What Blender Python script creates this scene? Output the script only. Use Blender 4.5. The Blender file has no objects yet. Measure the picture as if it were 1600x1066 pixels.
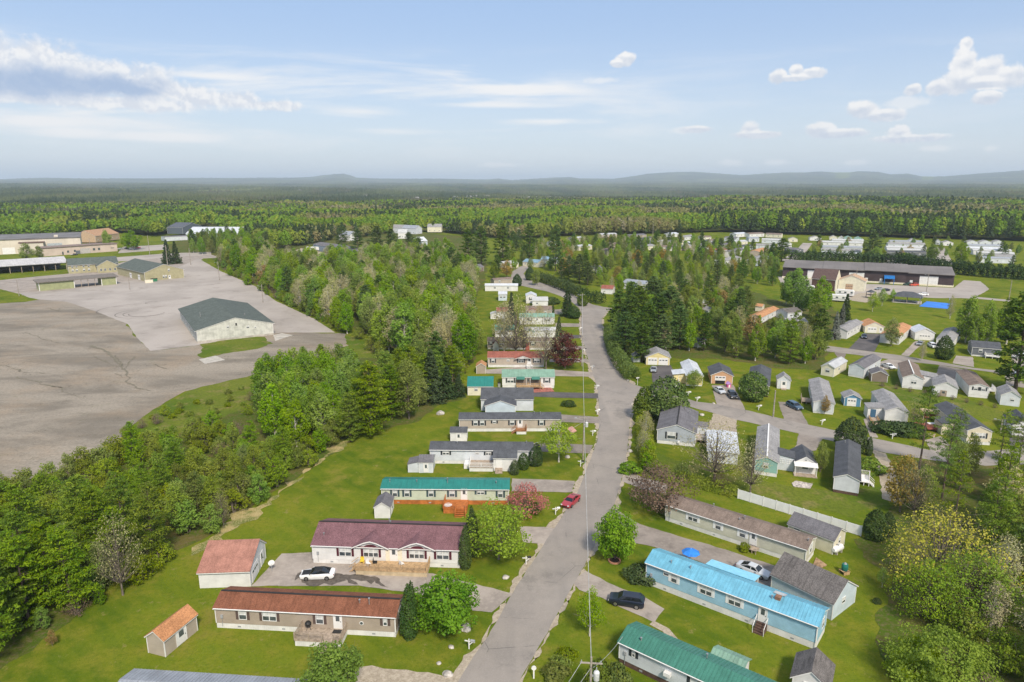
import bpy, bmesh, math, random
import numpy as np
from mathutils import Vector, Matrix, noise as mnoise
from mathutils.geometry import tessellate_polygon
random.seed(7)
rng = np.random.default_rng(11)
SC = bpy.context.scene
COL = SC.collection
PI = math.pi
# ---------------------------------------------------------------- survey of the place: photograph pixel -> ground metres
F_PX, CAM_H = 1066.7, 55.0
PITCH = math.atan((533 - 284) / F_PX)
def G(px, py, z=0.0):
    a = (px - 800) / F_PX
    b = (533 - py) / F_PX
    dy = math.cos(PITCH) + b * math.sin(PITCH)
    dz = -math.sin(PITCH) + b * math.cos(PITCH)
    t = (z - CAM_H) / dz
    return Vector((a * t, dy * t, z))
def hgt(px, py, top):
    """height of a thing whose foot is at (px,py) and whose top shows at row top"""
    g = G(px, py)
    b = (533 - top) / F_PX
    return CAM_H + g.y * (-math.sin(PITCH) + b * math.cos(PITCH)) / (math.cos(PITCH) + b * math.sin(PITCH))

# ---------------------------------------------------------------- helpers
class MB:
    def __init__(s):
        s.v, s.f = [], []
    def add(s, vs, fs):
        n = len(s.v)
        s.v += [tuple(v) for v in vs]
        s.f += [tuple(i + n for i in f) for f in fs]
        return s
    def box(s, x0, x1, y0, y1, z0, z1):
        return s.add([(x0,y0,z0),(x1,y0,z0),(x1,y1,z0),(x0,y1,z0),(x0,y0,z1),(x1,y0,z1),(x1,y1,z1),(x0,y1,z1)],
                     [(0,3,2,1),(4,5,6,7),(0,1,5,4),(1,2,6,5),(2,3,7,6),(3,0,4,7)])
    def prism(s, poly, axis, a, b):
        """poly: 2D points; axis 0: (y,z) extruded along x, 1: (x,z) along y, 2: (x,y) along z"""
        n = len(poly)
        def p(q, t):
            return (t, q[0], q[1]) if axis == 0 else (q[0], t, q[1]) if axis == 1 else (q[0], q[1], t)
        vs = [p(q, a) for q in poly] + [p(q, b) for q in poly]
        fs = [tuple(range(n)), tuple(range(2*n-1, n-1, -1))] + [(i, i+n, (i+1) % n + n, (i+1) % n) for i in range(n)]
        return s.add(vs, fs)
    def tube(s, p0, p1, r0, r1=None, n=8, cap=True):
        r1 = r0 if r1 is None else r1
        p0, p1 = Vector(p0), Vector(p1)
        d = (p1 - p0).normalized()
        u = d.cross(Vector((0,0,1)) if abs(d.z) < .9 else Vector((1,0,0))).normalized()
        w = d.cross(u)
        vs = []
        for p, r in ((p0, r0), (p1, r1)):
            for i in range(n):
                a = 2*PI*i/n
                vs.append(p + u*(r*math.cos(a)) + w*(r*math.sin(a)))
        fs = [(i, (i+1) % n, (i+1) % n + n, i+n) for i in range(n)]
        if cap:
            fs += [tuple(range(n-1, -1, -1)), tuple(range(n, 2*n))]
        return s.add(vs, fs)
    def path(s, pts, rs, n=6):
        for i in range(len(pts)-1):
            s.tube(pts[i], pts[i+1], rs[i], rs[i+1], n, cap=(i == len(pts)-2))
        return s
    def lathe(s, prof, n=12, c=(0,0)):
        vs, fs = [], []
        for r, z in prof:
            for i in range(n):
                a = 2*PI*i/n
                vs.append((c[0]+r*math.cos(a), c[1]+r*math.sin(a), z))
        for k in range(len(prof)-1):
            for i in range(n):
                fs.append((k*n+i, k*n+(i+1) % n, (k+1)*n+(i+1) % n, (k+1)*n+i))
        fs += [tuple(range(n-1, -1, -1)), tuple(range((len(prof)-1)*n, len(prof)*n))]
        return s.add(vs, fs)
    def xf(s, m):
        s.v = [tuple(m @ Vector(v)) for v in s.v]
        return s
    def mesh(s, name, m=None, fix=True, smooth=False):
        me = bpy.data.meshes.new(name)
        me.from_pydata(s.v, [], s.f)
        if fix:
            bm = bmesh.new(); bm.from_mesh(me)
            bmesh.ops.recalc_face_normals(bm, faces=bm.faces)
            bm.to_mesh(me); bm.free()
        if smooth:
            me.polygons.foreach_set('use_smooth', [True]*len(me.polygons))
        if m: me.materials.append(m)
        me.update()
        return me
    def build(s, name, m=None, parent=None, **k):
        return put(name, s.mesh(name, m, **k), parent)

def put(name, mesh, parent=None, loc=None, rz=None):
    o = bpy.data.objects.new(name, mesh)
    COL.objects.link(o)
    if parent is not None: o.parent = parent
    if loc is not None: o.location = loc
    if rz is not None: o.rotation_euler = (0, 0, rz)
    return o
def tag(o, label=None, cat=None, group=None, kind=None):
    if label: o['label'] = label
    if cat: o['category'] = cat
    if group: o['group'] = group
    if kind: o['kind'] = kind
    return o
def thing(name, label, cat, loc=(0,0,0), rz=0.0, group=None):
    o = bpy.data.objects.new(name, None)
    o.empty_display_size = .3
    COL.objects.link(o)
    o.location = loc; o.rotation_euler = (0, 0, rz)
    return tag(o, label, cat, group)
CHILD = {}
def kids(o): return CHILD.get(o.name) or list(o.children)
def copy_tree(o, loc=None, rz=None, label=None, group=None, scale=None):
    r = o.copy(); COL.objects.link(r)
    if loc is not None: r.location = loc
    if rz is not None: r.rotation_euler = (0, 0, rz)
    if scale is not None: r.scale = scale
    if label: r['label'] = label
    if group: r['group'] = group
    for ch in o.children:
        c = ch.copy(); COL.objects.link(c); c.parent = r
        for g in ch.children:
            d = g.copy(); COL.objects.link(d); d.parent = c
    return r

# ---------------------------------------------------------------- materials
MATS = {}
def srgb(r, g, b):
    f = lambda c: (c/12.92 if c <= .04045 else ((c+.055)/1.055)**2.4)
    return tuple(f(c/255) for c in (r, g, b))
class NT:
    """small node-tree writer"""
    def __init__(s, tree): s.t = tree; s.n = tree.nodes; s.l = tree.links
    def new(s, kind, **props):
        nd = s.n.new(kind)
        ins = props.pop('ins', {})
        for k, v in props.items(): setattr(nd, k, v)
        for k, v in ins.items(): s.set(nd, k, v)
        return nd
    def set(s, nd, k, v):
        sock = nd.inputs[k]
        if isinstance(v, bpy.types.NodeSocket): s.l.new(v, sock)
        elif isinstance(v, bpy.types.Node): s.l.new(v.outputs[0], sock)
        else:
            if hasattr(sock.default_value, '__len__') and len(sock.default_value) == 4 and len(v) == 3: v = (*v, 1)
            sock.default_value = v
    def math(s, op, a, b=0.0, c=None, clamp=False):
        nd = s.n.new('ShaderNodeMath'); nd.operation = op; nd.use_clamp = clamp
        s.set(nd, 0, a); s.set(nd, 1, b)
        if c is not None: s.set(nd, 2, c)
        return nd.outputs[0]
    def mix(s, f, a, b, blend='MIX'):
        nd = s.n.new('ShaderNodeMix'); nd.data_type = 'RGBA'; nd.blend_type = blend
        s.set(nd, 0, f); s.set(nd, 6, a); s.set(nd, 7, b)
        return nd.outputs[2]
    def noise(s, vec, scale, detail=4, rough=.55, dist=0.0):
        nd = s.n.new('ShaderNodeTexNoise')
        if vec is not None: s.set(nd, 'Vector', vec)
        s.set(nd, 'Scale', scale); s.set(nd, 'Detail', detail); s.set(nd, 'Roughness', rough); s.set(nd, 'Distortion', dist)
        return nd.outputs[0]
    def ramp(s, f, lo, hi, a=0.0, b=1.0):
        nd = s.n.new('ShaderNodeMapRange'); nd.interpolation_type = 'SMOOTHSTEP'
        s.set(nd, 0, f); s.set(nd, 1, lo); s.set(nd, 2, hi); s.set(nd, 3, a); s.set(nd, 4, b)
        return nd.outputs[0]
def new_mat(name):
    m = bpy.data.materials.new(name); m.use_nodes = True
    t = NT(m.node_tree); t.n.clear()
    out = t.new('ShaderNodeOutputMaterial')
    b = t.new('ShaderNodeBsdfPrincipled')
    t.l.new(b.outputs[0], out.inputs[0])
    MATS[name] = m
    return m, t, b, out
def mat(name, col, rough=.75, var=.12, scale=1.5, metal=0.0, stripe=None, streak=0.0, spec=.3, dirt=0.0, rnd=0.0, grain=0.0, coat=0.0):
    """stripe=(axis, spacing, depth): lap siding or boards; streak: weather streaks down a roof; grain: fine speckle"""
    if name in MATS: return MATS[name]
    m, t, b, out = new_mat(name)
    tc = t.new('ShaderNodeTexCoord')
    v = tc.outputs['Object']
    dark = tuple(c*(1-2.2*var) for c in col); lite = tuple(min(1, c*(1+1.6*var)) for c in col)
    c = t.mix(t.ramp(t.noise(v, scale, 5, .6), .3, .7), dark, lite)
    if grain:
        c = t.mix(grain, c, t.mix(t.ramp(t.noise(v, 7.0, 2, .7), .35, .65), tuple(x*.45 for x in col), tuple(min(1, x*1.5) for x in col)))
    if streak:
        mp = t.new('ShaderNodeMapping', ins={'Vector': v, 'Scale': (2.2, .25, .25)})
        c = t.mix(t.math('MULTIPLY', t.ramp(t.noise(mp, 1.2, 4, .65), .45, .75), streak), c, tuple(x*.35 for x in col))
    if dirt:
        c = t.mix(t.math('MULTIPLY', t.ramp(t.noise(v, .5, 6, .7), .5, .72), dirt), c, (.09, .075, .05))
    if rnd:
        oi = t.new('ShaderNodeObjectInfo')
        hs = t.new('ShaderNodeHueSaturation', ins={'Color': c, 'Value': t.math('MULTIPLY_ADD', oi.outputs['Random'], rnd, 1-rnd/2)})
        c = hs.outputs[0]
    if stripe:
        ax, sp, dp = stripe
        sx = t.new('ShaderNodeSeparateXYZ', ins={0: v})
        fr = t.math('FRACT', t.math('DIVIDE', sx.outputs[ax], sp))
        ln = t.ramp(fr, .0, .16, 1.0, 0.0)
        c = t.mix(t.math('MULTIPLY', ln, dp), c, tuple(x*.45 for x in col))
        bp = t.new('ShaderNodeBump', ins={'Strength': .5, 'Distance': .03, 'Height': fr})
        t.l.new(bp.outputs[0], b.inputs['Normal'])
    t.set(b, 'Base Color', c); t.set(b, 'Roughness', rough); t.set(b, 'Metallic', metal)
    t.set(b, 'Specular IOR Level', spec); t.set(b, 'Coat Weight', coat)
    return m
def leaf_mat(name, col, col2, rnd=.35, trans=.35, hue=.014):
    """foliage: two leaf tones mixed per clump, each tree a little different, light passing through the leaf"""
    m, t, b, out = new_mat(name)
    at = t.new('ShaderNodeAttribute', attribute_name='tint')
    oi = t.new('ShaderNodeObjectInfo')
    c = t.mix(at.outputs['Fac'], col, col2)
    hs = t.new('ShaderNodeHueSaturation', ins={
        'Hue': t.math('MULTIPLY_ADD', oi.outputs['Random'], hue*2, .502-hue),
        'Saturation': t.math('MULTIPLY_ADD', t.math('FRACT', t.math('MULTIPLY', oi.outputs['Random'], 7.31)), .25, .85),
        'Value': t.math('MULTIPLY_ADD', t.math('FRACT', t.math('MULTIPLY', oi.outputs['Random'], 13.7)), rnd, 1-rnd/2), 'Color': c})
    c = hs.outputs[0]
    t.set(b, 'Base Color', c); t.set(b, 'Roughness', .6); t.set(b, 'Specular IOR Level', .25)
    tr = t.new('ShaderNodeBsdfTranslucent', ins={0: c})
    mx = t.new('ShaderNodeMixShader', ins={0: trans, 1: b.outputs[0], 2: tr.outputs[0]})
    t.l.new(mx.outputs[0], out.inputs[0])
    return m
SUN_E=2.45; SUN_ANGLE=9; SKY_STRENGTH=0.15; HAZE=7.5e-5; EXPOSURE=0.96; DN=True
# ---------------------------------------------------------------- terrain
SKY_LINE = [(-400,282),(0,283),(100,281),(200,281),(300,280.5),(460,280),(500,279),(520,277.5),(540,276),(550,275.5),(560,277),(570,280),(600,281),(700,281),(760,282),(780,281),(800,283),(860,280),(885,279),(900,280.5),(950,281),(980,278),(1000,275.5),(1030,274),(1070,273.5),(1100,275),(1140,277),(1180,275),(1205,274),(1230,274),(1255,273),(1275,274),(1290,275.5),(1310,272.5),(1340,273),(1360,276),(1385,275),(1410,279),(1450,278),(1480,276),(1520,274),(1560,272),(1600,271),(2000,272)]
SKX = np.array([p[0] for p in SKY_LINE], float); SKY = np.array([p[1] for p in SKY_LINE], float)
def sstep(a, b, x):
    u = np.clip((x-a)/(b-a), 0, 1); return u*u*(3-2*u)
def elev(x, y):
    x = np.asarray(x, float); y = np.asarray(y, float)
    r = np.hypot(x, y); th = np.arctan2(x, np.maximum(y, 1e-3))
    px = 800 + F_PX*np.tan(np.clip(th, -1.2, 1.2))*math.cos(PITCH)
    z = sstep(900, 2600, r)*(6*np.sin(x/610+1.3)*np.sin(y/830+.4) + 4*np.sin(x/270+y/330))
    z += sstep(1200, 7000, r)*12*sstep(500, -200, px)
    z -= sstep(1500, 2600, r)*14*np.exp(-((px-960)/230)**2)*sstep(9000, 5000, r)
    z += sstep(3500, 8500, r)*14
    el = np.interp(px, SKX, SKY)
    top = 55 + 17000*np.cos(th)*(284-el)/F_PX*1.28
    ridge = np.where(r < 17000, sstep(8200, 17000, r)**1.3, sstep(26000, 17000, r))
    z += ridge*np.maximum(top-18, 10)*(1+.0*r)
    z += sstep(8500, 11500, r)*sstep(16500, 13500, r)*8*np.sin(px/67.0+r/900.0)
    return z
def grid_mesh(name, X, Y, Z, m, attr=None):
    nr, nc = X.shape
    me = bpy.data.meshes.new(name)
    co = np.stack([X, Y, Z], -1).reshape(-1, 3).astype(np.float32)
    idx = np.arange(nr*nc).reshape(nr, nc)
    q = np.stack([idx[:-1,:-1], idx[:-1,1:], idx[1:,1:], idx[1:,:-1]], -1).reshape(-1, 4)
    me.vertices.add(len(co)); me.vertices.foreach_set('co', co.ravel())
    me.loops.add(q.size); me.loops.foreach_set('vertex_index', q.ravel().astype(np.int32))
    me.polygons.add(len(q)); me.polygons.foreach_set('loop_start', np.arange(0, q.size, 4, dtype=np.int32))
    me.polygons.foreach_set('loop_total', np.full(len(q), 4, np.int32))
    if attr is not None:
        a = me.attributes.new('tint', 'FLOAT', 'POINT'); a.data.foreach_set('value', attr.ravel().astype(np.float32))
    me.update(calc_edges=True)
    me.materials.append(m)
    return me

def ground_mat(name, kind):
    m, t, b, out = new_mat(name)
    geo = t.new('ShaderNodeNewGeometry'); v = geo.outputs['Position']
    n1 = t.noise(v, .035, 5, .6); n2 = t.noise(v, .22, 5, .65); n3 = t.noise(v, 1.6, 4, .7); n4 = t.noise(v, 6.0, 3, .7)
    if kind == 'lawn':
        c = t.mix(t.ramp(n1, .38, .62), (.072, .116, .008), (.130, .166, .013))
        c = t.mix(t.math('MULTIPLY', t.ramp(n2, .42, .66), .75), c, (.185, .180, .022))
        c = t.mix(t.math('MULTIPLY', t.ramp(n3, .44, .68), .32), c, (.044, .085, .003))
        c = t.mix(t.math('MULTIPLY', t.ramp(t.noise(v, .11, 6, .7), .56, .72), .55), c, (.20, .165, .045))
        wv = t.new('ShaderNodeTexWave', bands_direction='DIAGONAL', ins={'Vector': v, 'Scale': .19, 'Distortion': 5.0, 'Detail': 2.0, 'Detail Scale': .6})
        c = t.mix(t.math('MULTIPLY', t.ramp(wv.outputs['Fac'], .3, .8), .22), c, (.150, .172, .010))
        c = t.mix(t.math('MULTIPLY', t.ramp(t.noise(v, .5, 5, .72), .60, .70), .55), c, (.26, .21, .09))
        c = t.mix(t.math('MULTIPLY', t.ramp(t.noise(v, 3.1, 3, .7), .52, .68), .35), c, (.040, .072, .004))
        c = t.mix(t.math('MULTIPLY', t.ramp(n4, .64, .72), .65), c, (.42, .39, .05))
        hh = n4
    elif kind == 'rough':
        c = t.mix(t.ramp(n1, .4, .6), (.075, .125, .010), (.135, .160, .020))
        c = t.mix(t.math('MULTIPLY', t.ramp(n2, .50, .66), .7), c, (.22, .18, .070))
        c = t.mix(t.math('MULTIPLY', t.ramp(n3, .4, .66), .6), c, (.055, .08, .012))
        c = t.mix(t.math('MULTIPLY', t.ramp(n4, .54, .72), .35), c, (.26, .22, .10))
        hh = n3
    elif kind == 'floor':
        c = t.mix(t.ramp(n1, .4, .6), (.075, .095, .014), (.12, .105, .03))
        c = t.mix(t.ramp(n2, .42, .6), c, (.062, .105, .010))
        c = t.mix(t.math('MULTIPLY', t.ramp(n3, .45, .68), .7), c, (.16, .12, .07))
        c = t.mix(t.math('MULTIPLY', t.ramp(n4, .5, .7), .6), c, (.035, .03, .016))
        hh = n3
    elif kind == 'oldlot':
        mp = t.new('ShaderNodeMapping', ins={'Vector': v, 'Rotation': (0, 0, .25), 'Scale': (.35, 1, 1)})
        s1 = t.noise(mp, .07, 6, .65, .6)
        c = t.mix(t.ramp(s1, .36, .64), (.168, .146, .116), (.312, .272, .218))
        c = t.mix(t.math('MULTIPLY', t.ramp(t.noise(v, .05, 6, .68), .45, .68), .6), c, (.31, .235, .16))
        c = t.mix(t.math('MULTIPLY', t.ramp(n3, .35, .7), .5), c, (.13, .115, .092))
        c = t.mix(t.math('MULTIPLY', t.ramp(n4, .5, .75), .45), c, (.38, .34, .29))
        wv = t.new('ShaderNodeTexNoise', ins={'Vector': v, 'Scale': .045, 'Detail': 3, 'Roughness': .6})
        wob = t.new('ShaderNodeVectorMath', operation='ADD'); t.l.new(v, wob.inputs[0])
        sc = t.new('ShaderNodeVectorMath', operation='SCALE'); t.l.new(wv.outputs['Color'], sc.inputs[0]); sc.inputs['Scale'].default_value = 30
        t.l.new(sc.outputs[0], wob.inputs[1])
        mp2 = t.new('ShaderNodeMapping', ins={'Vector': wob.outputs[0], 'Rotation': (0, 0, -.5), 'Scale': (.022, .05, 1)})
        vo = t.new('ShaderNodeTexVoronoi', feature='DISTANCE_TO_EDGE', ins={'Vector': mp2, 'Scale': 1.0})
        ck = t.ramp(vo.outputs[0], .0, .022, 1, 0)
        c = t.mix(t.math('MULTIPLY', t.math('MULTIPLY', ck, t.ramp(n2, .38, .52, 0, .6)), t.ramp(n1, .38, .52)), c, (.115, .100, .074))
        vo2 = t.new('ShaderNodeTexVoronoi', feature='DISTANCE_TO_EDGE', ins={'Vector': mp2, 'Scale': 3.7})
        c = t.mix(t.math('MULTIPLY', t.ramp(vo2.outputs[0], .0, .03, .6, 0), t.ramp(n2, .5, .6)), c, (.08, .075, .05))
        c = t.mix(t.math('MULTIPLY', t.ramp(t.noise(v, .06, 7, .72), .6, .72), t.ramp(n3, .4, .6, .2, .8)), c, (.10, .11, .03))
        hh = n4
    elif kind == 'newlot':
        c = t.mix(t.ramp(n1, .38, .62), (.315, .282, .250), (.390, .350, .312))
        c = t.mix(t.math('MULTIPLY', t.ramp(t.noise(v, .09, 6, .7), .52, .7), .55), c, (.175, .150, .128))
        c = t.mix(t.math('MULTIPLY', t.ramp(n4, .4, .7), .35), c, (.22, .2, .185))
        hh = n4
    elif kind == 'road':
        c = t.mix(t.ramp(n1, .38, .62), (.245, .218, .192), (.296, .264, .232))
        c = t.mix(t.math('MULTIPLY', t.ramp(n2, .4, .7), .45), c, (.185, .17, .155))
        c = t.mix(t.math('MULTIPLY', t.ramp(t.noise(v, .09, 6, .7), .56, .66), .5), c, (.15, .138, .125))
        c = t.mix(t.math('MULTIPLY', t.ramp(n4, .45, .7), .4), c, (.34, .31, .28))
        mp2 = t.new('ShaderNodeMapping', ins={'Vector': v, 'Rotation': (0, 0, -.12), 'Scale': (.3, .02, 1)})
        c = t.mix(t.math('MULTIPLY', t.ramp(t.noise(mp2, 1.0, 3, .5), .45, .7), .22), c, (.15, .14, .13))
        vo = t.new('ShaderNodeTexVoronoi', feature='DISTANCE_TO_EDGE', ins={'Vector': v, 'Scale': .11})
        c = t.mix(t.math('MULTIPLY', t.ramp(vo.outputs[0], .0, .008, .7, 0), t.ramp(n2, .45, .6)), c, (.09, .085, .08))
        hh = n4
    elif kind == 'drive':
        oi = t.new('ShaderNodeObjectInfo')
        c = t.mix(t.ramp(n2, .35, .65), (.225, .195, .17), (.31, .27, .235))
        c = t.mix(t.math('MULTIPLY', t.ramp(n3, .45, .7), .45), c, (.36, .32, .27))
        c = t.mix(t.math('MULTIPLY', t.ramp(t.noise(v, .35, 6, .7), .55, .7), .45), c, (.12, .105, .09))
        hs = t.new('ShaderNodeHueSaturation', ins={'Value': t.math('MULTIPLY_ADD', oi.outputs['Random'], .4, .75), 'Color': c}); c = hs.outputs[0]
        hh = n4
    elif kind == 'tar':
        c = t.mix(t.ramp(n2, .35, .65), (.075, .07, .072), (.115, .105, .105))
        c = t.mix(t.math('MULTIPLY', t.ramp(n4, .45, .7), .4), c, (.17, .16, .155))
        hh = n4
    elif kind == 'oldtrack':
        c = t.mix(t.ramp(n3, .35, .65), (.13, .12, .085), (.21, .185, .14)); hh = n4
    elif kind == 'straw':
        c = t.mix(t.ramp(n2, .4, .6), (.33, .26, .11), (.10, .125, .018)); c = t.mix(t.math('MULTIPLY', t.ramp(n4, .45, .65), .6), c, (.52, .42, .25)); hh = n4
    elif kind == 'wet':
        c = t.mix(t.ramp(n3, .4, .6), (.085, .073, .062), (.125, .108, .092)); hh = n4
    else:  # sandy shoulder
        c = t.mix(t.ramp(n3, .35, .65), (.30, .25, .19), (.42, .36, .28))
        c = t.mix(t.math('MULTIPLY', t.ramp(n4, .5, .7), .6), c, (.17, .15, .09)); hh = n4
    t.set(b, 'Base Color', c); t.set(b, 'Roughness', .9 if kind != 'wet' else .7); t.set(b, 'Specular IOR Level', .04 if kind in ('lawn', 'rough', 'floor') else .15)
    bp = t.new('ShaderNodeBump', ins={'Strength': .6 if kind in ('lawn', 'rough', 'floor') else .25, 'Distance': .12 if kind in ('lawn', 'rough', 'floor') else .03, 'Height': hh})
    t.l.new(bp.outputs[0], b.inputs['Normal'])
    return m
GM = {k: ground_mat(n, k) for k, n in dict(lawn='mown_grass', rough='rough_grass', floor='leaf_litter', oldlot='worn_asphalt', newlot='pale_asphalt', road='road_asphalt', drive='driveway_asphalt', tar='fresh_tarmac', wet='wet_asphalt', oldtrack='damp_asphalt', straw='dry_straw', sand='sandy_shoulder').items()}

# one sheet out past the foot of the far hills
rr = np.concatenate([[0, 60, 150, 300, 500, 700], np.geomspace(900, 40000, 60)])
tt_ = np.linspace(0, 2*PI, 181)
R_, T_ = np.meshgrid(rr, tt_, indexing='ij')
gx, gy = R_*np.sin(T_), R_*np.cos(T_)
gz = np.where(gy > 0, elev(gx, gy), 0) - np.where(R_ > 850, 3.0, 0)
tag(put('ground', grid_mesh('ground', gx, gy, gz, GM['lawn'])), kind='structure')

def resample(pts, step, jit, seed):
    r = random.Random(seed); out = []
    n = len(pts)
    for i in range(n):
        a, b_ = Vector(pts[i]), Vector(pts[(i+1) % n])
        k = max(1, int((b_-a).length/step))
        nrm = Vector((-(b_-a).y, (b_-a).x)).normalized() if (b_-a).length > 0 else Vector((0, 0))
        for j in range(k):
            p = a.lerp(b_, j/k)
            out.append(p + nrm*((mnoise.noise(Vector((p.x*.09, p.y*.09, seed*1.7)))*jit*4+mnoise.noise(Vector((p.x*.25, p.y*.25, seed*2.7)))*jit*2.5 if jit >= .35 else 0) + mnoise.noise(Vector((p.x*.7, p.y*.7, seed*3.1)))*jit*1.6 + r.uniform(-jit, jit)*.5))
    return out
NSHEET = [0]
def sheet(name, px_pts, m, z, jit=.12, step=1.2, world=False, kind='structure'):
    NSHEET[0] += 1
    pts = [Vector(p).to_2d() for p in px_pts] if world else [G(*p).to_2d() for p in px_pts]
    pts = resample(pts, step, jit, NSHEET[0])
    tris = tessellate_polygon([[Vector((p.x, p.y, 0)) for p in pts]])
    me = bpy.data.meshes.new(name)
    me.from_pydata([(p.x, p.y, z) for p in pts], [], [tuple(q) for q in tris])
    bm = bmesh.new(); bm.from_mesh(me)
    for f in bm.faces:
        f.normal_update()
        if f.normal.z < 0: f.normal_flip()
    bm.to_mesh(me); bm.free()
    me.materials.append(m)
    return tag(put(name, me), kind=kind)
def strip(name, px_pts, w0, w1, m, z, jit=.1, world=False):
    """a drive or path of given width along pixel points"""
    pts = [Vector(p).to_2d() for p in px_pts] if world else [G(*p).to_2d() for p in px_pts]
    if name == 'crack':
        q = []
        for a, b_ in zip(pts[:-1], pts[1:]):
            k = max(2, int((b_-a).length/2.2)); nn = Vector((-(b_-a).y, (b_-a).x)).normalized()
            q += [a.lerp(b_, j/k)+nn*(mnoise.noise(Vector((a.x+j*1.7, a.y, 0)))*1.5) for j in range(k)]
        pts = q+[pts[-1]]
    L, R = [], []
    for i, p in enumerate(pts):
        d = (pts[min(i+1, len(pts)-1)] - pts[max(i-1, 0)]).normalized()
        n = Vector((-d.y, d.x)); w = (w0 + (w1-w0)*i/(len(pts)-1))/2
        L.append(p + n*w); R.append(p - n*w)
    return sheet(name, L + R[::-1], m, z, jit, world=True)

# main road, its sandy edges, the side street, the upper street
ROAD_L = [(690,1100),(715,1066),(748,1015),(768,985),(802,925),(850,850),(880,805),(905,765),(920,725),(933,690),(937,655),(934,610),(925,580),(915,550),(909,525),(907,505),(909,492),(905,482),(893,472),(876,463),(856,456),(838,452),(812,446),(798,436),(800,425),(812,417),(826,412)]
ROAD_R = [(842,411),(825,419),(818,428),(826,437),(850,443),(872,449),(893,458),(910,469),(926,476),(944,480),(958,482),(948,488),(941,497),(940,508),(943,522),(950,550),(960,575),(972,592),(990,601),(1002,607),(1003,615),(990,622),(985,650),(981,700),(974,740),(960,790),(945,820),(920,870),(900,907),(850,998),(810,1066),(790,1100)]
sheet('road', ROAD_L + ROAD_R, GM['road'], .06, .1)
ROAD_LP = [G(*p).to_2d() for p in ROAD_L]; ROAD_RP = [G(*p).to_2d() for p in ROAD_R]
def shoulder(pts, side, w):
    o = []
    for i, p in enumerate(pts):
        d = (pts[min(i+1, len(pts)-1)] - pts[max(i-1, 0)]).normalized()
        o.append(p + Vector((-d.y, d.x))*side*w)
    return pts + o[::-1]
sheet('shoulder', shoulder(ROAD_LP[:17], 1, .55), GM['sand'], .045, .35, .8, world=True)
sheet('shoulder', shoulder(ROAD_RP[11:19], 1, .5), GM['sand'], .045, .35, .8, world=True)
sheet('shoulder', shoulder(ROAD_RP[21:], 1, .5), GM['sand'], .045, .35, .8, world=True)
sheet('side_street', [(990,601),(1021,611),(1060,619),(1089,628),(1118,631.5),(1165,641),(1223,655),(1262,664),(1306,673),(1370,686),(1440,701),(1480,710),(1530,706),(1600,700),(1650,700),(1650,722),(1600,726),(1540,728),(1460,720),(1384,708),(1362,703),(1284,686),(1245,677),(1182,663),(1150,656),(1116,646),(1089,639),(1062,631),(1030,624),(995,618)], GM['road'], .052, .1)
sheet('upper_street', [(1215,526),(1297,541),(1340,547),(1410,556),(1475,567),(1520,575),(1600,584),(1660,591),(1660,600),(1600,592),(1550,582),(1462,570),(1415,565),(1332,554),(1290,549),(1210,532)], GM['road'], .052, .1)
# old lot on the left, the paler apron, turf and forest floor
sheet('old_lot', [(-300,476),(0,474),(40,472),(70,466),(120,470),(200,507),(212,527),(236,549),(305,540),(440,520),(535,521),(545,540),(500,560),(455,572),(370,592),(290,612),(240,640),(180,690),(100,735),(30,752),(-80,765),(-500,740)], GM['oldlot'], .03, .35, 2.5)
sheet('pale_lot', [(18,460),(100,453),(200,440),(262,425),(310,404),(345,424),(400,448),(430,470),(490,498),(524,520),(440,520),(305,540),(236,549),(213,527),(200,507),(150,487),(105,472),(60,468)], GM['newlot'], .045, .15, 2.5)
sheet('lot_road', [(-200,450),(-200,436),(0,436),(60,430),(130,424),(200,408),(260,398),(330,398),(345,403),(318,404),(300,415),(290,432),(240,446),(130,462),(40,462),(0,452)], GM['drive'], .038, .15, 2.5)
sheet('verge', [(-60,462),(0,457),(30,459),(47,466),(40,471),(0,474),(-60,476)], GM['lawn'], .055, .3)
sheet('verge', [(-60,441),(0,438),(60,432),(105,428),(130,424),(105,424),(60,428),(0,430),(-60,434)], GM['lawn'], .055, .3)
sheet('verge', [(312,538),(395,524),(412,527),(425,537),(400,545),(350,553),(325,560),(310,556)], GM['rough'], .055, .4, 1)
sheet('rough_field', [(535,521),(600,545),(640,600),(560,640),(500,720),(350,800),(180,760),(100,735),(180,690),(240,640),(290,612),(370,592),(455,572),(500,560),(545,540)], GM['rough'], .02, .5, 2.5)
sheet('forest_floor', [(-400,770),(30,755),(120,740),(240,690),(330,660),(380,640),(420,600),(560,560),(640,560),(690,580),(728,600),(728,622),(690,630),(652,662),(560,678),(520,710),(470,742),(400,788),(335,838),(270,866),(212,892),(168,932),(108,972),(55,998),(-10,1056),(-80,1150),(-500,1150)], GM['floor'], .024, .5, 2.0)
sheet('forest_floor', [(345,422),(330,402),(270,395),(250,385),(300,372),(480,372),(600,360),(760,372),(760,440),(742,470),(740,520),(742,560),(728,585),(690,575),(640,545),(600,530),(560,520),(524,505),(495,492),(440,462),(400,440)], GM['floor'], .026, .5, 2.5)
sheet('clearing', [(440,412),(470,398),(560,400),(595,405),(580,416),(520,420),(470,418)], GM['lawn'], .04, .4, 2.5)
sheet('forest_floor', [(962,490),(1010,470),(1080,455),(1160,450),(1215,470),(1300,480),(1330,500),(1300,530),(1290,560),(1280,580),(1210,575),(1140,562),(1060,560),(1000,545),(975,560),(958,530)], GM['floor'], .024, .5, 2.0)
sheet('forest_floor', [(1340,845),(1390,800),(1400,740),(1430,720),(1480,722),(1650,735),(1800,900),(1750,1200),(1400,1200),(1385,1066),(1370,960),(1395,900)], GM['floor'], .03, .5, 1.5)
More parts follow.
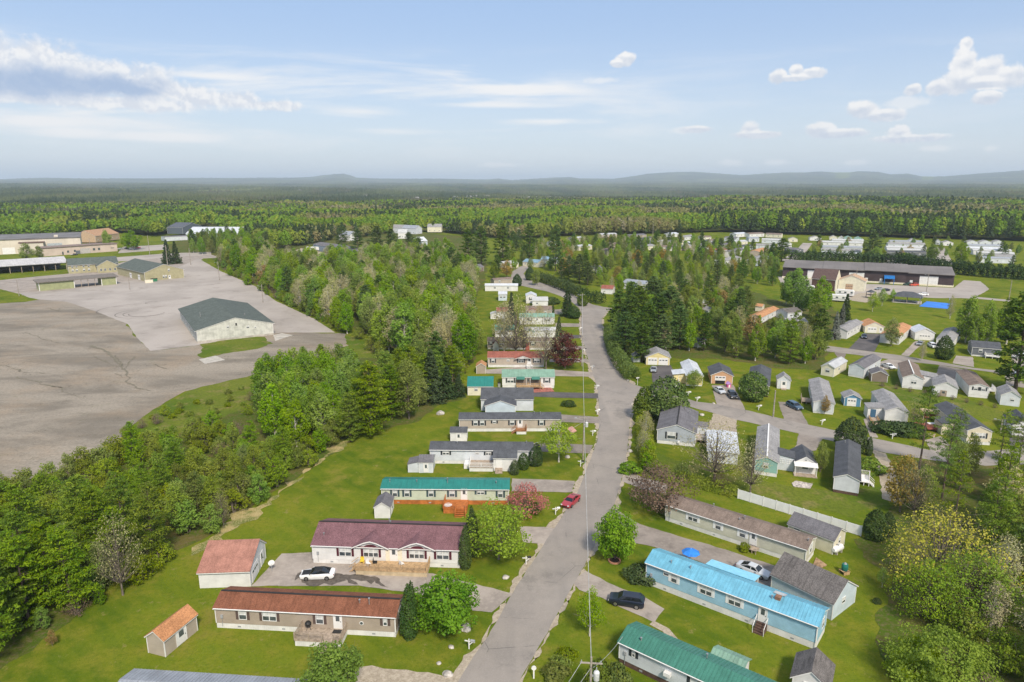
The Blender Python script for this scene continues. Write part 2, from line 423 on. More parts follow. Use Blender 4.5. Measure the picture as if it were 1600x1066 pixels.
sheet('rough_field', [(1000,700),(1040,745),(1150,768),(1230,790),(1340,812),(1390,790),(1380,765),(1290,770),(1200,755),(1120,742),(1060,720),(1020,700)], GM['rough'], .022, .5, 1.5)
sheet('rough_field', [(1330,600),(1400,590),(1440,606),(1500,622),(1560,640),(1600,650),(1600,664),(1540,655),(1480,640),(1420,628),(1370,615)], GM['rough'], .022, .5, 1.5)
sheet('rough_bank', [(476,745),(520,708),(560,680),(556,677),(510,706),(462,744),(408,784),(372,805),(345,828),(318,846),(300,862),(322,858),(352,846),(382,820),(412,797)], GM['straw'], .040, .7, 1)
MK = [.058]
def mz():
    MK[0] += .0035; return MK[0]
def ring_mark(px, py, r0, r1, a0, a1, n=26, w=.28):
    c = G(px, py).to_2d(); o, i_ = [], []
    for k in range(n+1):
        a = a0+(a1-a0)*k/n; r = r0+(r1-r0)*k/n
        o.append(c+Vector((math.cos(a), math.sin(a)))*(r+w)); i_.append(c+Vector((math.cos(a), math.sin(a)))*r)
    return sheet('skid_mark', o+i_[::-1], GM['wet'], mz(), .04, 3, world=True)
for q in ((228,489,8,9.5,2.4,6.0),(228,489,11,12,2.2,5.2),(212,483,14,15,1.9,4.2),(228,490,6.3,7,3.4,6.6),(241,473,3.2,3.6,1.6,4.4)): ring_mark(*q)
def crack(pts, w, m='wet'):
    strip('crack', pts, w*.4, w*.15, GM['oldtrack'], mz(), .34)
crack([(24,590),(60,598),(92,606),(112,617),(128,622)],1.3); crack([(145,556),(165,567),(186,574)],.9,'oldtrack'); crack([(176,585),(192,591)],.8); crack([(40,520),(72,531),(100,540)],.8,'oldtrack'); crack([(238,568),(262,577)],.5); crack([(0,570),(40,582),(80,584)],.5,'oldtrack')
crack([(145,540),(172,553),(186,569),(196,580),(200,598),(214,607),(236,612)],2.2,'oldtrack'); crack([(210,558),(198,572),(190,578)],1.3,'oldtrack'); crack([(178,556),(190,573)],.8,'oldtrack'); crack([(72,482),(95,488),(92,482)],1.5,'rough')
# drives on the left of the main road
DR = GM['drive']
sheet('driveway', [(392,917),(423,884),(440,866),(500,862),(560,877),(600,893),(676,897),(740,912),(800,928),(768,958),(735,955),(690,940),(640,926),(560,916),(460,916)], DR, .05, .12)
sheet('wet_patch', [(452,905),(470,893),(530,890),(545,896),(556,905),(540,914),(470,917)], GM['wet'], .060, .5, .6)
sheet('wet_patch', [(535,899),(560,897),(590,903),(600,914),(608,919),(596,916),(585,908),(580,914),(565,908),(548,905),(560,914),(545,911)], GM['wet'], .066, .25, .5)
sheet('driveway', [(812,823),(850,824),(866,826),(852,850),(838,850),(818,848)], DR, .05, .12)
sheet('driveway', [(800,748),(860,750),(898,752),(893,770),(860,769),(800,768)], DR, .05, .12)
sheet('driveway', [(832,693),(875,693),(927,696),(921,709),(870,707),(836,706)], DR, .05, .12)
sheet('driveway', [(832,645),(876,648),(937,652),(937,662),(880,660),(832,656)], DR, .05, .12)
sheet('driveway', [(832,610),(870,613),(935,615),(936,623),(880,622),(832,620)], GM['tar'], .05, .12)
sheet('driveway', [(820,573),(866,578),(926,582),(930,589),(870,588),(850,585),(760,584),(758,578)], DR, .05, .12)
sheet('driveway', [(860,560),(890,560),(917,561),(921,567),(890,566),(858,566)], DR, .05, .1)
sheet('driveway', [(865,541),(912,541),(914,546),(865,547)], DR, .05, .1)
sheet('driveway', [(868,523),(908,524),(909,529),(868,529)], GM['tar'], .05, .1)
sheet('driveway', [(868,505),(906,506),(906,511),(868,511)], DR, .05, .1)
sheet('driveway', [(866,484),(903,482),(906,487),(880,492),(866,491)], DR, .05, .1)
sheet('driveway', [(540,1066),(560,1042),(620,1046),(668,1052),(715,1058),(700,1100),(560,1100)], GM['sand'], .05, .3)
# drives on the right
sheet('driveway', [(893,907),(915,893),(960,916),(1010,935),(1038,952),(1022,974),(985,957),(940,935),(905,922)], DR, .05, .15)
strip('path', [(1018,973),(1040,985),(1058,1005)], 1.1, 1.0, GM['sand'], .046)
sheet('driveway', [(945,818),(960,795),(1000,820),(1060,838),(1120,855),(1190,878),(1230,890),(1210,915),(1190,918),(1130,890),(1060,868),(1010,852),(985,848),(992,835)], DR, .05, .15)
sheet('driveway', [(971,752),(980,737),(1010,748),(1045,757),(1040,772),(1000,764)], DR, .05, .15)
sheet('driveway', [(1017,572),(1048,571),(1062,597),(1050,612),(1021,613)], GM['tar'], .048, .12)
sheet('driveway', [(1112,602),(1146,602),(1165,642),(1120,633)], DR, .048, .12)
sheet('driveway', [(1216,628),(1244,630),(1264,665),(1225,656)], DR, .048, .12)
sheet('driveway', [(1115,646),(1152,655),(1148,690),(1110,700),(1105,672)], GM['sand'], .048, .2)
sheet('driveway', [(1248,677),(1285,686),(1275,705),(1242,705)], GM['drive'], .048, .12)
sheet('driveway', [(1349,655),(1358,654),(1372,684),(1360,684)], DR, .048, .1)
sheet('driveway', [(1445,688),(1470,682),(1490,700),(1480,712),(1455,706)], DR, .048, .12)
sheet('driveway', [(1578,680),(1640,680),(1640,712),(1576,722)], GM['tar'], .048, .12)
sheet('driveway', [(1365,703),(1384,709),(1400,740),(1410,790),(1380,780),(1372,740)], GM['sand'], .05, .3)
sheet('driveway', [(1350,521),(1381,522),(1366,550),(1326,545)], GM['tar'], .048, .12)
sheet('driveway', [(1430,533),(1446,533),(1420,557),(1408,555)], DR, .048, .12)
sheet('driveway', [(1393,560),(1417,564),(1404,577),(1384,578),(1362,570)], DR, .046, .12)
sheet('driveway', [(1468,571),(1505,577),(1498,598),(1460,592)], DR, .046, .12)
sheet('driveway', [(1494,556),(1520,558),(1522,574),(1488,568)], DR, .046, .12)
sheet('driveway', [(1570,588),(1640,595),(1640,612),(1572,602)], DR, .046, .12)
sheet('driveway', [(1580,540),(1640,540),(1640,590),(1582,584)], DR, .046, .12)
sheet('driveway', [(1296,541),(1326,545),(1312,576),(1296,580),(1310,560)], DR, .046, .12)
# warehouse yard, park, court
sheet('yard', [(1215,432),(1320,442),(1490,450),(1506,438),(1532,440),(1546,452),(1522,466),(1460,466),(1380,460),(1320,470),(1300,452),(1222,446)], GM['newlot'], .045, .2, 2.5)
strip('lane', [(1490,464),(1530,466),(1575,470),(1620,476),(1680,483)], 6.5, 6, GM['newlot'], .049)
sheet('yard', [(1328,463),(1345,458),(1378,458),(1380,468),(1352,473),(1330,470)], GM['sand'], .05, .2, 2)
strip('lane', [(1478,413),(1472,400),(1466,387)], 9, 9, GM['newlot'], .045)
strip('lane', [(1230,408),(1252,392),(1262,380)], 9, 8, GM['newlot'], .045)
sheet('yard', [(438,402),(470,388),(530,399),(520,408),(470,413),(445,412)], GM['sand'], .05, .3, 2.5)
sheet('lane', [(120,412),(185,402),(262,396),(330,394),(330,398),(262,402),(200,408)], GM['newlot'], .05, .2, 2.5)
sheet('yard', [(184,396),(192,386),(262,382),(262,390)], GM['newlot'], .05, .2, 2.5)
# ---------------------------------------------------------------- building kit
WHITE = mat('white_paint', (.70,.69,.67), .6, .04, .8)
CREAM = mat('cream_paint', (.70,.64,.50), .6, .05)
GLASS = mat('window_glass', (.085,.105,.12), .05, .3, .9, spec=.9)  # base lightened towards blue: some sky reflection is put into the colour
BLIND = mat('window_blind', (.55,.56,.55), .5, .1)
DARKSH = mat('dark_shutter', (.028,.034,.040), .6, .1)
BURGSH = mat('burgundy_shutter', (.085,.018,.028), .6, .1)
BROWNSH = mat('brown_shutter', (.10,.07,.062), .6, .1)
TEALSH = mat('slate_shutter', (.055,.085,.095), .6, .1)
WHITESH = mat('white_shutter', (.72,.73,.72), .6, .05)
DECKWOOD = mat('deck_wood', (.46,.31,.17), .8, .14, 2.5, stripe=(0, .16, .5))
GREYWOOD = mat('weathered_wood', (.36,.29,.225), .85, .14, 2.5, stripe=(0, .16, .5))
ORANGE = mat('orange_stain', (.42,.135,.034), .7, .1, 2.0, stripe=(0, .16, .4))
REDWOOD = mat('red_stain', (.36,.12,.085), .75, .12, 2.0)
METALP = mat('vent_metal', (.45,.45,.45), .4, .1, 3, metal=.7)
BLACK = mat('black_metal', (.02,.02,.02), .5, .1)
GREY = mat('grey_metal', (.30,.31,.32), .5, .1)
def siding(name, c, sp=.22, dp=.35, ax=2): return mat(name, c, .6, .05, .6, stripe=(ax, sp, dp))
def shingle(name, c, st=.35, gr=.35): return mat(name, c, .9, .13, .7, streak=st, grain=gr, spec=.15)
def metalroof(name, c, met=.15): return mat(name, c, .42, .07, .5, metal=met, streak=.38, grain=.12, spec=.4)
SKIRT = mat('white_skirting', (.66,.65,.63), .6, .05, 1, stripe=(0, .25, .3))

def slab_profile(D, eave, rise, oh, ry, t, drop=0.0):
    sl0, sl1 = rise/ry, rise/(D-ry)
    z = -drop
    top = [(-oh, eave-oh*sl0+z), (ry, eave+rise+z), (D+oh, eave-oh*sl1+z)]
    bot = [(p[0], p[1]-t) for p in top]
    return top, bot
def roof_mb(L, D, eave, rise, oh=.3, ry=None, t=.10, ox=None, drop=0.0, gap=None):
    ry = D/2 if ry is None else ry; ox = oh if ox is None else ox
    top, bot = slab_profile(D, eave, rise, oh, ry, t, drop)
    mb = MB()
    mb.prism([bot[0], bot[1], top[1], top[0]], 0, -ox, L+ox)
    mb.prism([bot[1], bot[2], top[2], top[1]], 0, -ox, L+ox)
    return mb
def swapxy(mb): mb.v = [(v[1], v[0], v[2]) for v in mb.v]; return mb

WIN_CACHE = {}
def window_mesh(w, h, n, fm, gm):
    key = (round(w,2), round(h,2), n, fm.name, gm.name)
    if key in WIN_CACHE: return WIN_CACHE[key]
    f = MB(); b = .07
    f.box(-w/2-b, w/2+b, -.05, .0, -b, 0).box(-w/2-b, w/2+b, -.05, 0, h, h+b)
    f.box(-w/2-b, -w/2, -.05, 0, 0, h).box(w/2, w/2+b, -.05, 0, 0, h)
    for k in range(1, n):
        x = -w/2 + w*k/n; f.box(x-.05, x+.05, -.045, 0, 0, h)
    f.box(-w/2, w/2, -.04, 0, h*.5-.025, h*.5+.025)
    fr = f.mesh('window', fm)
    p = MB().box(-w/2, w/2, -.015, 0, 0, h).mesh('pane', gm)
    bl = MB().box(-w/2+.04, w/2-.04, -.02, -.015, h*.50, h-.03).mesh('blind', BLIND)
    WIN_CACHE[key] = (fr, p, bl)
    return WIN_CACHE[key]
SHUT_CACHE = {}
def shutter_mesh(w, h, m):
    key = (round(w,2), round(h,2), m.name)
    if key not in SHUT_CACHE:
        SHUT_CACHE[key] = MB().box(-w/2, w/2, -.045, 0, 0, h).mesh('shutter', m)
    return SHUT_CACHE[key]
DOOR_CACHE = {}
def door_mesh(w, h, m, kind):
    key = (w, h, m.name, kind)
    if key in DOOR_CACHE: return DOOR_CACHE[key]
    f = MB()
    if kind == 'garage':
        n = 4
        for k in range(n): f.box(-w/2, w/2, -.04, 0, h*k/n+.012, h*(k+1)/n-.012)
        f.box(-w/2-.1, -w/2, -.06, 0, 0, h+.1).box(w/2, w/2+.1, -.06, 0, 0, h+.1).box(-w/2, w/2, -.06, 0, h, h+.1)
    else:
        f.box(-w/2, w/2, -.05, 0, 0, h)
        f.box(-w/2-.09, -w/2, -.07, 0, 0, h+.09).box(w/2, w/2+.09, -.07, 0, 0, h+.09).box(-w/2, w/2, -.07, 0, h, h+.09)
    DOOR_CACHE[key] = f.mesh('door', m)
    return DOOR_CACHE[key]
PANE_CACHE = {}
def pane_mesh(w, h):
    key = (round(w,2), round(h,2))
    if key not in PANE_CACHE: PANE_CACHE[key] = MB().box(-w/2, w/2, -.06, 0, 0, h).mesh('pane', GLASS)
    return PANE_CACHE[key]

def place_on(root, mesh, name, L, D, face, u, z, off=0.0, parent=None, du=0.0):
    o = put(name, mesh)
    o.parent = root
    if face == 'F': o.location = (u*L+du, -off, z); r = 0
    elif face == 'B': o.location = (u*L+du, D+off, z); r = PI
    elif face == 'R': o.location = (L+off, u*D+du, z); r = PI/2
    else: o.location = (-off, u*D-du, z); r = -PI/2
    o.rotation_euler = (0, 0, r)
    return o
def opening(root, L, D, spec, sh, fm):
    face, u, w, h, z, kind = spec[:6]
    if kind[0] in 'ws':
        n = int(kind[1:]) if len(kind) > 1 else 1
        fr, p, bl = window_mesh(w, h, n, fm, GLASS)
        o = place_on(root, fr, 'window', L, D, face, u, z, .005)
        put('pane', p, o); put('blind', bl, o)
        if kind[0] == 's':
            sm = shutter_mesh(.34, h+.12, sh)
            for s in (-1, 1):
                q = put('shutter', sm, o); q.location = (s*(w/2+.27), 0, -.06)
    elif kind[0] == 'd':
        dm = WHITE if len(kind) == 1 else MATS[kind[2:]]
        o = place_on(root, door_mesh(w, h, dm, 'door'), 'door', L, D, face, u, z, .005)
        q = put('pane', pane_mesh(w*.5, h*.4), o); q.location = (0, 0, h*.5)
        q = put('handle', MB().box(-.03, .03, -.1, -.05, 0, .12).mesh('handle', BLACK), o); q.location = (w*.4, 0, h*.45)
    elif kind[0] == 'g':
        dm = WHITE if len(kind) == 1 else MATS[kind[2:]]
        o = place_on(root, door_mesh(w, h, dm, 'garage'), 'garage_door', L, D, face, u, z, .005)
        if w > 1.7:
            k = max(3, int(w/.75))
            for i in range(k):
                q = put('pane', pane_mesh(w/k*.7, .3), o); q.location = (-w/2+(i+.5)*w/k, 0, h*.62)
    return o

def gable_body(root, L, D, eave, rise, axis, wallm, roofm, z0=0.0, oh=.3, ribs=0.0, trim=WHITE, ridge=None, name_w='wall', name_r='roof', ry=None, off=(0,0), trim_on=True, rname=None):
    """walls with gable ends + two-slope roof + fascia, ridge along x ('E') or y ('G')"""
    l, d = (L, D) if axis == 'E' else (D, L)
    ry = d/2 if ry is None else ry
    T = (lambda m: m) if axis == 'E' else swapxy
    def fin(mb):
        T(mb)
        if off != (0, 0): mb.v = [(v[0]+off[0], v[1]+off[1], v[2]) for v in mb.v]
        return mb
    w = MB().prism([(0, z0), (d, z0), (d, eave-.04), (ry, eave+rise-.06), (0, eave-.04)], 0, 0, l)
    wo = fin(w).build(name_w, wallm, root)
    r = roof_mb(l, d, eave, rise, oh, ry, .07, min(oh, .2))
    if ribs:
        top, bot = slab_profile(d, eave, rise, oh, ry, .07)
        n = int((l+.3)/ribs)
        for i in range(n+1):
            x = -.15 + (l+.3)*i/n
            for a, b_ in ((top[0], top[1]), (top[1], top[2])):
                r.prism([a, b_, (b_[0], b_[1]+.045), (a[0], a[1]+.045)], 0, x-.022, x+.022)
    ro = fin(r).build(name_r, roofm, root)
    if trim_on:
        tr = roof_mb(l, d, eave, rise, oh-.03, ry, .16, min(oh, .2)-.03, drop=.075)
        for (x, y) in ((-.03, -.03), (l-.07, -.03), (-.03, d-.07), (l-.07, d-.07)):
            tr.box(x, x+.1, y, y+.1, z0+.02, eave-.12)
        fin(tr).build('trim', trim, root)
    if ridge:
        top, _ = slab_profile(d, eave, rise, oh, ry, .07)
        rb = MB().box(-.1, l+.1, ry-.13, ry+.13, eave+rise-.02, eave+rise+.07)
        fin(rb).build('ridge_vent', ridge, root)
    return wo, ro

DARKVENT = mat('ridge_vent_dark', (.03,.028,.028), .8, .1)
def house(name, label, A, B, D, eave, rise, axis, wallm, roofm, cat='mobile home', skirt=.0, skirtm=None, oh=.25, wins=(), sh=DARKSH, ribs=0.0, ridge=None,
          group=None, trim=WHITE, pipes=(), ry=None, L=None, world=False, trim_on=True, fm=WHITE, turn=0.0):
    a = (A if world else G(*A)); b = (B if world else G(*B))
    a, b = Vector(a).to_3d(), Vector(b).to_3d()
    a.z = b.z = 0
    dv = b - a
    L = L or dv.length
    root = thing(name, label, cat, a, math.atan2(dv.y, dv.x)+turn, group)
    root['L'] = L
    if skirt:
        MB().box(.04, L-.04, .04, D-.04, 0, skirt).build('skirting', skirtm or SKIRT, root)
    gable_body(root, L, D, eave, rise, axis, wallm, roofm, max(skirt-.02, 0), oh, ribs, trim, ridge, ry=ry, trim_on=trim_on)
    for s in wins: opening(root, L, D, s, sh, fm)
    sl = rise/((D if axis == 'E' else L)/2)
    if a.y < 135 and cat in ('mobile home', 'doublewide_home') and axis == 'E':
        MB().tube((-.05, -oh-.05, eave-.13), (L+.05, -oh-.05, eave-.17), .06, n=6).tube((L-.06, -.08, .1), (L-.06, -.08, eave-.2), .04, n=6).build('gutter', trim, root)
        MB().box(L*.03, L*.03+.32, -.14, -.01, 1.5, 1.95).tube((L*.03+.16, -.07, .3), (L*.03+.16, -.07, 1.5), .03, n=6).build('meter', GREY, root)
        for k in (.12, .37, .62, .87): MB().box(L*k, L*k+.4, .015, .04, .22, .42).build('skirting_vent', GREY, root)
    for (u, v, h) in pipes:
        x, y = u*L, v*D
        q = y if axis == 'E' else x; full = D if axis == 'E' else L
        zz = eave + sl*min(q, full-q)
        p = MB().tube((x, y, zz-.1), (x, y, zz+h), .07, n=8).tube((x, y, zz+h), (x, y, zz+h+.12), .13, n=8)
        p.build('vent_pipe', METALP, root)
    return root
def rail(mb, p0, p1, z, h=.95, gap=.14):
    """deck railing between two points: posts, two rails and balusters"""
    p0, p1 = Vector(p0), Vector(p1); n = max(1, int((p1-p0).length/1.6)); d = (p1-p0)
    for i in range(n+1):
        q = p0 + d*i/n; mb.box(q.x-.05, q.x+.05, q.y-.05, q.y+.05, z, z+h+.05)
    ax = abs(d.x) > abs(d.y)
    w = .03
    x0, x1, y0, y1 = min(p0.x, p1.x), max(p0.x, p1.x), min(p0.y, p1.y), max(p0.y, p1.y)
    if ax: y0 -= w; y1 += w
    else: x0 -= w; x1 += w
    mb.box(x0, x1, y0, y1, z+h-.06, z+h).box(x0, x1, y0, y1, z+.08, z+.14)
    k = int(d.length/gap)
    for i in range(1, k):
        q = p0 + d*i/k; mb.box(q.x-.018, q.x+.018, q.y-.018, q.y+.018, z+.14, z+h-.06)
def deck(root, x0, x1, y0, y1, z, wood, railm=None, base=None, sides='FLR', gaps=(), stairs=None, nm='deck'):
    fl = MB().box(x0, x1, y0, y1, z-.12, z).build(nm, wood, root)
    rm = railm or wood
    r = MB()
    S = {'F': ((x0,y0+.06),(x1,y0+.06)), 'L': ((x0+.06,y0),(x0+.06,y1)), 'R': ((x1-.06,y0),(x1-.06,y1)), 'B': ((x0,y1-.06),(x1,y1-.06))}
    for s in sides:
        a, b = S[s]
        if stairs and s == stairs[0]:
            u, w = stairs[1], stairs[2]
            A_, B_ = Vector(a), Vector(b)
            l = (B_-A_).length
            if u-w/2 > .2: rail(r, A_, A_+(B_-A_)*((u-w/2)/l), z)
            if l-(u+w/2) > .2: rail(r, A_+(B_-A_)*((u+w/2)/l), B_, z)
        else: rail(r, a, b, z)
    if r.v: r.build('railing', rm, fl)
    if base: MB().box(x0+.06, x1-.06, y0+.06, y1, 0, z-.12).build('deck_skirt', base, fl)
    else:
        p = MB()
        for x in (x0+.1, (x0+x1)/2, x1-.1):
            for y in (y0+.1,): p.box(x-.06, x+.06, y-.06, y+.06, 0, z-.12)
        p.build('post', wood, fl)
    if stairs:
        n = max(2, int(z/.19)); s, u, w = stairs[:3]
        st = MB()
        for i in range(n):
            zz = z*(n-1-i)/n + z/n*.0
            a, b = i*.27, (i+1)*.27
            if s == 'F': st.box(x0+u-w/2, x0+u+w/2, y0-b, y0-a, 0 if i == n-1 else zz-.05, zz+.02)
            elif s == 'R': st.box(x1+a, x1+b, y0+u-w/2, y0+u+w/2, 0 if i == n-1 else zz-.05, zz+.02)
            else: st.box(x0-b, x0-a, y0+u-w/2, y0+u+w/2, 0 if i == n-1 else zz-.05, zz+.02)
        for e in (-1, 1):
            if s == 'F':
                x = x0+u+e*(w/2+.03); st.prism([(y0, z-.1), (y0-n*.27, 0), (y0-n*.27, .12), (y0, z+.05)], 0, x-.03, x+.03)
                st.prism([(y0, z+.8), (y0-n*.27, .8), (y0-n*.27, .9), (y0, z+.9)], 0, x-.03, x+.03)
                st.box(x-.04, x+.04, y0-n*.27, y0-n*.27+.08, 0, .9)
            else:
                y = y0+u+e*(w/2+.03); sg = 1 if s == 'R' else -1; xb = x1 if s == 'R' else x0
                st.prism([(xb, z-.1), (xb+sg*n*.27, 0), (xb+sg*n*.27, .12), (xb, z+.05)], 1, y-.03, y+.03)
                st.prism([(xb, z+.8), (xb+sg*n*.27, .8), (xb+sg*n*.27, .9), (xb, z+.9)], 1, y-.03, y+.03)
        st.build('stairs', rm if len(stairs) < 4 else stairs[3], fl)
    return fl
def shed_roof_block(root, x0, x1, y0, y1, z_lo, z_hi, wallm, roofm, z0=0.0, oh=.2, low='F', nm='annex'):
    """lean-to: single-slope roof, low edge at front/right"""
    w = MB()
    if low in 'FB':
        a, b = (z_lo, z_hi) if low == 'F' else (z_hi, z_lo)
        w.prism([(y0, z0), (y1, z0), (y1, b-.05), (y0, a-.05)], 0, x0, x1)
        s = (b-a)/(y1-y0)
        r = MB().prism([(y0-oh, a-s*oh), (y1+oh*.2, b+s*oh*.2), (y1+oh*.2, b+s*oh*.2+.09), (y0-oh, a-s*oh+.09)], 0, x0-oh, x1+oh)
    else:
        a, b = (z_lo, z_hi) if low == 'L' else (z_hi, z_lo)
        w.prism([(x0, z0), (x1, z0), (x1, b-.05), (x0, a-.05)], 1, y0, y1)
        s = (b-a)/(x1-x0)
        r = MB().prism([(x0-oh, a-s*oh), (x1+oh, b+s*oh), (x1+oh, b+s*oh+.09), (x0-oh, a-s*oh+.09)], 1, y0-oh, y1+oh)
    wo = w.build(nm, wallm, root)
    r.build('annex_roof', roofm, wo)
    return wo
# ---------------------------------------------------------------- homes along the main road, left side
W_ = lambda v: WHITE
R_BROWN = shingle('brown_shingle', (.20,.082,.048), .55, .4); R_PINK = shingle('pink_shingle', (.335,.165,.125), .25, .3)
R_BURG = shingle('burgundy_shingle', (.175,.092,.102), .3, .5); R_ORANGE = shingle('orange_shingle', (.46,.24,.12), .3, .4)
R_CHAR = shingle('charcoal_shingle', (.085,.09,.10), .2, .35); R_GREY = shingle('grey_shingle', (.15,.145,.155), .35, .4)
R_LGREY = shingle('light_grey_shingle', (.27,.265,.265), .4, .4); R_RED = shingle('red_shingle', (.27,.10,.075), .4, .4)
R_TAUPE = shingle('taupe_shingle', (.20,.155,.128), .4, .4); R_DKGREEN = shingle('dark_green_shingle', (.098,.116,.104), .25, .35)
R_WEATH = shingle('weathered_shingle', (.145,.132,.125), .7, .5)
M_GREEN = metalroof('green_metal_roof', (.060,.205,.150)); M_TEAL = metalroof('teal_metal_roof', (.026,.205,.175)); M_PGREEN = metalroof('pale_green_metal_roof', (.22,.36,.27))
M_BLUE = metalroof('blue_metal_roof', (.165,.43,.56)); M_WHITE = metalroof('white_metal_roof', (.62,.64,.66)); M_GREY = metalroof('grey_metal_roof', (.36,.38,.41), .3)
M_PALE = metalroof('pale_membrane_roof', (.52,.52,.51))
S_TAN = siding('tan_siding', (.355,.295,.24)); S_BEIGE = siding('beige_siding', (.42,.36,.30)); S_SAGE = siding('sage_siding', (.52,.51,.42))
S_WHITE = siding('white_siding', (.66,.655,.64)); S_CREAM = siding('cream_siding', (.66,.62,.48)); S_LGREY = siding('light_grey_siding', (.56,.59,.62))
S_GREY = siding('grey_siding', (.36,.39,.43)); S_BLUE = siding('blue_siding', (.30,.50,.62)); S_PBLUE = siding('pale_blue_siding', (.50,.58,.64))
S_TEAL = siding('teal_siding', (.24,.42,.38)); S_YELLOW = siding('yellow_siding', (.66,.56,.27)); S_PEACH = siding('peach_siding', (.55,.33,.19))
S_BROWN = siding('brown_siding', (.20,.16,.13)); S_DKBLUE = siding('dark_blue_siding', (.05,.12,.20)); S_PGREEN = siding('pale_green_siding', (.50,.53,.42))
S_DGREY = siding('dark_grey_siding', (.14,.15,.17))
TANSK = mat('tan_skirting', (.50,.40,.26), .7, .08, 1, stripe=(0,.25,.3)); ORSK = mat('orange_skirting', (.42,.14,.035), .75, .15, 1.2, stripe=(0,.2,.3)); BRSK = mat('brown_skirting', (.10,.06,.045), .8, .15)
wz = 1.75   # sill height of a home on blocks
# foremost roof edge
t = house('mobile_home', 'grey ribbed metal roofed home cut off by the bottom edge', (176,1130), (470,1150), 4.3, 3.0, .55, 'E', S_LGREY, M_GREY, skirt=.7, ribs=.4, L=23.5, pipes=[(.42,.3,.35)])
t = house('mobile_home', 'tan mobile home with rusty brown roof and small front deck', (338.8,981), (618.7,996), 4.35, 3.05, .85, 'E', S_TAN, R_BROWN, skirt=.75, ridge=DARKVENT, sh=BROWNSH,
    wins=[('F',.155,.9,1.25,1.45,'s'),('F',.305,1.7,1.25,1.45,'s2'),('F',.585,.85,1.25,1.4,'s'),('F',.945,.4,.85,1.65,'s'),('F',.685,.95,2.05,.85,'d'),('R',.5,1.0,1.0,1.6,'w'),('L',.5,.9,1.1,1.6,'s')],
    pipes=[(.79,.33,.35),(.845,.3,.75)])
MB().tube((t['L']*.815,-.03,1.75),(t['L']*.815,.02,1.75),.27,n=16).build('porthole', WHITE, t); MB().tube((t['L']*.815,-.05,1.75),(t['L']*.815,-.03,1.75),.19,n=16).build('porthole_pane', GLASS, t)
L = t['L']
dk = deck(t, L*.485, L*.735, -2.6, -.02, .85, GREYWOOD, base=SKIRT, sides='FLR', stairs=('F', 4.2, 1.25))
MB().box(L*.665, L*.715, -1.0, -.3, .855, .88).build('door_mat', BLACK, t)
t = house('storage_shed', 'tan garden shed with bright orange roof alone on the lower left lawn', (232,1020), (259,1027), 5.2, 2.45, .95, 'G', S_BEIGE, shingle('bright_orange_shingle', (.43,.205,.095), .35, .4), 'shed', oh=.2, wins=[('R',.5,1.5,1.95,.1,'d')])
t = house('garage', 'white garage with pink shingle roof beside the parked white coupe', (313,919.4), (392,916.5), 7.4, 2.7, 1.9, 'E', S_WHITE, R_PINK, 'garage', oh=.35,
    wins=[('R',.30,2.6,2.1,.03,'g'),('R',.74,1.0,2.05,.05,'d')], ry=4.9)
t = house('doublewide_home', 'white doublewide home with burgundy roof, two front gables and wooden deck', (489.5,880), (719,888), 7.9, 3.1, 1.6, 'E', S_WHITE, R_BURG, skirt=.75, ridge=DARKVENT, sh=BURGSH,
    wins=[('F',.225,1.7,1.25,1.4,'s2'),('F',.40,2.1,1.3,1.4,'s3'),('F',.71,2.1,1.3,1.4,'s3'),('F',.885,1.7,1.25,1.4,'s2'),('F',.555,1.0,2.05,.85,'d'),('R',.3,1.0,1.1,1.6,'w'),('R',.7,1.0,1.1,1.6,'w')],
    pipes=[(.475,.63,.6),(.49,.55,.25),(.06,.2,.25)])
L = t['L']
for i, u in enumerate((.40, .715)):          # the two cross gables over the bays
    x = u*L; w = 2.75
    MB().prism([(x-w+.35,3.02),(x+w-.35,3.02),(x+.9,3.78),(x-.9,3.78)], 1, -.10, .35).build('gable_wall', S_WHITE, t)
    rb = MB()
    for s in (-1, 1):
        rb.add([(x+s*w,-.45,3.02),(x+s*.95,-.45,3.86),(x+s*.95,1.6,3.86),(x+s*w,.0,3.02)], [(0,1,2,3)])
    rb.add([(x-.95,-.45,3.86),(x,-.45,4.12),(x,3.0,4.30),(x-.95,1.6,3.86)], [(0,1,2,3)]).add([(x+.95,-.45,3.86),(x,-.45,4.12),(x,3.0,4.30),(x+.95,1.6,3.86)], [(0,1,2,3)])
    rb.add([(x+s_*k,-.45,z-.16 if e else z) for e in (0,1) for (s_,k,z) in ((-1,w,3.02),(-1,.95,3.86),(1,0,4.12),(1,.95,3.86),(1,w,3.02))], [(0,1,6,5),(1,2,7,6),(2,3,8,7),(3,4,9,8)])
    rb.build('front_gable', R_BURG, t, fix=False)
    MB().prism([(x-w,2.84),(x-.95,3.68),(x,3.94),(x+.95,3.68),(x+w,2.84),(x+w,3.0),(x+.95,3.84),(x,4.10),(x-.95,3.84),(x-w,3.0)], 1, -.50, -.455).build('gable_trim', WHITE, t, fix=False)
    arch = MB().prism([(x+1.05*math.cos(a), 2.85+.55*math.sin(a)) for a in [PI*k/12 for k in range(13)]], 1, -.14, -.11); arch.build('arch', BURGSH, t)
MB().box(L*.50,L*.61,-.05,.0,.8,3.0).build('porch_recess', CREAM, t)
deck(t, L*.325, L*.80, -2.7, -.12, .85, DECKWOOD, base=TANSK, sides='FR', stairs=('L', 1.3, 1.2))
t = house('storage_shed', 'white garden shed with grey roof behind the burgundy roofed home', (585.7,810), (609.5,810), 3.7, 2.2, .85, 'G', S_WHITE, R_GREY, 'shed', wins=[('R',.5,.8,1.8,.1,'d')], oh=.18)
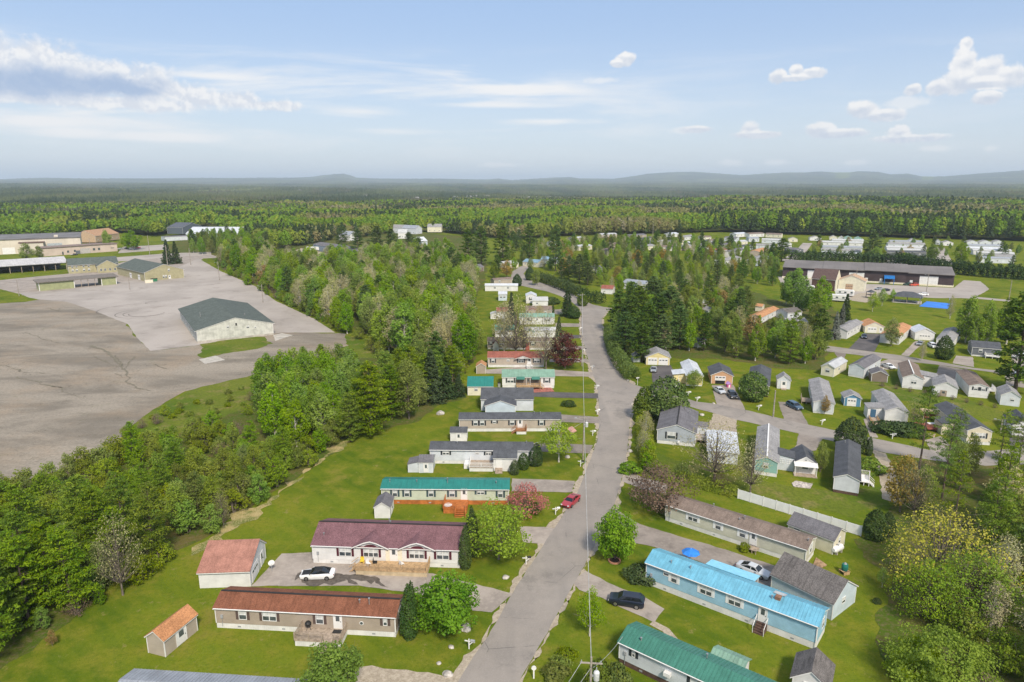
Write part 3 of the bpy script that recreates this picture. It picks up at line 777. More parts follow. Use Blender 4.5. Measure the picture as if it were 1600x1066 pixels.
t = house('mobile_home', 'cream mobile home with green metal roof and orange skirting', (597,787.7), (794.8,789), 4.3, 3.1, .6, 'E', S_PGREEN, M_TEAL, skirt=.85, skirtm=ORSK, ribs=.42, sh=TEALSH,
    wins=[('F',.105,.75,1.25,1.5,'s'),('F',.20,.75,1.25,1.5,'s'),('F',.39,.75,1.25,1.5,'s'),('F',.555,.85,1.2,1.5,'s'),('F',.78,1.2,.7,2.0,'s2'),('F',.935,.75,1.3,1.45,'s'),('F',.65,.95,2.05,.95,'d'),('R',.5,.9,1.1,1.6,'w')],
    pipes=[(.055,.35,.4),(.27,.35,.35),(.515,.3,.9),(.9,.3,.3)])
L = t['L']; dk = deck(t, L*.50, L*.685, -3.4, -.02, .95, ORANGE, sides='FL', stairs=('F', 3.0, 1.7, ORANGE), base=ORSK)
MB().lathe([(.75,.96),(.75,1.0)],12,(L*.53,-2.1)).lathe([(.06,.95),(.06,1.0)],6,(L*.53,-2.1)).build('deck_table', WHITE, t)
t = house('storage_shed', 'low dark grey roofed shed with lean-to behind the green metal roof', (655,739), (676.6,739), 3.6, 2.3, .8, 'E', S_LGREY, R_GREY, 'shed', oh=.15, wins=[('F',.5,.8,1.8,.1,'d')])
shed_roof_block(t, -2.2, -.05, .2, 3.2, 1.7, 2.2, S_LGREY, R_GREY, low='L', oh=.1)
t = house('mobile_home', 'white mobile home with charcoal roof, porch addition and white deck', (672.4,724.4), (832,725.8), 4.35, 3.1, .8, 'E', S_LGREY, R_CHAR, skirt=.7, sh=DARKSH,
    wins=[('F',.155,1.2,.8,1.95,'s2'),('F',.57,.95,.8,1.95,'s2'),('F',.46,.6,.35,2.1,'w'),('F',.935,.5,1.0,1.7,'w')], pipes=[(.26,.35,.4),(.94,.4,.4)])
L = t['L']
gable_body(t, 4.4, 3.4, 2.95, .75, 'E', S_WHITE, R_CHAR, 0, .25, 0, WHITE, None, 'porch_wall', 'porch_roof', off=(L*.63,-3.42))
o = put('door', door_mesh(.95,2.0,WHITE,'door'), t); o.location = (L*.63+1.0,-3.43,.75)
deck(t, L*.395, L*.625, -3.7, -.02, .85, GREYWOOD, railm=WHITE, base=S_WHITE, sides='FL')
st = MB()
for i in range(4): st.box(L*.63+.3, L*.63+1.7, -3.45-.3*(i+1), -3.45-.3*i, 0, .75-.19*i)
st.build('stairs', GREYWOOD, t)
MB().box(L*.34,L*.39,-2.4,-.2,.0,.9).build('ramp', WHITE, t)
t = house('storage_shed', 'small white shed with charcoal roof behind the charcoal roofed home', (704,690.6), (729.5,690.6), 2.6, 2.3, .75, 'E', S_WHITE, R_CHAR, 'shed', oh=.15, wins=[('F',.5,.9,1.8,.1,'d')])
t = house('mobile_home', 'beige mobile home with dark slate roof and little brown entry deck', (718,674.5), (876,674), 4.3, 3.1, .7, 'E', S_BEIGE, R_CHAR, skirt=.75, sh=DARKSH,
    wins=[('F',.16,.85,1.2,1.5,'s'),('F',.225,.85,1.2,1.5,'s'),('F',.345,.7,.6,2.0,'s'),('F',.52,.9,1.15,1.55,'s'),('F',.81,.8,1.25,1.5,'s'),('F',.598,.95,2.05,.85,'d')], pipes=[(.74,.4,.35),(.8,.35,.4)])
L = t['L']; deck(t, L*.56, L*.66, -1.9, -.02, .8, mat('brown_deck', (.33,.15,.065), .8, .15), base=S_WHITE, sides='FR', stairs=('L', .9, 1.1))
t = house('mobile_home', 'pale grey home with dark slate roof and gabled front wing', (752,642), (833,642), 8.0, 3.2, 1.6, 'E', S_LGREY, R_CHAR, oh=.3, pipes=[(.35,.4,.4),(.7,.4,.4)], wins=[('R',.5,.9,1.1,1.5,'w')])
gable_body(t, 7.2, 4.2, 2.9, 1.25, 'G', S_PBLUE, R_CHAR, 0, .3, 0, WHITE, None, 'wing_wall', 'wing_roof', off=(1.2,-4.22))
t = house('garage', 'cream garage with bright green roof at the wood edge', (731,618), (770,618), 6.0, 2.7, 1.7, 'E', S_CREAM, M_TEAL, 'garage', oh=.25, ribs=.5, wins=[('F',.33,.8,.8,1.3,'w'),('F',.75,.9,2.0,.1,'d')])
t = house('mobile_home', 'white home with pale green metal roof and recessed timber porch', (785,606.6), (866,606.6), 6.2, 3.3, 1.2, 'E', S_WHITE, M_PGREEN, skirt=.8, ribs=.5, sh=DARKSH,
    wins=[('F',.155,1.7,1.2,1.6,'s2'),('F',.855,1.0,1.2,1.6,'s'),('F',.5,1.0,2.0,.9,'d')])
L = t['L']; deck(t, L*.27, L*.73, -1.8, -.02, .9, DECKWOOD, sides='FLR', stairs=('R', .9, 1.0)); MB().box(L*.26,L*.74,-.06,.0,1.0,2.9).build('porch_recess', S_BROWN, t)
for i in (.33, .62): MB().prism([(-1.2,2.75),(0,3.2),(0,3.3),(-1.2,2.85)], 0, L*(i-.06), L*(i+.1)).build('awning', M_GREEN, t)
t = house('storage_shed', 'small tan shed with orange gable roof beside the bright green garage roof', (744.5,584), (759,584), 3.4, 2.4, .9, 'G', S_TAN, R_ORANGE, 'shed', oh=.2)
t = house('mobile_home', 'beige home with red shingle roof and small central front gable', (762.5,574), (850,574), 5.2, 3.2, 1.2, 'E', S_BEIGE, R_RED, skirt=.8, sh=DARKSH,
    wins=[('F',.09,.9,1.2,1.5,'s'),('F',.59,1.6,1.2,1.5,'s2'),('F',.87,1.6,1.2,1.5,'s2'),('F',.735,1.0,2.1,.9,'d'),('F',.36,.8,.5,1.9,'w')])
L = t['L']; gable_body(t, 4.6, 1.2, 3.05, .8, 'G', S_WHITE, R_RED, 2.9, .3, 0, WHITE, None, 'gable_wall', 'front_gable', off=(L*.49,-.8)); deck(t, L*.68, L*.80, -1.4, -.02, .8, WHITE, sides='', stairs=('F', .9, 1.2))
t = house('mobile_home', 'grey brown mobile home with dark roof behind the red shingle home', (762,546), (866,547), 4.4, 3.1, .7, 'E', S_TAN, R_TAUPE, skirt=.7, sh=DARKSH,
    wins=[('F',.05,.8,1.1,1.5,'s'),('F',.2,.8,1.1,1.5,'s'),('F',.68,.9,1.1,1.5,'s'),('F',.9,.9,1.1,1.5,'w'),('F',.6,.9,2.0,.8,'d:red_stain')])
L = t['L']; MB().box(L*.57,L*.63,-1.6,-.02,0,.8).build('steps', REDWOOD, t)
t = house('storage_shed', 'small shed with dark red gable roof in front of the grey brown home', (770,548), (779,548), 2.6, 2.2, 1.2, 'G', S_WHITE, mat('dark_red_roof', (.16,.035,.03), .7), 'shed', oh=.25)
t = house('mobile_home', 'white mobile home with pale roof and small green entry gable by the road', (820,529), (868,529), 4.4, 3.1, .7, 'E', S_WHITE, M_PALE, skirt=.6, sh=DARKSH, wins=[('F',.15,.9,1.1,1.5,'s'),('F',.75,1.5,1.1,1.5,'w2')])
gable_body(t, 2.6, 1.6, 2.7, .9, 'G', S_WHITE, M_GREEN, 0, .25, 0, WHITE, None, 'entry_wall', 'entry_roof', off=(.6,-1.65))
t = house('mobile_home', 'white home with dull green roof against the bare trees', (774,528), (803,528), 5.5, 3.0, 1.3, 'E', S_WHITE, M_GREEN, skirt=.6, sh=DARKSH, wins=[('F',.2,1.0,1.1,1.4,'s'),('F',.6,1.0,1.1,1.4,'w')])
t = house('mobile_home', 'white home with pale green roof facing the narrow lawn strip', (812,507), (866,507), 5.0, 3.1, 1.0, 'E', S_WHITE, M_PGREEN, skirt=.6, wins=[('F',.8,1.4,1.1,1.4,'s2'),('F',.3,.9,1.1,1.4,'s'),('F',.5,.9,2.0,.6,'d')])
t = house('mobile_home', 'white home with brown red roof at the wood edge, upper row', (776,499), (801,499), 5.2, 3.4, 1.2, 'E', S_WHITE, R_RED, skirt=.6, wins=[('F',.75,1.0,1.1,1.5,'s')])
shed_roof_block(t, -2.5, -.05, .5, 4, 2.1, 2.8, S_WHITE, M_PALE, low='L')
t = house('mobile_home', 'pinkish beige home with brown roof beside the golden bush', (822,495), (862,495), 5.4, 3.0, 1.2, 'E', S_BEIGE, R_TAUPE, skirt=.5, wins=[('F',.2,.9,1.0,1.4,'w'),('F',.75,.9,1.0,1.4,'w')])
gable_body(t, 3.6, 1.6, 2.8, .9, 'G', S_BEIGE, R_RED, 0, .25, 0, WHITE, None, 'entry_wall', 'entry_roof', off=(.9,-1.65))
t = house('garage', 'white garage with pale roof at the bend of the drive', (832,479), (856,479), 6.5, 2.8, 1.2, 'E', S_WHITE, M_PALE, 'garage', wins=[('F',.3,.9,.9,1.2,'w'),('R',.5,2.6,2.1,.03,'g')])
t = house('mobile_home', 'white home with bright white roof behind the pale roofed garage', (822,474), (838,474), 6.2, 3.6, 1.0, 'G', S_WHITE, M_WHITE, wins=[('F',.5,1.2,1.1,1.6,'s')])
t = house('mobile_home', 'low white home half hidden by the tall bare trees', (779,470), (792,470), 7, 3.2, .8, 'E', S_PBLUE, M_WHITE, wins=[('F',.3,1.0,1.1,1.4,'w'),('F',.7,1.0,1.1,1.4,'w')])
t = house('mobile_home', 'long white roofed home at the head of the left row', (758,455), (809,455), 4.6, 3.0, .7, 'E', S_WHITE, M_WHITE, wins=[('F',.3,1.0,1.1,1.4,'w'),('F',.7,1.0,1.1,1.4,'w')])
t = house('mobile_home', 'pinkish long home beyond the white roofed home by the round spruce', (772,446), (800,444), 4.6, 3.0, .7, 'E', S_BEIGE, R_TAUPE, wins=[('F',.3,1.0,1.1,1.4,'w')])

# ---------------------------------------------------------------- homes along the main road, right side
SD = (G(1274,1015.6)-G(1008.5,912)).normalized()
a = G(966.6,1036)
t = house('mobile_home', 'white mobile home with dark green metal roof at the bottom edge', a, a+SD*22, 4.3, 3.0, .75, 'E', S_LGREY, M_GREEN, skirt=.7, skirtm=BRSK, world=True, ribs=.42, sh=DARKSH,  # dark skirting box paints the shade of the open space underneath
    wins=[('F',.085,.3,.75,1.75,'s'),('F',.42,.8,1.2,1.4,'s')], pipes=[(.1,.25,.3),(.43,.62,.45)])
L = t['L']; gable_body(t, 3.6, 2.4, 2.55, .5, 'E', S_WHITE, M_PGREEN, 0, .3, .42, WHITE, None, 'entry_wall', 'entry_roof', off=(L*.42,4.4), trim_on=False)
MB().box(L*.265,L*.30,-.55,-.02,1.55,2.0).build('air_conditioner', WHITE, t)
shed_roof_block(t, L*.55, L*.83, -2.6, -.02, 2.45, 2.95, S_LGREY, M_GREEN, low='F', oh=.25, nm='porch')
t = house('mobile_home', 'sky blue mobile home with bright blue metal roof', (1008.5,912), (1274,1015.6), 4.3, 3.45, .85, 'E', S_BLUE, M_BLUE, skirt=.95, ribs=.42, sh=WHITESH,
    wins=[('F',.135,.75,.65,2.45,'w'),('F',.185,.75,1.2,1.85,'s'),('F',.385,1.5,1.2,1.85,'s2'),('F',.555,1.5,1.2,1.85,'s2'),('F',.715,.95,2.05,1.0,'d'),('R',.62,.9,1.3,1.6,'w')], pipes=[(.14,.25,.3),(.26,.3,.3),(.74,.28,.35)])
L = t['L']
st = MB()
for i in range(5): st.box(L*.715-.65, L*.715+.65, -.28*(i+1), -.28*i-.02, .0, .95-.19*i)
st.build('steps', BRSK, t)
r = MB()
for e in (-.68, .68): r.prism([(-.05,1.0),(-.05,1.9),(-1.45,.95),(-1.45,.0),(-1.38,0),(-1.38,.9),(-.12,1.75),(-.12,1.0)], 0, L*.715+e-.03, L*.715+e+.03)
r.build('railing', WHITE, t)
MB().prism([(4.3,3.50),(6.6,3.15),(6.6,3.22),(4.3,3.58)], 0, L*.30, L*.60).build('awning', mat('pale_blue_awning', (.24,.55,.70), .4, .04), t)
p = MB()
for u in (.31, .45, .59): p.box(L*u-.06, L*u+.06, 6.35, 6.47, 0, 3.15)
p.build('awning_post', WHITE, t)
MB().box(L*.755,L*.785,1.2,1.9,3.6,4.35).build('chimney', mat('rusty_flue', (.24,.13,.08), .8), t)
MB().prism([(1.95,4.33),(3.0,4.06),(3.0,4.10),(1.95,4.37)], 0, L*.735, L*.80).build('roof_patch', M_PALE, t)
t = house('garage', 'long pale blue garage with weathered grey roof behind the blue home', (1204,922), (1299,969.6), 6.2, 2.7, 2.0, 'E', S_PBLUE, R_WEATH, 'garage', oh=.3, wins=[('R',.45,.8,.8,1.4,'w'),('L',.5,2.6,2.1,.03,'g')])
t = house('mobile_home', 'sage grey mobile home with brown roof and white shutters', (1039,813), (1257.5,886), 4.4, 3.0, .8, 'E', S_SAGE, R_TAUPE, skirt=.75, sh=WHITESH, ridge=None,
    wins=[('F',.215,1.5,1.2,1.5,'s2'),('F',.405,.8,1.2,1.5,'s'),('F',.58,.8,1.2,1.5,'s'),('F',.655,.95,2.05,.8,'d'),('R',.5,.8,1.4,1.4,'s')], pipes=[(.32,.55,.5),(.56,.38,.55),(.53,.3,.2),(.99,.3,.3)])
L = t['L']; deck(t, L*.64, L*.70, -1.3, -.02, .65, GREYWOOD, sides='')
t = house('storage_shed', 'long cream shed with grey roof beside the white fence', (1230,839.5), (1300.5,866.8), 4.2, 2.5, 1.2, 'E', S_CREAM, R_GREY, 'shed', oh=.2, wins=[('R',.5,.6,.9,1.2,'w'),('F',.2,.9,.5,1.8,'w')])
t = house('storage_shed', 'white shed with dark gable roof at the bottom edge of the lawn', (1236,1084), (1291,1103), 4.2, 2.4, 1.3, 'G', S_WHITE, R_WEATH, 'shed', oh=.3, wins=[('F',.5,1.2,1.9,.1,'d')])

# ---------------------------------------------------------------- side street, near row
t = house('doublewide_home', 'grey doublewide with slate roof behind the roadside hedge', (1026.3,692.4), (1086,698.5), 14.0, 3.3, 1.45, 'G', S_GREY, R_GREY, skirt=.75, sh=DARKSH, ridge=DARKVENT,
    wins=[('F',.37,1.7,1.4,1.35,'s'),('R',.2,.9,1.1,1.5,'w'),('R',.5,1.0,2.05,.8,'d')], pipes=[(.65,.85,.5),(.78,.72,.6)])
L = t['L']; MB().box(L*.54,L*.6,-.35,-.02,.55,1.0).build('air_conditioner', WHITE, t)
gable_body(t, 2.3, 3.0, 2.7, .5, 'E', S_LGREY, R_GREY, 0, .2, 0, WHITE, None, 'porch_wall', 'porch_roof', off=(L+.02,6.0))
deck(t, L+.05, L+2.2, 2.4, 5.9, .8, GREYWOOD, railm=WHITE, sides='FR')
t = house('mobile_home', 'low home with flat white roof behind the bare budding tree', (1106,722), (1151.5,726.6), 12.0, 2.5, .25, 'G', S_LGREY, M_WHITE, wins=[('F',.45,1.3,1.0,1.0,'w'),('R',.3,.9,1.1,1.1,'w')], oh=.35)
t = house('mobile_home', 'teal fronted mobile home with long grey roof', (1178.3,741), (1213.7,746), 19, 3.2, .85, 'G', S_TEAL, R_LGREY, skirt=.75, ridge=WHITE, wins=[('F',.48,.8,1.0,1.6,'w'),('L',.3,.9,1.1,1.5,'w'),('R',.75,.9,1.1,1.5,'w')], pipes=[(.3,.8,.4)])
L = t['L']; wo = shed_roof_block(t, L+.02, L+3.0, 4.0, 7.6, 2.7, 3.15, S_LGREY, R_CHAR, low='R', oh=.15)
for x in (.8, 2.1):
    fr, p, bl = window_mesh(.9, .8, 2, WHITE, GLASS); o = put('window', fr, wo); o.location = (L+x, 3.99, 1.5)
t = house('storage_shed', 'white shed with charcoal roof and porch beside the teal home', (1240.5,739), (1273.4,742.4), 6.2, 2.5, 1.2, 'G', S_WHITE, R_CHAR, 'shed', oh=.3, wins=[('F',.5,.45,.45,2.75,'w'),('F',.5,2.0,1.9,.1,'d')])
L = t['L']; MB().prism([(-1.5,2.0),(-.02,2.4),(-.02,2.47),(-1.5,2.08)], 0, -.2, L+.2).build('porch_roof', WHITE, t)
p = MB()
for x in (.0, L): p.box(x-.05, x+.05, -1.4, -1.3, 0, 2.0)
p.build('porch_post', WHITE, t); MB().box(-.2, L+.2, -1.6, -.02, 0, .15).build('porch_floor', GREYWOOD, t)
t = house('mobile_home', 'white mobile home with charcoal roof and brown skirting by the white steps', (1301,769), (1340.5,776), 18.6, 3.2, .85, 'G', S_LGREY, R_CHAR, skirt=.6, skirtm=BRSK, wins=[('R',.25,.8,1.1,1.5,'w'),('R',.65,.8,1.1,1.5,'w'),('R',.42,.95,2.0,.7,'d')], pipes=[(.35,.9,.4)])
L = t['L']; deck(t, L+.02, L+1.9, 5.5, 9.0, .75, WHITE, sides='BR', stairs=('R', .6, 1.1), base=None)

# ---------------------------------------------------------------- side street, far row
t = house('garage', 'yellow double garage with pale roof at the head of the dark drive', (1009.4,570), (1046,571), 7.0, 2.7, 1.5, 'G', S_YELLOW, R_LGREY, 'garage', oh=.45, wins=[('F',.27,2.7,2.2,.03,'g'),('F',.73,2.7,2.2,.03,'g')])
t = house('storage_shed', 'tiny grey shed tucked behind the clipped hedge', (989,566), (1000,566), 2.6, 2.1, .7, 'G', S_LGREY, R_LGREY, 'shed', oh=.15, wins=[('F',.5,.9,1.7,.1,'d')])
t = house('mobile_home', 'yellow home with white metal roof and white ramp', (1072,602.8), (1097,603.7), 14, 3.1, 1.0, 'G', S_YELLOW, M_WHITE, skirt=.4, skirtm=S_WHITE, wins=[('F',.4,1.0,1.1,1.5,'w'),('L',.3,1.0,1.1,1.5,'w')], oh=.3)
wo = shed_roof_block(t, -3.2, -.02, 2.2, 6.2, 2.6, 3.0, S_YELLOW, M_WHITE, low='L', oh=.4); fr, p, bl = window_mesh(.9, .9, 1, WHITE, GLASS); o = put('window', fr, wo); o.location = (-1.4, 2.19, 1.3)
MB().prism([(2.0,.7),(-2.8,0),(-2.8,.9),(2.0,1.6)], 0, -3.3, -3.22).prism([(2.0,.6),(-2.8,0),(2.0,0)], 0, -3.2, -2.0).prism([(2.0,.7),(-2.8,0),(-2.8,.9),(2.0,1.6)], 0, -1.98, -1.9).build('ramp', WHITE, t)
t = house('garage', 'peach garage with slate roof and half open door', (1111,599.4), (1144,601), 8.5, 2.7, 1.3, 'G', S_PEACH, R_CHAR, 'garage', oh=.35, wins=[('F',.42,2.7,1.2,1.0,'g')])
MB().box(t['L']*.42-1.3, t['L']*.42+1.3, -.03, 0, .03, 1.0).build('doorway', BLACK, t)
t = house('mobile_home', 'cream mobile home with slate roof behind the round bushy tree', (1167,617.5), (1200,621), 18, 3.2, 1.0, 'G', S_CREAM, R_CHAR, skirt=.6, skirtm=BRSK, wins=[('L',.3,.9,1.1,1.5,'w'),('L',.7,.9,1.1,1.5,'w'),('F',.6,1.4,1.1,1.5,'w2')])
deck(t, -2.2, -.03, 2.0, 6.0, .8, WHITE, sides='FL')
t = house('storage_shed', 'tall white garden shed with grey roof standing alone on the lawn', (1214,607), (1234,608.6), 3.8, 2.7, 1.2, 'G', S_LGREY, R_LGREY, 'shed', oh=.25, wins=[('F',.5,1.4,2.0,.15,'d')])
MB().box(t['L']*.3, t['L']*.7, -1.2, -.02, 0, .2).build('ramp', GREYWOOD, t)
t = house('mobile_home', 'white mobile home with long pale weathered roof and dark entry deck', (1270,645), (1299,645), 20, 3.0, .8, 'G', S_LGREY, R_LGREY, skirt=.4, skirtm=S_WHITE, wins=[('L',.25,.9,1.1,1.4,'w'),('L',.75,.9,1.1,1.4,'w'),('L',.5,.9,2.0,.6,'d')], turn=-.35, pipes=[(.4,.8,.3)])
deck(t, -2.4, -.03, 6.5, 10.0, .7, GREYWOOD, sides='FL')
t = house('storage_shed', 'blue shed with pale grey roof and white door', (1318.5,634), (1344,636), 4.0, 2.4, .9, 'G', siding('deep_blue_siding', (.09,.22,.34)), R_LGREY, 'shed', oh=.3, wins=[('F',.45,1.9,2.0,.05,'g')])
t = house('mobile_home', 'white home with grey roof and long wooden ramp', (1381.5,660), (1416,662), 15, 3.1, 1.0, 'G', S_WHITE, R_LGREY, skirt=.3, skirtm=S_WHITE, wins=[('L',.7,.9,1.1,1.5,'w')], pipes=[(.55,.6,.4)], turn=-.1)
wo = shed_roof_block(t, -3.4, -.02, 1.6, 5.4, 2.7, 3.1, S_WHITE, R_LGREY, low='L', oh=.2); o = put('door', door_mesh(.95, 2.0, S_DKBLUE, 'door'), wo); o.location = (-2.2, 1.59, .4)
fr, p, bl = window_mesh(.9, .9, 1, WHITE, GLASS); o = put('window', fr, wo); o.location = (-.8, 1.59, 1.3)
rp = MB()
for x in (-3.0, -1.3): rail(rp, (x, -4.5), (x, 1.4), .1, .9)
rp.build('ramp_rail', DECKWOOD, t); MB().prism([(1.5,.5),(-4.5,.02),(1.5,0)], 0, -2.95, -1.35).build('ramp', GREYWOOD, t)
t = house('mobile_home', 'cream home with slate roof and wide bay window behind the pine', (1509,693.7), (1546.6,696), 17, 3.3, 1.0, 'G', siding('ivory_siding', (.62,.56,.43)), R_CHAR, skirt=.7, sh=DARKSH, wins=[('F',.5,2.3,1.1,1.5,'s4'),('L',.6,.9,1.1,1.5,'w')], pipes=[(.6,.6,.3),(.5,.8,.3)])
shed_roof_block(t, -3.0, -.02, 5, 9, 2.6, 3.1, siding('ivory_siding', (.62,.56,.43)), R_CHAR, low='L', oh=.2)
t = house('garage', 'white garage with dark roof at the right edge by the dark drive', (1581,680), (1615,684), 7.5, 2.6, 1.4, 'G', S_WHITE, R_CHAR, 'garage', oh=.4, wins=[('F',.55,3.2,2.1,.03,'g')])
# ---------------------------------------------------------------- between the side street and the upper street
t = house('mobile_home', 'cream home with light roof at the foot of the spreading pine', (1282.5,586), (1303,588), 11, 2.9, .9, 'G', S_CREAM, M_PALE, wins=[('F',.5,1.1,1.1,1.2,'w'),('R',.4,.9,1.1,1.3,'w')], turn=-.35)
t = house('mobile_home', 'pale grey home with dark grey roof beside the parked white car', (1325,587.5), (1350,590), 15, 3.3, 1.0, 'G', S_LGREY, R_GREY, skirt=.5, wins=[('R',.25,.9,1.1,1.5,'w'),('R',.7,.9,1.1,1.5,'w')], turn=-.35)
deck(t, t['L']+.03, t['L']+2.6, 6, 9.5, .8, WHITE, sides='FR')
t = house('storage_shed', 'brown grey shed with dark gable roof near the white car', (1361,596), (1386,598), 4.4, 2.4, 1.0, 'G', S_BROWN, R_GREY, 'shed', oh=.25)
t = house('mobile_home', 'white L shaped home with brown grey roof', (1409,606), (1439,607.5), 16, 3.2, 1.1, 'G', S_WHITE, R_TAUPE, skirt=.4, skirtm=S_WHITE, ridge=WHITE, wins=[('F',.55,1.2,1.1,1.5,'w2'),('R',.2,.9,1.1,1.5,'w')], turn=-.25)
wo = shed_roof_block(t, t['L']+.02, t['L']+4.0, 4.0, 9.0, 2.7, 3.2, S_WHITE, R_LGREY, low='R', oh=.2); fr, p, bl = window_mesh(.8, 1.1, 1, WHITE, GLASS); o = put('window', fr, wo); o.location = (t['L']+2.4, 3.99, 1.3)
t = house('storage_shed', 'wide white shed with pale grey roof and small dark door', (1458,617.5), (1494,621), 8.0, 2.8, 1.3, 'G', S_WHITE, R_LGREY, 'shed', oh=.25, wins=[('F',.42,1.3,1.5,.03,'d:weathered_wood')], turn=-.1)
t = house('mobile_home', 'white home with black shutters and dark roof edged in white', (1512.5,620), (1542.5,622.5), 15, 3.2, .7, 'G', S_WHITE, R_TAUPE, skirt=.7, sh=DARKSH, wins=[('F',.33,.8,.8,2.0,'s'),('F',.72,.8,.8,2.0,'s')], turn=-.05)
deck(t, t['L']+.03, t['L']+3.0, 5, 9, .8, WHITE, sides='FR')
t = house('storage_shed', 'grey sided shed with pale roof at the right edge under the pine', (1562,632.5), (1592,636), 6.5, 2.8, 1.2, 'G', S_LGREY, R_LGREY, 'shed', oh=.2, wins=[('F',.6,.8,.8,1.3,'w')])
# ---------------------------------------------------------------- beyond the upper street
def two(name, label, A, B, D, eave, rise, ax, wm, rm, n=3, cat='mobile home', **k):
    ws = [('F', (i+.5)/n, .9, 1.1, 1.4, 'w') for i in range(n)]
    ws += [('R', .5, .9, 1.1, 1.4, 'w')]
    return house(name, label, A, B, D, eave, rise, ax, wm, rm, cat, wins=ws, **k)
two('mobile_home', 'white home with grey roof and a row of dark windows near the lawn', (1322.5,530), (1347,516), 4.8, 3.1, .9, 'E', S_WHITE, R_LGREY, 5, sh=DARKSH)
t = house('garage', 'cream garage with orange roof and wide white door', (1351,520), (1380,521), 7.5, 2.7, 1.5, 'G', S_CREAM, R_ORANGE, 'garage', oh=.4, wins=[('F',.38,2.9,2.1,.03,'g'),('F',.85,.9,2.0,.05,'d')])
two('mobile_home', 'white home with orange brown roof behind the yellow green bush', (1404,539), (1423,522.5), 6.0, 3.1, 1.0, 'E', S_WHITE, R_ORANGE, 4)
t = house('garage', 'white garage with bright roof and three dark door panes', (1429,531), (1459,532.5), 7.5, 2.9, 1.5, 'G', S_WHITE, M_WHITE, 'garage', oh=.3, wins=[('F',.5,3.4,2.2,.03,'g')])
two('mobile_home', 'white home with grey roof peeping out behind the round dark spruce', (1487.5,546), (1500,529), 4.8, 3.1, .9, 'E', S_WHITE, R_LGREY, 4)
t = house('mobile_home', 'slate grey home with dark roof behind the large leafy pine', (1517.5,556), (1562,560), 8, 3.1, 1.3, 'E', S_DGREY, R_CHAR, skirt=.5, wins=[('F',.3,.9,1.1,1.4,'w')])
deck(t, t['L']*.45, t['L']*.95, -2.0, -.02, .8, WHITE, sides='FLR')
two('mobile_home', 'white mobile home with rusty orange roof among the trees', (1189,507.5), (1216,493.5), 4.6, 3.1, .8, 'E', S_WHITE, R_ORANGE, 4, skirt=.5, skirtm=BRSK)
t = house('storage_shed', 'small shed with orange roof behind the rusty orange home', (1180,486), (1190,487), 4, 2.3, .8, 'E', S_CREAM, R_ORANGE, 'shed')
two('mobile_home', 'pale grey home with grey roof half hidden under the spruces', (1232,517), (1262,516), 7, 3.1, 1.2, 'E', S_LGREY, R_LGREY, 3)
two('mobile_home', 'white grey home with weathered roof behind the shaded pines', (1230,500), (1252,498), 6.5, 3.1, 1.2, 'E', S_LGREY, R_WEATH, 2)
t = house('storage_shed', 'small white shed with dark slate roof under the tall pines', (1080,541), (1092,543), 4, 2.4, .9, 'G', S_WHITE, R_CHAR, 'shed', turn=-.3)
two('mobile_home', 'beige home with flat roof in the middle of the pines', (1092,486), (1106,482), 6, 3.2, .6, 'E', S_BEIGE, M_PALE, 2)
t = house('storage_shed', 'blue grey shed beside the beige home in the pines', (1106,495), (1119,494), 4, 2.6, 1.1, 'G', S_PBLUE, R_LGREY, 'shed', wins=[('F',.5,.9,1.8,.1,'d')])
two('doublewide_home', 'long grey white home behind the road bend hedge', (972,451), (1006,455), 9, 3.4, 1.4, 'E', S_WHITE, M_GREY, 4)
t = house('mobile_home', 'low home with red roof beside the dark hedge', (939,459), (957,460), 6, 2.8, 1.3, 'E', S_WHITE, R_RED)
t = house('mobile_home', 'white home with black windows right of the long grey white home', (994,459), (1010,457), 5, 3.2, 1.4, 'G', S_WHITE, M_GREY, wins=[('F',.5,1.6,1.4,1.2,'w2')])
two('mobile_home', 'grey roofed home behind the broad pine pair at the cul de sac', (925,428), (942,427), 8, 3.0, 1.4, 'E', S_LGREY, R_GREY, 2)
two('mobile_home', 'cream home with beige roof at the far bend', (789,420), (810,418), 8, 3.0, 1.4, 'E', S_CREAM, M_PALE, 2)
two('mobile_home', 'cream home with blue metal roof at the far bend', (817,416), (840,418), 8, 3.2, 1.5, 'E', S_CREAM, metalroof('pale_blue_metal_roof', (.24,.38,.48)), 3)
two('mobile_home', 'pale blue home with blue white roof right of the cream blue roofed home', (845,412), (867,413), 8, 3.2, 1.5, 'E', S_PBLUE, metalroof('pale_blue_metal_roof', (.24,.38,.48)), 3)
two('mobile_home', 'dark roofed home hidden at the end of the left wood', (735,426), (756,424), 8, 3.0, 1.3, 'E', S_BROWN, R_GREY, 2)

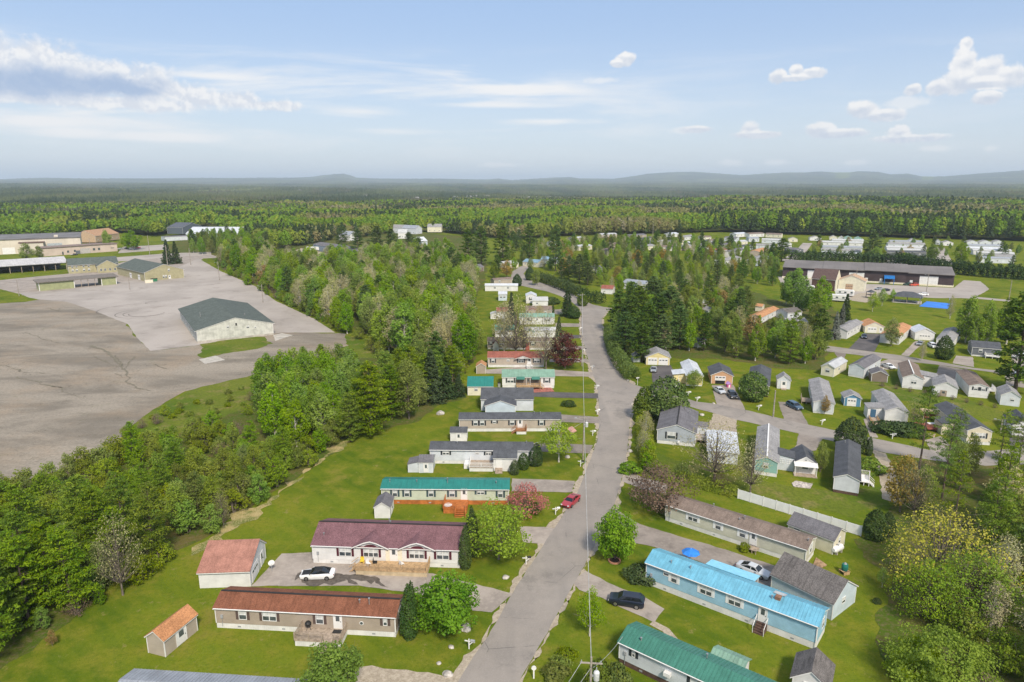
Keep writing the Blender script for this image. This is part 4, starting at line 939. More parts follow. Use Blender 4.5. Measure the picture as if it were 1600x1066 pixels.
# ---------------------------------------------------------------- the rows of homes beyond the warehouse
FAR = [
 (1282,384,1347,386,S_WHITE,M_PALE,'first row from the wood, left block'),(1285,392,1347,394,S_LGREY,M_GREY,'second row, left block'),(1282,402,1340,405,S_WHITE,M_WHITE,'row next to the hedge, left block'),
 (1387,387,1445,388,S_LGREY,R_LGREY,'first row, middle block'),(1385,393,1447,394,S_WHITE,M_PALE,'second row, middle block'),(1385,401,1447,402,S_DGREY,R_CHAR,'dark third row, middle block'),
 (1380,411,1408,413,S_WHITE,R_CHAR,'white walled corner by the yellow green shrub'),(1432,412,1449,414,S_WHITE,R_GREY,'white walled corner beside the lane'),
 (1509,394,1566,396,S_WHITE,M_WHITE,'bright white roof, right block'),(1527,402,1584,404,S_LGREY,M_PALE,'grey second row, right block'),(1532,411,1584,412,S_LGREY,M_GREY,'third row by the hedge, right block'),
 (1190,380,1221,381,S_LGREY,M_PALE,'pale roof left of the tall round pine'),(1181,389,1210,390,S_LGREY,R_LGREY,'grey roof left of the tall round pine'),
 (1134,415,1158,410,S_WHITE,R_LGREY,'white wall facing the pines'),(1144,402,1164,396,S_WHITE,R_GREY,'white wall behind the dark shrubs'),(1183,416,1201,408,S_PBLUE,R_LGREY,'blue grey wall beside the conifers'),
 (1187,401,1200,396,S_BEIGE,R_ORANGE,'orange roof among the far trees'),
 (1094,389,1121,385,S_WHITE,R_GREY,'white wall among the leafy trees'),(1094,376,1111,376,S_CREAM,R_TAUPE,'cream wall in front of the wood'),(1131,377,1150,378,S_LGREY,R_GREY,'grey roof in front of the wood'),
 (1150,371,1166,370,S_WHITE,M_WHITE,'bright wall in front of the wood'),(1171,371,1194,370,S_WHITE,R_TAUPE,'white wall below the wood edge'),(1196,371,1220,372,S_CREAM,R_TAUPE,'cream wall below the wood edge'),
 (1070,376,1085,374,S_WHITE,R_LGREY,'white roof at the dark wood'),(1048,371,1060,370,S_WHITE,M_WHITE,'small white roof at the dark wood'),(1004,380,1021,377,S_WHITE,R_CHAR,'white wall below the slender mast'),
 (944,398,970,394,S_BEIGE,R_TAUPE,'brown roof in the leafy middle'),(950,388,985,386,S_BEIGE,R_TAUPE,'long brown roof in the leafy middle'),(985,374,1010,372,S_TAN,R_GREY,'dark roof in the leafy middle'),
 (895,378,915,377,S_BEIGE,M_PALE,'beige roof left of the leafy middle'),(1225,395,1245,397,S_DGREY,R_GREY,'grey roof behind the round pine'),(940,372,964,371,S_BEIGE,M_PALE,'pale roof below the far wood'),
 (1300,381,1349,382,S_WHITE,M_PALE,'pale roof nearest the teal sheds'),(1283,397,1345,399,S_LGREY,R_LGREY,'grey third row, left block'),(1386,397,1446,398,S_LGREY,M_PALE,'pale row before the dark one, middle block'),(1390,383,1440,384,S_WHITE,M_GREY,'grey roof in front of the lone white shed'),
 (1512,390,1566,391,S_LGREY,M_GREY,'grey top row, right block'),(1520,398,1580,399,S_WHITE,M_PALE,'pale middle row, right block'),(1540,407,1586,408,S_WHITE,R_LGREY,'low row above the hedge, right block'),
 (1020,384,1040,383,S_WHITE,M_PALE,'pale roof right of the mast'),(1052,383,1068,382,S_CREAM,R_GREY,'cream wall with grey roof right of the mast'),(1078,386,1092,385,S_WHITE,M_WHITE,'small bright roof between leafy trees'),(1110,382,1128,381,S_LGREY,R_TAUPE,'taupe roof between leafy trees'),
 (1125,389,1142,388,S_WHITE,R_GREY,'white wall with dark roof by the far lane'),(1150,384,1168,383,S_CREAM,M_PALE,'cream wall with pale roof by the far lane'),(1170,378,1186,378,S_LGREY,M_GREY,'grey metal roof near the wood'),(1035,393,1055,392,S_WHITE,R_TAUPE,'white wall with taupe roof in the leafy middle'),
 (1098,397,1116,395,S_WHITE,M_WHITE,'bright roof behind the broad leafy tree'),(1160,392,1176,390,S_LGREY,R_CHAR,'charcoal roof near the far conifers'),(1005,392,1024,390,S_CREAM,R_LGREY,'cream wall with light grey roof in the leafy middle'),(860,386,880,385,S_WHITE,R_GREY,'grey roof behind the pine row'),(1215,387,1232,388,S_WHITE,M_PALE,'pale roof touching the round pine'),
 (905,392,925,390,S_CREAM,M_PALE,'pale roof between the conifers and the leafy middle'),(1060,392,1082,390,S_BEIGE,R_LGREY,'grey roof deep in the leafy middle'),(1120,398,1136,397,S_WHITE,R_RED,'reddish roof in the leafy middle'),
]
for (x0, y0, x1, y1, wm, rm, lb) in FAR:
    two('mobile_home', 'distant home, ' + lb, (x0, y0), (x1, y1), 5.0 if abs(x1-x0) > 25 else 8, 3.4, 1.0, 'E', wm, rm, 3, group='far rows of mobile homes')
SH = [(1265,376,1283,S_WHITE,'white gable shed left of the teal sheds'),(1296,375,1308,S_CREAM,'cream shed between white sheds'),(1309,376,1316,S_WHITE,'narrow white shed left of the teal pair'),(1319,376,1331,S_TEAL,'left one of the two teal sheds'),(1335,377,1347,S_TEAL,'right one of the two teal sheds'),
 (1420,380,1432,S_WHITE,'white shed behind the middle block'),(1461,382,1470,S_LGREY,'grey shed left of the lane'),(1472,384,1489,S_WHITE,'white shed at the lane head'),(1510,383,1528,S_LGREY,'left one of three low sheds at the wood'),(1530,383,1549,S_LGREY,'middle one of three low sheds at the wood'),(1551,383,1568,S_LGREY,'right one of three low sheds at the wood'),(1232,378,1246,S_CREAM,'cream shed right of the wood corner')]
for (x0, y0, x1, wm, lb) in SH:
    house('storage_shed', 'distant ' + lb, (x0, y0), (x1, y0+.3), 6, 2.8, 1.6, 'G', wm, R_LGREY if wm is not S_TEAL else M_PGREEN, 'shed', group='far garden sheds', oh=.3, wins=[('F',.5,1.2,1.6,.6,'w')])
# ---------------------------------------------------------------- industrial buildings, left
def along(A, B): 
    a, b = G(*A), G(*B); d = b-a
    return a, d.length, math.atan2(d.y, d.x)
W_BOARD = mat('stained_board', (.52,.52,.47), .85, .12, .5, stripe=(0,.9,.3), dirt=.22)
W_KHAKI = mat('khaki_siding', (.36,.33,.20), .8, .06, .6, stripe=(2,.3,.2)); W_OLIVE = mat('olive_siding', (.30,.32,.17), .8, .06, .6, stripe=(2,.3,.2))
CONC = mat('concrete', (.42,.39,.34), .9, .1, .6, dirt=.25)
t = house('barn', 'long low barn with dark green shingle roof and stained white gable', (309,536.5), (427.6,523.4), 50, 4.6, 3.3, 'G', W_BOARD, R_DKGREEN, 'barn', oh=.7,
    wins=[('F',.40,.7,.7,4.4,'w'),('F',.66,.9,.8,3.6,'w'),('F',.76,.5,.5,3.3,'w'),('L',.10,1.0,1.0,1.6,'w'),('L',.62,1.4,1.1,1.6,'w2'),('L',.3,2.8,2.6,.1,'g:stained_board'),('L',.45,2.8,2.6,.1,'g:stained_board')], trim=WHITE)
MB().box(-.1,t['L']+.1,-.12,-.02,0,.7).build('foundation', CONC, t); MB().box(t['L']*.5,t['L']*.52,-.06,0,4.9,5.8).build('vent', BLACK, t)
p = MB(); p.tube((4,20,5),(4,20,7.4),.12).tube((18,10,6),(18,10,7.3),.18); p.build('vent_pipe', METALP, t)
sheet('slab', [(311,562),(337,556),(352,563),(320,569)], CONC, .07, .1)
sheet('slab', [(427,524),(440,521),(458,524),(430,533)], CONC, .065, .15)
t = house('barn', 'khaki barn with dark green roof and green bin by the gable wall', (227,440), (288,434), 44, 5.2, 3.8, 'G', W_KHAKI, R_DKGREEN, 'barn', oh=.6,
    wins=[('F',.62,.9,1.4,4.6,'w2'),('F',.47,.8,1.6,1.0,'w'),('F',.53,.8,1.6,1.0,'w'),('F',.62,1.1,2.1,.1,'d'),('L',.2,3,2.8,.1,'g'),('L',.5,3,2.8,.1,'g')])
MB().box(t['L']*.62-.9,t['L']*.62+.9,-1.2,-.03,0,.3).build('step', CONC, t)
t2 = thing('waste_skip', 'green waste skip against the khaki barn gable', 'skip', G(241,440), .6)
MB().prism([(-1.4,0),(1.4,0),(1.7,1.6),(-1.7,1.6)],1,-.8,.8).build('tub', mat('skip_green', (.03,.16,.08), .6), t2); MB().box(-1.75,1.75,-.85,.85,1.6,1.75).build('lid', BLACK, t2)
t2 = thing('storage_crate', 'cream storage crate left of the green waste skip', 'crate', G(233,442), .6)
MB().box(-2.0,2.0,-.7,.7,0,1.5).build('box', CREAM, t2); MB().box(-2.05,2.05,-.75,.75,1.5,1.6).build('lid', CREAM, t2)
# roofed shelter with two closed ends
a, L, r = along((62.5,455), (182.7,444.3))
t = thing('roofed_shelter', 'flat roofed shelter with olive end rooms and open middle', 'shelter', a, r)
D = 9.0
MB().box(0, L*.44, 0, D, 0, 4.2).build('end_room', W_OLIVE, t); MB().box(L*.80, L, 0, D, 0, 4.2).build('end_room', W_OLIVE, t)
MB().prism([(-.8,4.2),(D+.8,4.7),(D+.8,5.1),(-.8,4.6)], 0, -1, L+1).build('roof', mat('flat_roof_felt', (.17,.15,.13), .9, .12), t)
c = MB()
for u in (0, .44, .80, 1.0): c.box(L*u-.25, L*u+.05, -.06, -.01, 0, 4.2)
c.build('corner_board', WHITE, t)
for u in (.53, .62, .71): MB().box(L*u-.1, L*u+.1, .2, .4, 0, 4.25).build('post', GREYWOOD, t)
# long open pavilion
a, L, r = along((-60,433), (104.7,421.6))
t = thing('open_pavilion', 'long open pavilion with rusty pale metal roof on posts', 'pavilion', a, r)
D = 26
rm = mat('rusty_pale_metal', (.52,.50,.49), .5, .06, .4, stripe=(0,2.2,.25), metal=.1, streak=.5)
MB().prism([(-1,4.6),(D/2,7.4),(D/2,7.6),(-1,4.8)], 0, -1, L+1).prism([(D/2,7.4),(D+1,4.6),(D+1,4.8),(D/2,7.6)], 0, -1, L+1).build('roof', rm, t)
MB().box(0, L, D-.3, D, 0, 4.6).build('back_wall', S_BROWN, t); MB().box(-.6, L+.6, -.6, -.4, 4.2, 4.9).build('fascia', S_DGREY, t)
for i in range(10): MB().box(L*i/9-.15, L*i/9+.15, 0, .3, 0, 4.6).build('post', GREYWOOD, t)
for i in range(5):
    b = MB().box(L*(.1+.2*i)-3, L*(.1+.2*i)+3, 8, 10, .4, .9).box(L*(.1+.2*i)-3, L*(.1+.2*i)+3, 12, 13, .4, 1.4).build('pen', S_DGREY, t)
# brown two wing house
t = house('lodge', 'khaki lodge with dark green roof and side gable wing', (108,428), (186,423), 16, 5.4, 3.2, 'E', W_KHAKI, R_DKGREEN, 'lodge', oh=.6, wins=[('F',u,1.0,1.3,z,'w') for u in (.08,.16,.3,.4) for z in (1.2,3.6)])
L = t['L']; gable_body(t, L*.42, 7, 4.6, 3.2, 'G', W_KHAKI, R_DKGREEN, 0, .6, 0, WHITE, None, 'wing_wall', 'wing_roof', off=(L*.55,-7.02))
for u in (.62, .7, .8, .9):
    fr, p, bl = window_mesh(1.0, 1.3, 1, WHITE, GLASS); o = put('window', fr, t); o.location = (L*u, -7.05, 1.3); put('pane', p, o)
# big warehouses
a, L, r = along((-90,402), (128,392.5))
t = thing('warehouse', 'long cream warehouse with flat dark roof at the wood edge', 'warehouse', a, r)
W_WH = mat('cream_panel', (.60,.54,.45), .8, .05, .1, stripe=(0,6,.15)); RF = mat('dark_flat_roof', (.16,.155,.155), .9, .1, .1)
D = 60; H = 11
MB().box(0, L, 0, D, 0, H).build('wall', W_WH, t); MB().box(-.5, L+.5, -.5, D+.5, H, H+.7).build('roof', RF, t)
for u, w, z in ((.33,4,6),(.36,4,6)): o = put('window', MB().box(-w/2,w/2,-.05,0,0,1.4).mesh('window', GLASS), t); o.location = (L*u, -.03, z)
o = put('door', MB().box(-5,5,-.1,0,0,6).mesh('door', mat('grey_panel', (.36,.40,.42), .6)), t); o.location = (L*.80, 0, 1.2)
o = put('door', MB().box(-4,4,-.1,0,0,5).mesh('door', WHITE), t); o.location = (L*.46, 0, .1)
MB().box(L*.55,L*.72,-8,-.05,0,8.5).build('bay', W_WH, t); MB().box(L*.54,L*.73,-8.4,.4,8.5,9.1).build('bay_roof', mat('brown_felt', (.15,.10,.08), .9), t)
MB().box(L*.8,L*.83,5,12,H+.7,H+2).build('roof_unit', W_WH, t)
a, L, r = along((68,401), (184,392.5))
t = thing('annex_building', 'low pink annex building in front of the cream warehouse', 'building', a, r)
MB().box(0, L, 0, 13, 0, 6).build('wall', mat('pink_panel', (.54,.44,.37), .8, .05, .2), t); MB().box(-.5, L+.5, -.5, 13.4, 6, 6.6).build('roof', mat('taupe_felt', (.22,.17,.15), .9), t)
for u, w, h, z in ((.25,1,2.4,.2),(.32,1.4,1.6,1.6),(.41,1.4,1.6,1.8),(.67,1.6,1.8,1.9),(.74,1.6,1.8,1.9),(.93,2.4,.5,2.6)): o = put('window', MB().box(-w/2,w/2,-.05,0,0,h).mesh('window', GLASS), t); o.location = (L*u, -.03, z)
o = put('door', MB().box(-3.5,3.5,-.08,0,0,4).mesh('door', mat('grey_panel2', (.45,.42,.40), .6)), t); o.location = (L*.55, 0, .1)
o = put('door', MB().box(-1.6,1.6,-.08,0,0,2.6).mesh('door', S_DGREY), t); o.location = (L*.45, 0, .1)
t = two('house', 'orange walled house with orange roof right of the cream warehouse', (150,379), (187,374), 20, 6, 5, 'E', mat('orange_wall', (.46,.33,.22), .8), mat('orange_tile', (.38,.23,.135), .85), 5, cat='house')
t = two('hall', 'hall with bright white roof beyond the trees', (291,372), (372,372), 34, 4.5, 5.5, 'E', S_PBLUE, M_WHITE, 4, cat='hall')
t = two('house', 'slate blue house at the left end of the white roofed hall', (286,366), (316,363), 20, 7, 4.5, 'G', mat('slate_wall', (.10,.12,.15), .8), mat('slate_roof', (.09,.10,.12), .8), 2, cat='house')
t = house('shed_building', 'grey flat roofed shed building in front of the white roofed hall', (258,377), (296,375), 12, 4, .4, 'E', S_LGREY, R_GREY, 'building')
t = two('workshop', 'long slate blue workshop with grey roof in the clearing', (490,391), (562,403), 14, 5.0, 1.4, 'E', mat('slate_blue_wall', (.22,.27,.33), .7), R_GREY, 6, cat='workshop')
FARH = [(607,364,632,365,S_LGREY,R_LGREY,'tall grey apartment house with hip roof'),(628,365,650,366,S_LGREY,M_GREY,'pale grey block right of the apartment house'),(622,373,636,373,S_WHITE,M_PALE,'small white house below the apartment house'),(574,366,590,366,S_CREAM,M_PALE,'cream house left of the apartment house'),(518,368,536,367,S_LGREY,R_LGREY,'grey house on the left of the far hamlet'),(530,376,547,377,S_WHITE,M_GREY,'white low house on the left of the far hamlet'),(668,363,690,363,S_CREAM,R_LGREY,'grey roofed house in the far wood'),(698,361,712,361,S_LGREY,R_GREY,'dark roofed house in the far wood'),(655,388,668,387,S_PBLUE,M_WHITE,'pale blue house among the near pines'),(750,356,768,355,S_BEIGE,M_PALE,'beige house at the far clearing')]
for (x0, y0, x1, y1, wm, rm, lb) in FARH: two('house', 'far ' + lb, (x0,y0), (x1,y1), 11, 6.0, 3.0, 'E', wm, rm, 3, cat='house')

# ---------------------------------------------------------------- the dark warehouse on the right
a, L, r = along((1222,434), (1489,449))
t = thing('warehouse', 'long dark brown warehouse with grey metal roof and white loading doors', 'warehouse', a, r)
DB = mat('dark_brown_cladding', (.060,.042,.045), .7, .12, .3, stripe=(0,.6,.3)); D = 34; H = 6.4
MB().prism([(0,0),(D,0),(D,H+.2),(D/2,H+2.2),(0,H)], 0, 0, L).build('wall', DB, t)
g = MB()
for i in range(4):
    x0, x1 = L*i/4, L*(i+1)/4
    z = (0,.25,.5,.1)[i]
    g.prism([(-1.2,H-.2+z),(D/2,H+2.3+z),(D/2,H+2.6+z),(-1.2,H+.1+z)], 0, x0-.2, x1+.2).prism([(D/2,H+2.3+z),(D+1,H-.1+z),(D+1,H+.2+z),(D/2,H+2.6+z)], 0, x0-.2, x1+.2)
g.build('roof', mat('taupe_metal_roof', (.165,.150,.142), .7, .07, .1, stripe=(0,3,.2), streak=.2), t)
MB().box(-.1,L+.1,-.25,-.03,0,.9).box(L+.03,L+.2,-.1,D,0,1.3).build('plinth', CREAM, t)
for u, w, h in ((.20,7,5),(.455,7.5,5),(.865,8.5,5)):
    o = put('loading_door', door_mesh(w, h, WHITE, 'garage'), t); o.location = (L*u, -.03, .1)
for u in (.28, .515, .60, .77): o = put('door', door_mesh(1.2, 2.4, WHITE, 'door'), t); o.location = (L*u, -.03, .1)
MB().prism([(-3.4,3.0),(-.05,4.3),(-.05,4.6),(-3.4,3.3)], 0, L*.615, L*.675).build('entrance_canopy', mat('bright_blue_canopy', (.02,.15,.42), .5), t)
for u in (.618, .672): MB().box(L*u-.15, L*u+.15, -3.3, -3.0, 0, 3.0).build('canopy_post', mat('bright_blue_canopy', (.02,.15,.42)), t)
t = house('hall', 'brown walled hall with cream gable and dark roof before the warehouse', (1267,452), (1304,455), 13, 6.0, 4.4, 'E', mat('chestnut_cladding', (.10,.055,.045), .8, .1, .4, stripe=(2,.3,.3)), mat('dark_brown_roof', (.095,.062,.055), .85, .12), 'hall', oh=.4)
L = t['L']; MB().prism([(0,0),(13,0),(13,5.9),(6.5,10.2),(0,5.9)], 0, L+.02, L+.3).build('gable_wall', S_CREAM, t)
t = house('annex_building', 'beige annex with tan roof joined to the cream gable hall', (1309,453), (1350,456), 10, 5.4, 2.6, 'G', S_CREAM, mat('tan_roof', (.42,.29,.19), .85, .1), 'building', oh=.4, wins=[('F',.42,3.2,3.2,.1,'g:tan_roof')])
def camper(px, py, rz, label, L=9.0):
    t = thing('camper_trailer', label, 'camper', G(px, py), rz)
    MB().prism([(0,.7),(L,.7),(L,2.6),(L-.5,3.3),(.3,3.3),(-.4,2.2)], 1, -1.25, 1.25).build('body', WHITE, t)
    MB().box(.4, L-.6, -1.27, -1.25, 1.3, 1.6).build('stripe', GREY, t)
    for x in (1.8, 4.2, 7.0):
        o = put('window', MB().box(-.5,.5,-.03,0,0,.7).mesh('window', GLASS), t); o.location = (x, -1.25, 1.8)
    for x in (L*.5-.5, L*.5+.5):
        for y in (-1.1, 1.1): MB().tube((x,y-.12,.36),(x,y+.12,.36),.36,n=14).build('wheel', BLACK, t)
    MB().prism([(-1.4,.55),(0,.6),(0,.75),(-1.4,.68)],1,-.12,.12).build('drawbar', BLACK, t)
camper(1292,470,-.5,'white camper trailer nearest the beige annex'); camper(1306,462,-.55,'white camper trailer behind the first, by the yard', 8); camper(1236,452,-.45,'white camper trailer among the leafy trees', 9); camper(1246,455,-.45,'second white camper trailer among the leafy trees', 8); camper(479,392,-.1,'white box trailer at the end of the slate workshop', 11)
# picnic pavilion and the blue court in the park
t = thing('picnic_pavilion', 'open picnic pavilion with dark four sided roof on the park lawn', 'pavilion', G(1417,472), -.55)
MB().box(-6,6,-4.5,4.5,0,.15).build('slab', CONC, t)
MB().add([(-6.3,-4.8,2.9),(6.3,-4.8,2.9),(6.3,4.8,2.9),(-6.3,4.8,2.9),(-2,0,5.0),(2,0,5.0)],[(0,1,5,4),(1,2,5),(2,3,4,5),(3,0,4),(3,2,1,0)]).build('roof', R_CHAR, t)
for x in (-5.4, 0, 5.4):
    for y in (-4, 4): MB().box(x-.12,x+.12,y-.12,y+.12,.15,2.95).build('post', GREYWOOD, t)
for x in (-3, 3): MB().box(x-1,x+1,-.4,.4,.75,.85).box(x-1,x+1,-1,-.7,.4,.5).box(x-1,x+1,.7,1,.4,.5).box(x-.1,x+.1,-.9,.9,.15,.75).build('picnic_table', WHITE, t)
CB = mat('blue_court', (.045,.20,.62), .7, .06, .3)
sheet('court', [(1436,479),(1448,471),(1485,474.5),(1481,483)], CB, .06, .05)
def hoop(px, py, rz, label):
    t = thing('basketball_hoop', label, 'hoop', G(px, py), rz)
    MB().tube((0,0,0),(0,0,3.2),.07).tube((0,0,3.2),(.9,0,3.3),.06).build('pole', GREY, t); MB().box(.9,.95,-.9,.9,2.9,3.95).build('backboard', WHITE, t)
    MB().tube((1.2,0,3.04),(1.2,0,3.07),.23,n=12).build('rim', ORANGE, t)
hoop(1436.5,476,-.4,'basketball hoop at the left end of the blue court'); hoop(1486,479,2.7,'basketball hoop at the right end of the blue court')

# ---------------------------------------------------------------- cars
TYRE = mat('tyre_rubber', (.012,.012,.012), .8); RIM = mat('wheel_rim', (.35,.35,.36), .3, .1, metal=.8); CGL = mat('car_glass', (.012,.015,.018), .06, .1, spec=.7)
LAMP = mat('headlamp_glass', (.7,.72,.74), .15, .05); TAIL = mat('tail_lamp', (.30,.01,.01), .3)
def loft(sections):
    """sections: list of closed rings (same count)"""
    mb = MB(); n = len(sections[0]); vs = [p for s in sections for p in s]; fs = []
    for k in range(len(sections)-1):
        for i in range(n): fs.append((k*n+i, k*n+(i+1) % n, (k+1)*n+(i+1) % n, (k+1)*n+i))
    fs += [tuple(range(n)), tuple(range((len(sections)-1)*n, len(sections)*n))]
    return mb.add(vs, fs)
KIND = {  # x stations: (x, bottom, belt, half width); cabin roof: (x, z, half width)
 'sedan': (4.8, [(0,.38,.62,.70),(.12,.26,.74,.84),(.9,.2,.84,.91),(1.7,.19,.92,.93),(3.6,.19,.98,.93),(4.5,.24,.98,.86),(4.8,.4,.86,.74)], [(1.35,.88,.84),(2.05,1.40,.60),(3.1,1.43,.60),(4.25,.97,.76)]),
 'suv': (4.7, [(0,.42,.78,.74),(.12,.3,.92,.88),(.9,.26,1.02,.94),(1.5,.25,1.07,.95),(3.9,.25,1.12,.95),(4.55,.3,1.1,.92),(4.7,.45,1.0,.84)], [(1.15,1.04,.86),(1.9,1.62,.66),(4.05,1.64,.68),(4.58,1.12,.82)]),
}
def car(px, py, rz, label, paint, kind='sedan', cat='car', hood=None, world=None):
    top = hood or paint
    Lc, st, cab = KIND[kind]
    t = thing('parked_car', label, cat, world or G(px, py), rz, None)
    x0 = -Lc/2
    ring = lambda x, b, bl, w: [(x+x0,-w*.94,b),(x+x0,-w,b+.18),(x+x0,-w,bl-.14),(x+x0,-w*.90,bl),(x+x0,w*.90,bl),(x+x0,w,bl-.14),(x+x0,w,b+.18),(x+x0,w*.94,b)]
    body = loft([ring(*s) for s in st]); o = body.build('body', paint, t, smooth=True)
    md = o.modifiers.new('soften', 'EDGE_SPLIT'); md.split_angle = .6
    bz = [np.interp(c[0], [s[0] for s in st], [s[2] for s in st]) for c in cab]
    # cabin: glass volume below a painted roof skin
    rg = lambda x, z, w, b: [(x+x0,-.86*.98 if z < b+.1 else -w-.12,b-.05),(x+x0,-w,z),(x+x0,w,z),(x+x0,.86*.98 if z < b+.1 else w+.12,b-.05)]
    c0, c1, c2, c3 = cab
    zb = float(bz[1])
    gl = MB().add([(c0[0]+x0,-c0[2],bz[0]-.03),(c3[0]+x0,-c3[2],bz[3]-.03),(c3[0]+x0,c3[2],bz[3]-.03),(c0[0]+x0,c0[2],bz[0]-.03),
                   (c1[0]+x0,-c1[2],c1[1]-.06),(c2[0]+x0,-c2[2],c2[1]-.06),(c2[0]+x0,c2[2],c2[1]-.06),(c1[0]+x0,c1[2],c1[1]-.06)],[(0,1,5,4),(1,2,6,5),(2,3,7,6),(3,0,4,7),(4,5,6,7)])
    gl.build('window', CGL, t)
    rf = MB().add([(c1[0]+x0-.08,-c1[2]-.03,c1[1]-.10),(c2[0]+x0+.08,-c2[2]-.03,c2[1]-.10),(c2[0]+x0+.08,c2[2]+.03,c2[1]-.10),(c1[0]+x0-.08,c1[2]+.03,c1[1]-.10),
                   (c1[0]+x0+.1,-c1[2]+.08,c1[1]),(c2[0]+x0-.1,-c2[2]+.08,c2[1]),(c2[0]+x0-.1,c2[2]-.08,c2[1]),(c1[0]+x0+.1,c1[2]-.08,c1[1])],[(0,1,5,4),(1,2,6,5),(2,3,7,6),(3,0,4,7),(4,5,6,7),(3,2,1,0)])
    for s in (-1, 1):      # pillars
        for (xa, za, wa, xb, zb_, wb) in ((c0[0], bz[0]-.02, c0[2], c1[0], c1[1]-.08, c1[2]), (c3[0], bz[3]-.02, c3[2], c2[0], c2[1]-.08, c2[2]), ((c1[0]+c2[0])/2, float(np.interp((c1[0]+c2[0])/2,[q[0] for q in st],[q[2] for q in st])), .80, (c1[0]+c2[0])/2, c1[1]-.08, c1[2])):
            rf.tube((xa+x0, s*(wa+.01), za), (xb+x0, s*(wb+.01), zb_), .045, n=6)
    rf.build('roof', top, t)
    wx = (.95, Lc-.98); rw = .33 if kind == 'sedan' else .37
    for x in wx:
        for s in (-1, 1):
            w = MB().tube((x+x0, s*.72, rw), (x+x0, s*.955, rw), rw, n=18).build('wheel', TYRE, t)
            MB().tube((x+x0, s*.94, rw), (x+x0, s*.965, rw), rw*.62, n=14).build('rim', RIM, w)
    for s in (-1, 1):
        MB().box(x0-.01, x0+.16, min(s*.5,s*.78), max(s*.5,s*.78), .60, .74).build('headlight', LAMP, t)
        MB().box(-x0-.14, -x0+.01, min(s*.5,s*.76), max(s*.5,s*.76), .70, .84).build('taillight', TAIL, t)
        MB().box(c0[0]+x0+.25, c0[0]+x0+.42, min(s*.9,s*1.06), max(s*.9,s*1.06), bz[0], bz[0]+.14).build('mirror', paint, t)
    MB().box(x0-.015, x0+.1, -.45, .45, .42, .62).build('grille', BLACK, t)
    MB().box(-x0-.02, -x0+.012, -.26, .26, .55, .68).build('number_plate', WHITE, t)
    if hood: MB().prism([(x0+.25,.80),(x0+1.45,.90),(x0+1.45,.93),(x0+.25,.83)],1,-.62,.62).build('hood_scoop', hood, t)
    return t
def paint(n, c): return mat(n, c, .28, .03, 2, coat=.6, spec=.5)
P_WHITE, P_SILV, P_NAVY, P_RED, P_BLACK, P_GREY, P_BLUE = paint('white_car_paint',(.72,.72,.72)), paint('silver_car_paint',(.50,.52,.54)), paint('navy_car_paint',(.008,.012,.026)), paint('red_car_paint',(.34,.03,.04)), paint('black_car_paint',(.015,.015,.017)), paint('grey_car_paint',(.26,.28,.30)), paint('slate_blue_car_paint',(.05,.09,.14))
car(497,902,.05,'white coupe with dark hood stripe on the wet driveway',P_WHITE,hood=BLACK)
car(892,787,1.02,'red sedan parked on the left edge of the main road',P_RED)
car(979,944,-.28,'navy suv on the driveway beside the blue roofed home',P_NAVY,'suv')
car(1177,896,2.42,'silver white sedan between the sage and the blue roofed homes',P_SILV)
car(1021,580,1.35,'grey car in front of the yellow double garage',P_GREY); car(1124,613,1.75,'silver car on the peach garage drive',P_SILV); car(1144,621,1.5,'black car beside the silver one on the peach garage drive',P_BLACK,'suv')
car(1241,638,1.85,'slate blue suv beside the dark entry deck',P_BLUE,'suv'); car(1388,575,1.75,'white car on the upper street drive by the brown grey shed',P_WHITE)
car(1350,528,1.1,'dark blue car at the orange roofed garage',P_NAVY); car(1437,539,.9,'grey car half under the bare bush near the white garage',P_GREY); car(1457,543,1.4,'white pickup behind the round dark spruce',P_WHITE,'suv')
car(1592,560,.3,'white suv at the right edge on the upper drive',P_WHITE,'suv'); car(1442,462,-.1,'white suv on the warehouse yard by the pavilion',P_WHITE,'suv'); car(1428,447,0.1,'orange red car by the warehouse wall',paint('orange_red_paint',(.55,.07,.02)),'suv'); car(1418,446,.2,'dark green car by the warehouse wall',paint('dark_green_paint',(.02,.06,.04)),'suv')
car(1373,453,.4,'grey car at the end of the yard by the park',P_GREY); car(1384,455,.4,'black car at the end of the yard by the park',P_BLACK)
car(1580,790,1.5,'white car glimpsed through the right hand pines',P_WHITE,'suv'); car(501,409,.2,'red pickup in the gravel clearing',P_RED,'suv'); car(1594,586,.3,'grey suv at the right edge of the upper street',P_GREY,'suv')
for i, (x, y, c, n) in enumerate(((188,390,P_GREY,'grey'),(197,389.5,P_NAVY,'navy'),(206,389,P_WHITE,'white'),(215,388.5,P_RED,'red'),(116,399,P_BLACK,'black'))): car(x, y, .6, n + ' far car parked by the pink annex', c)

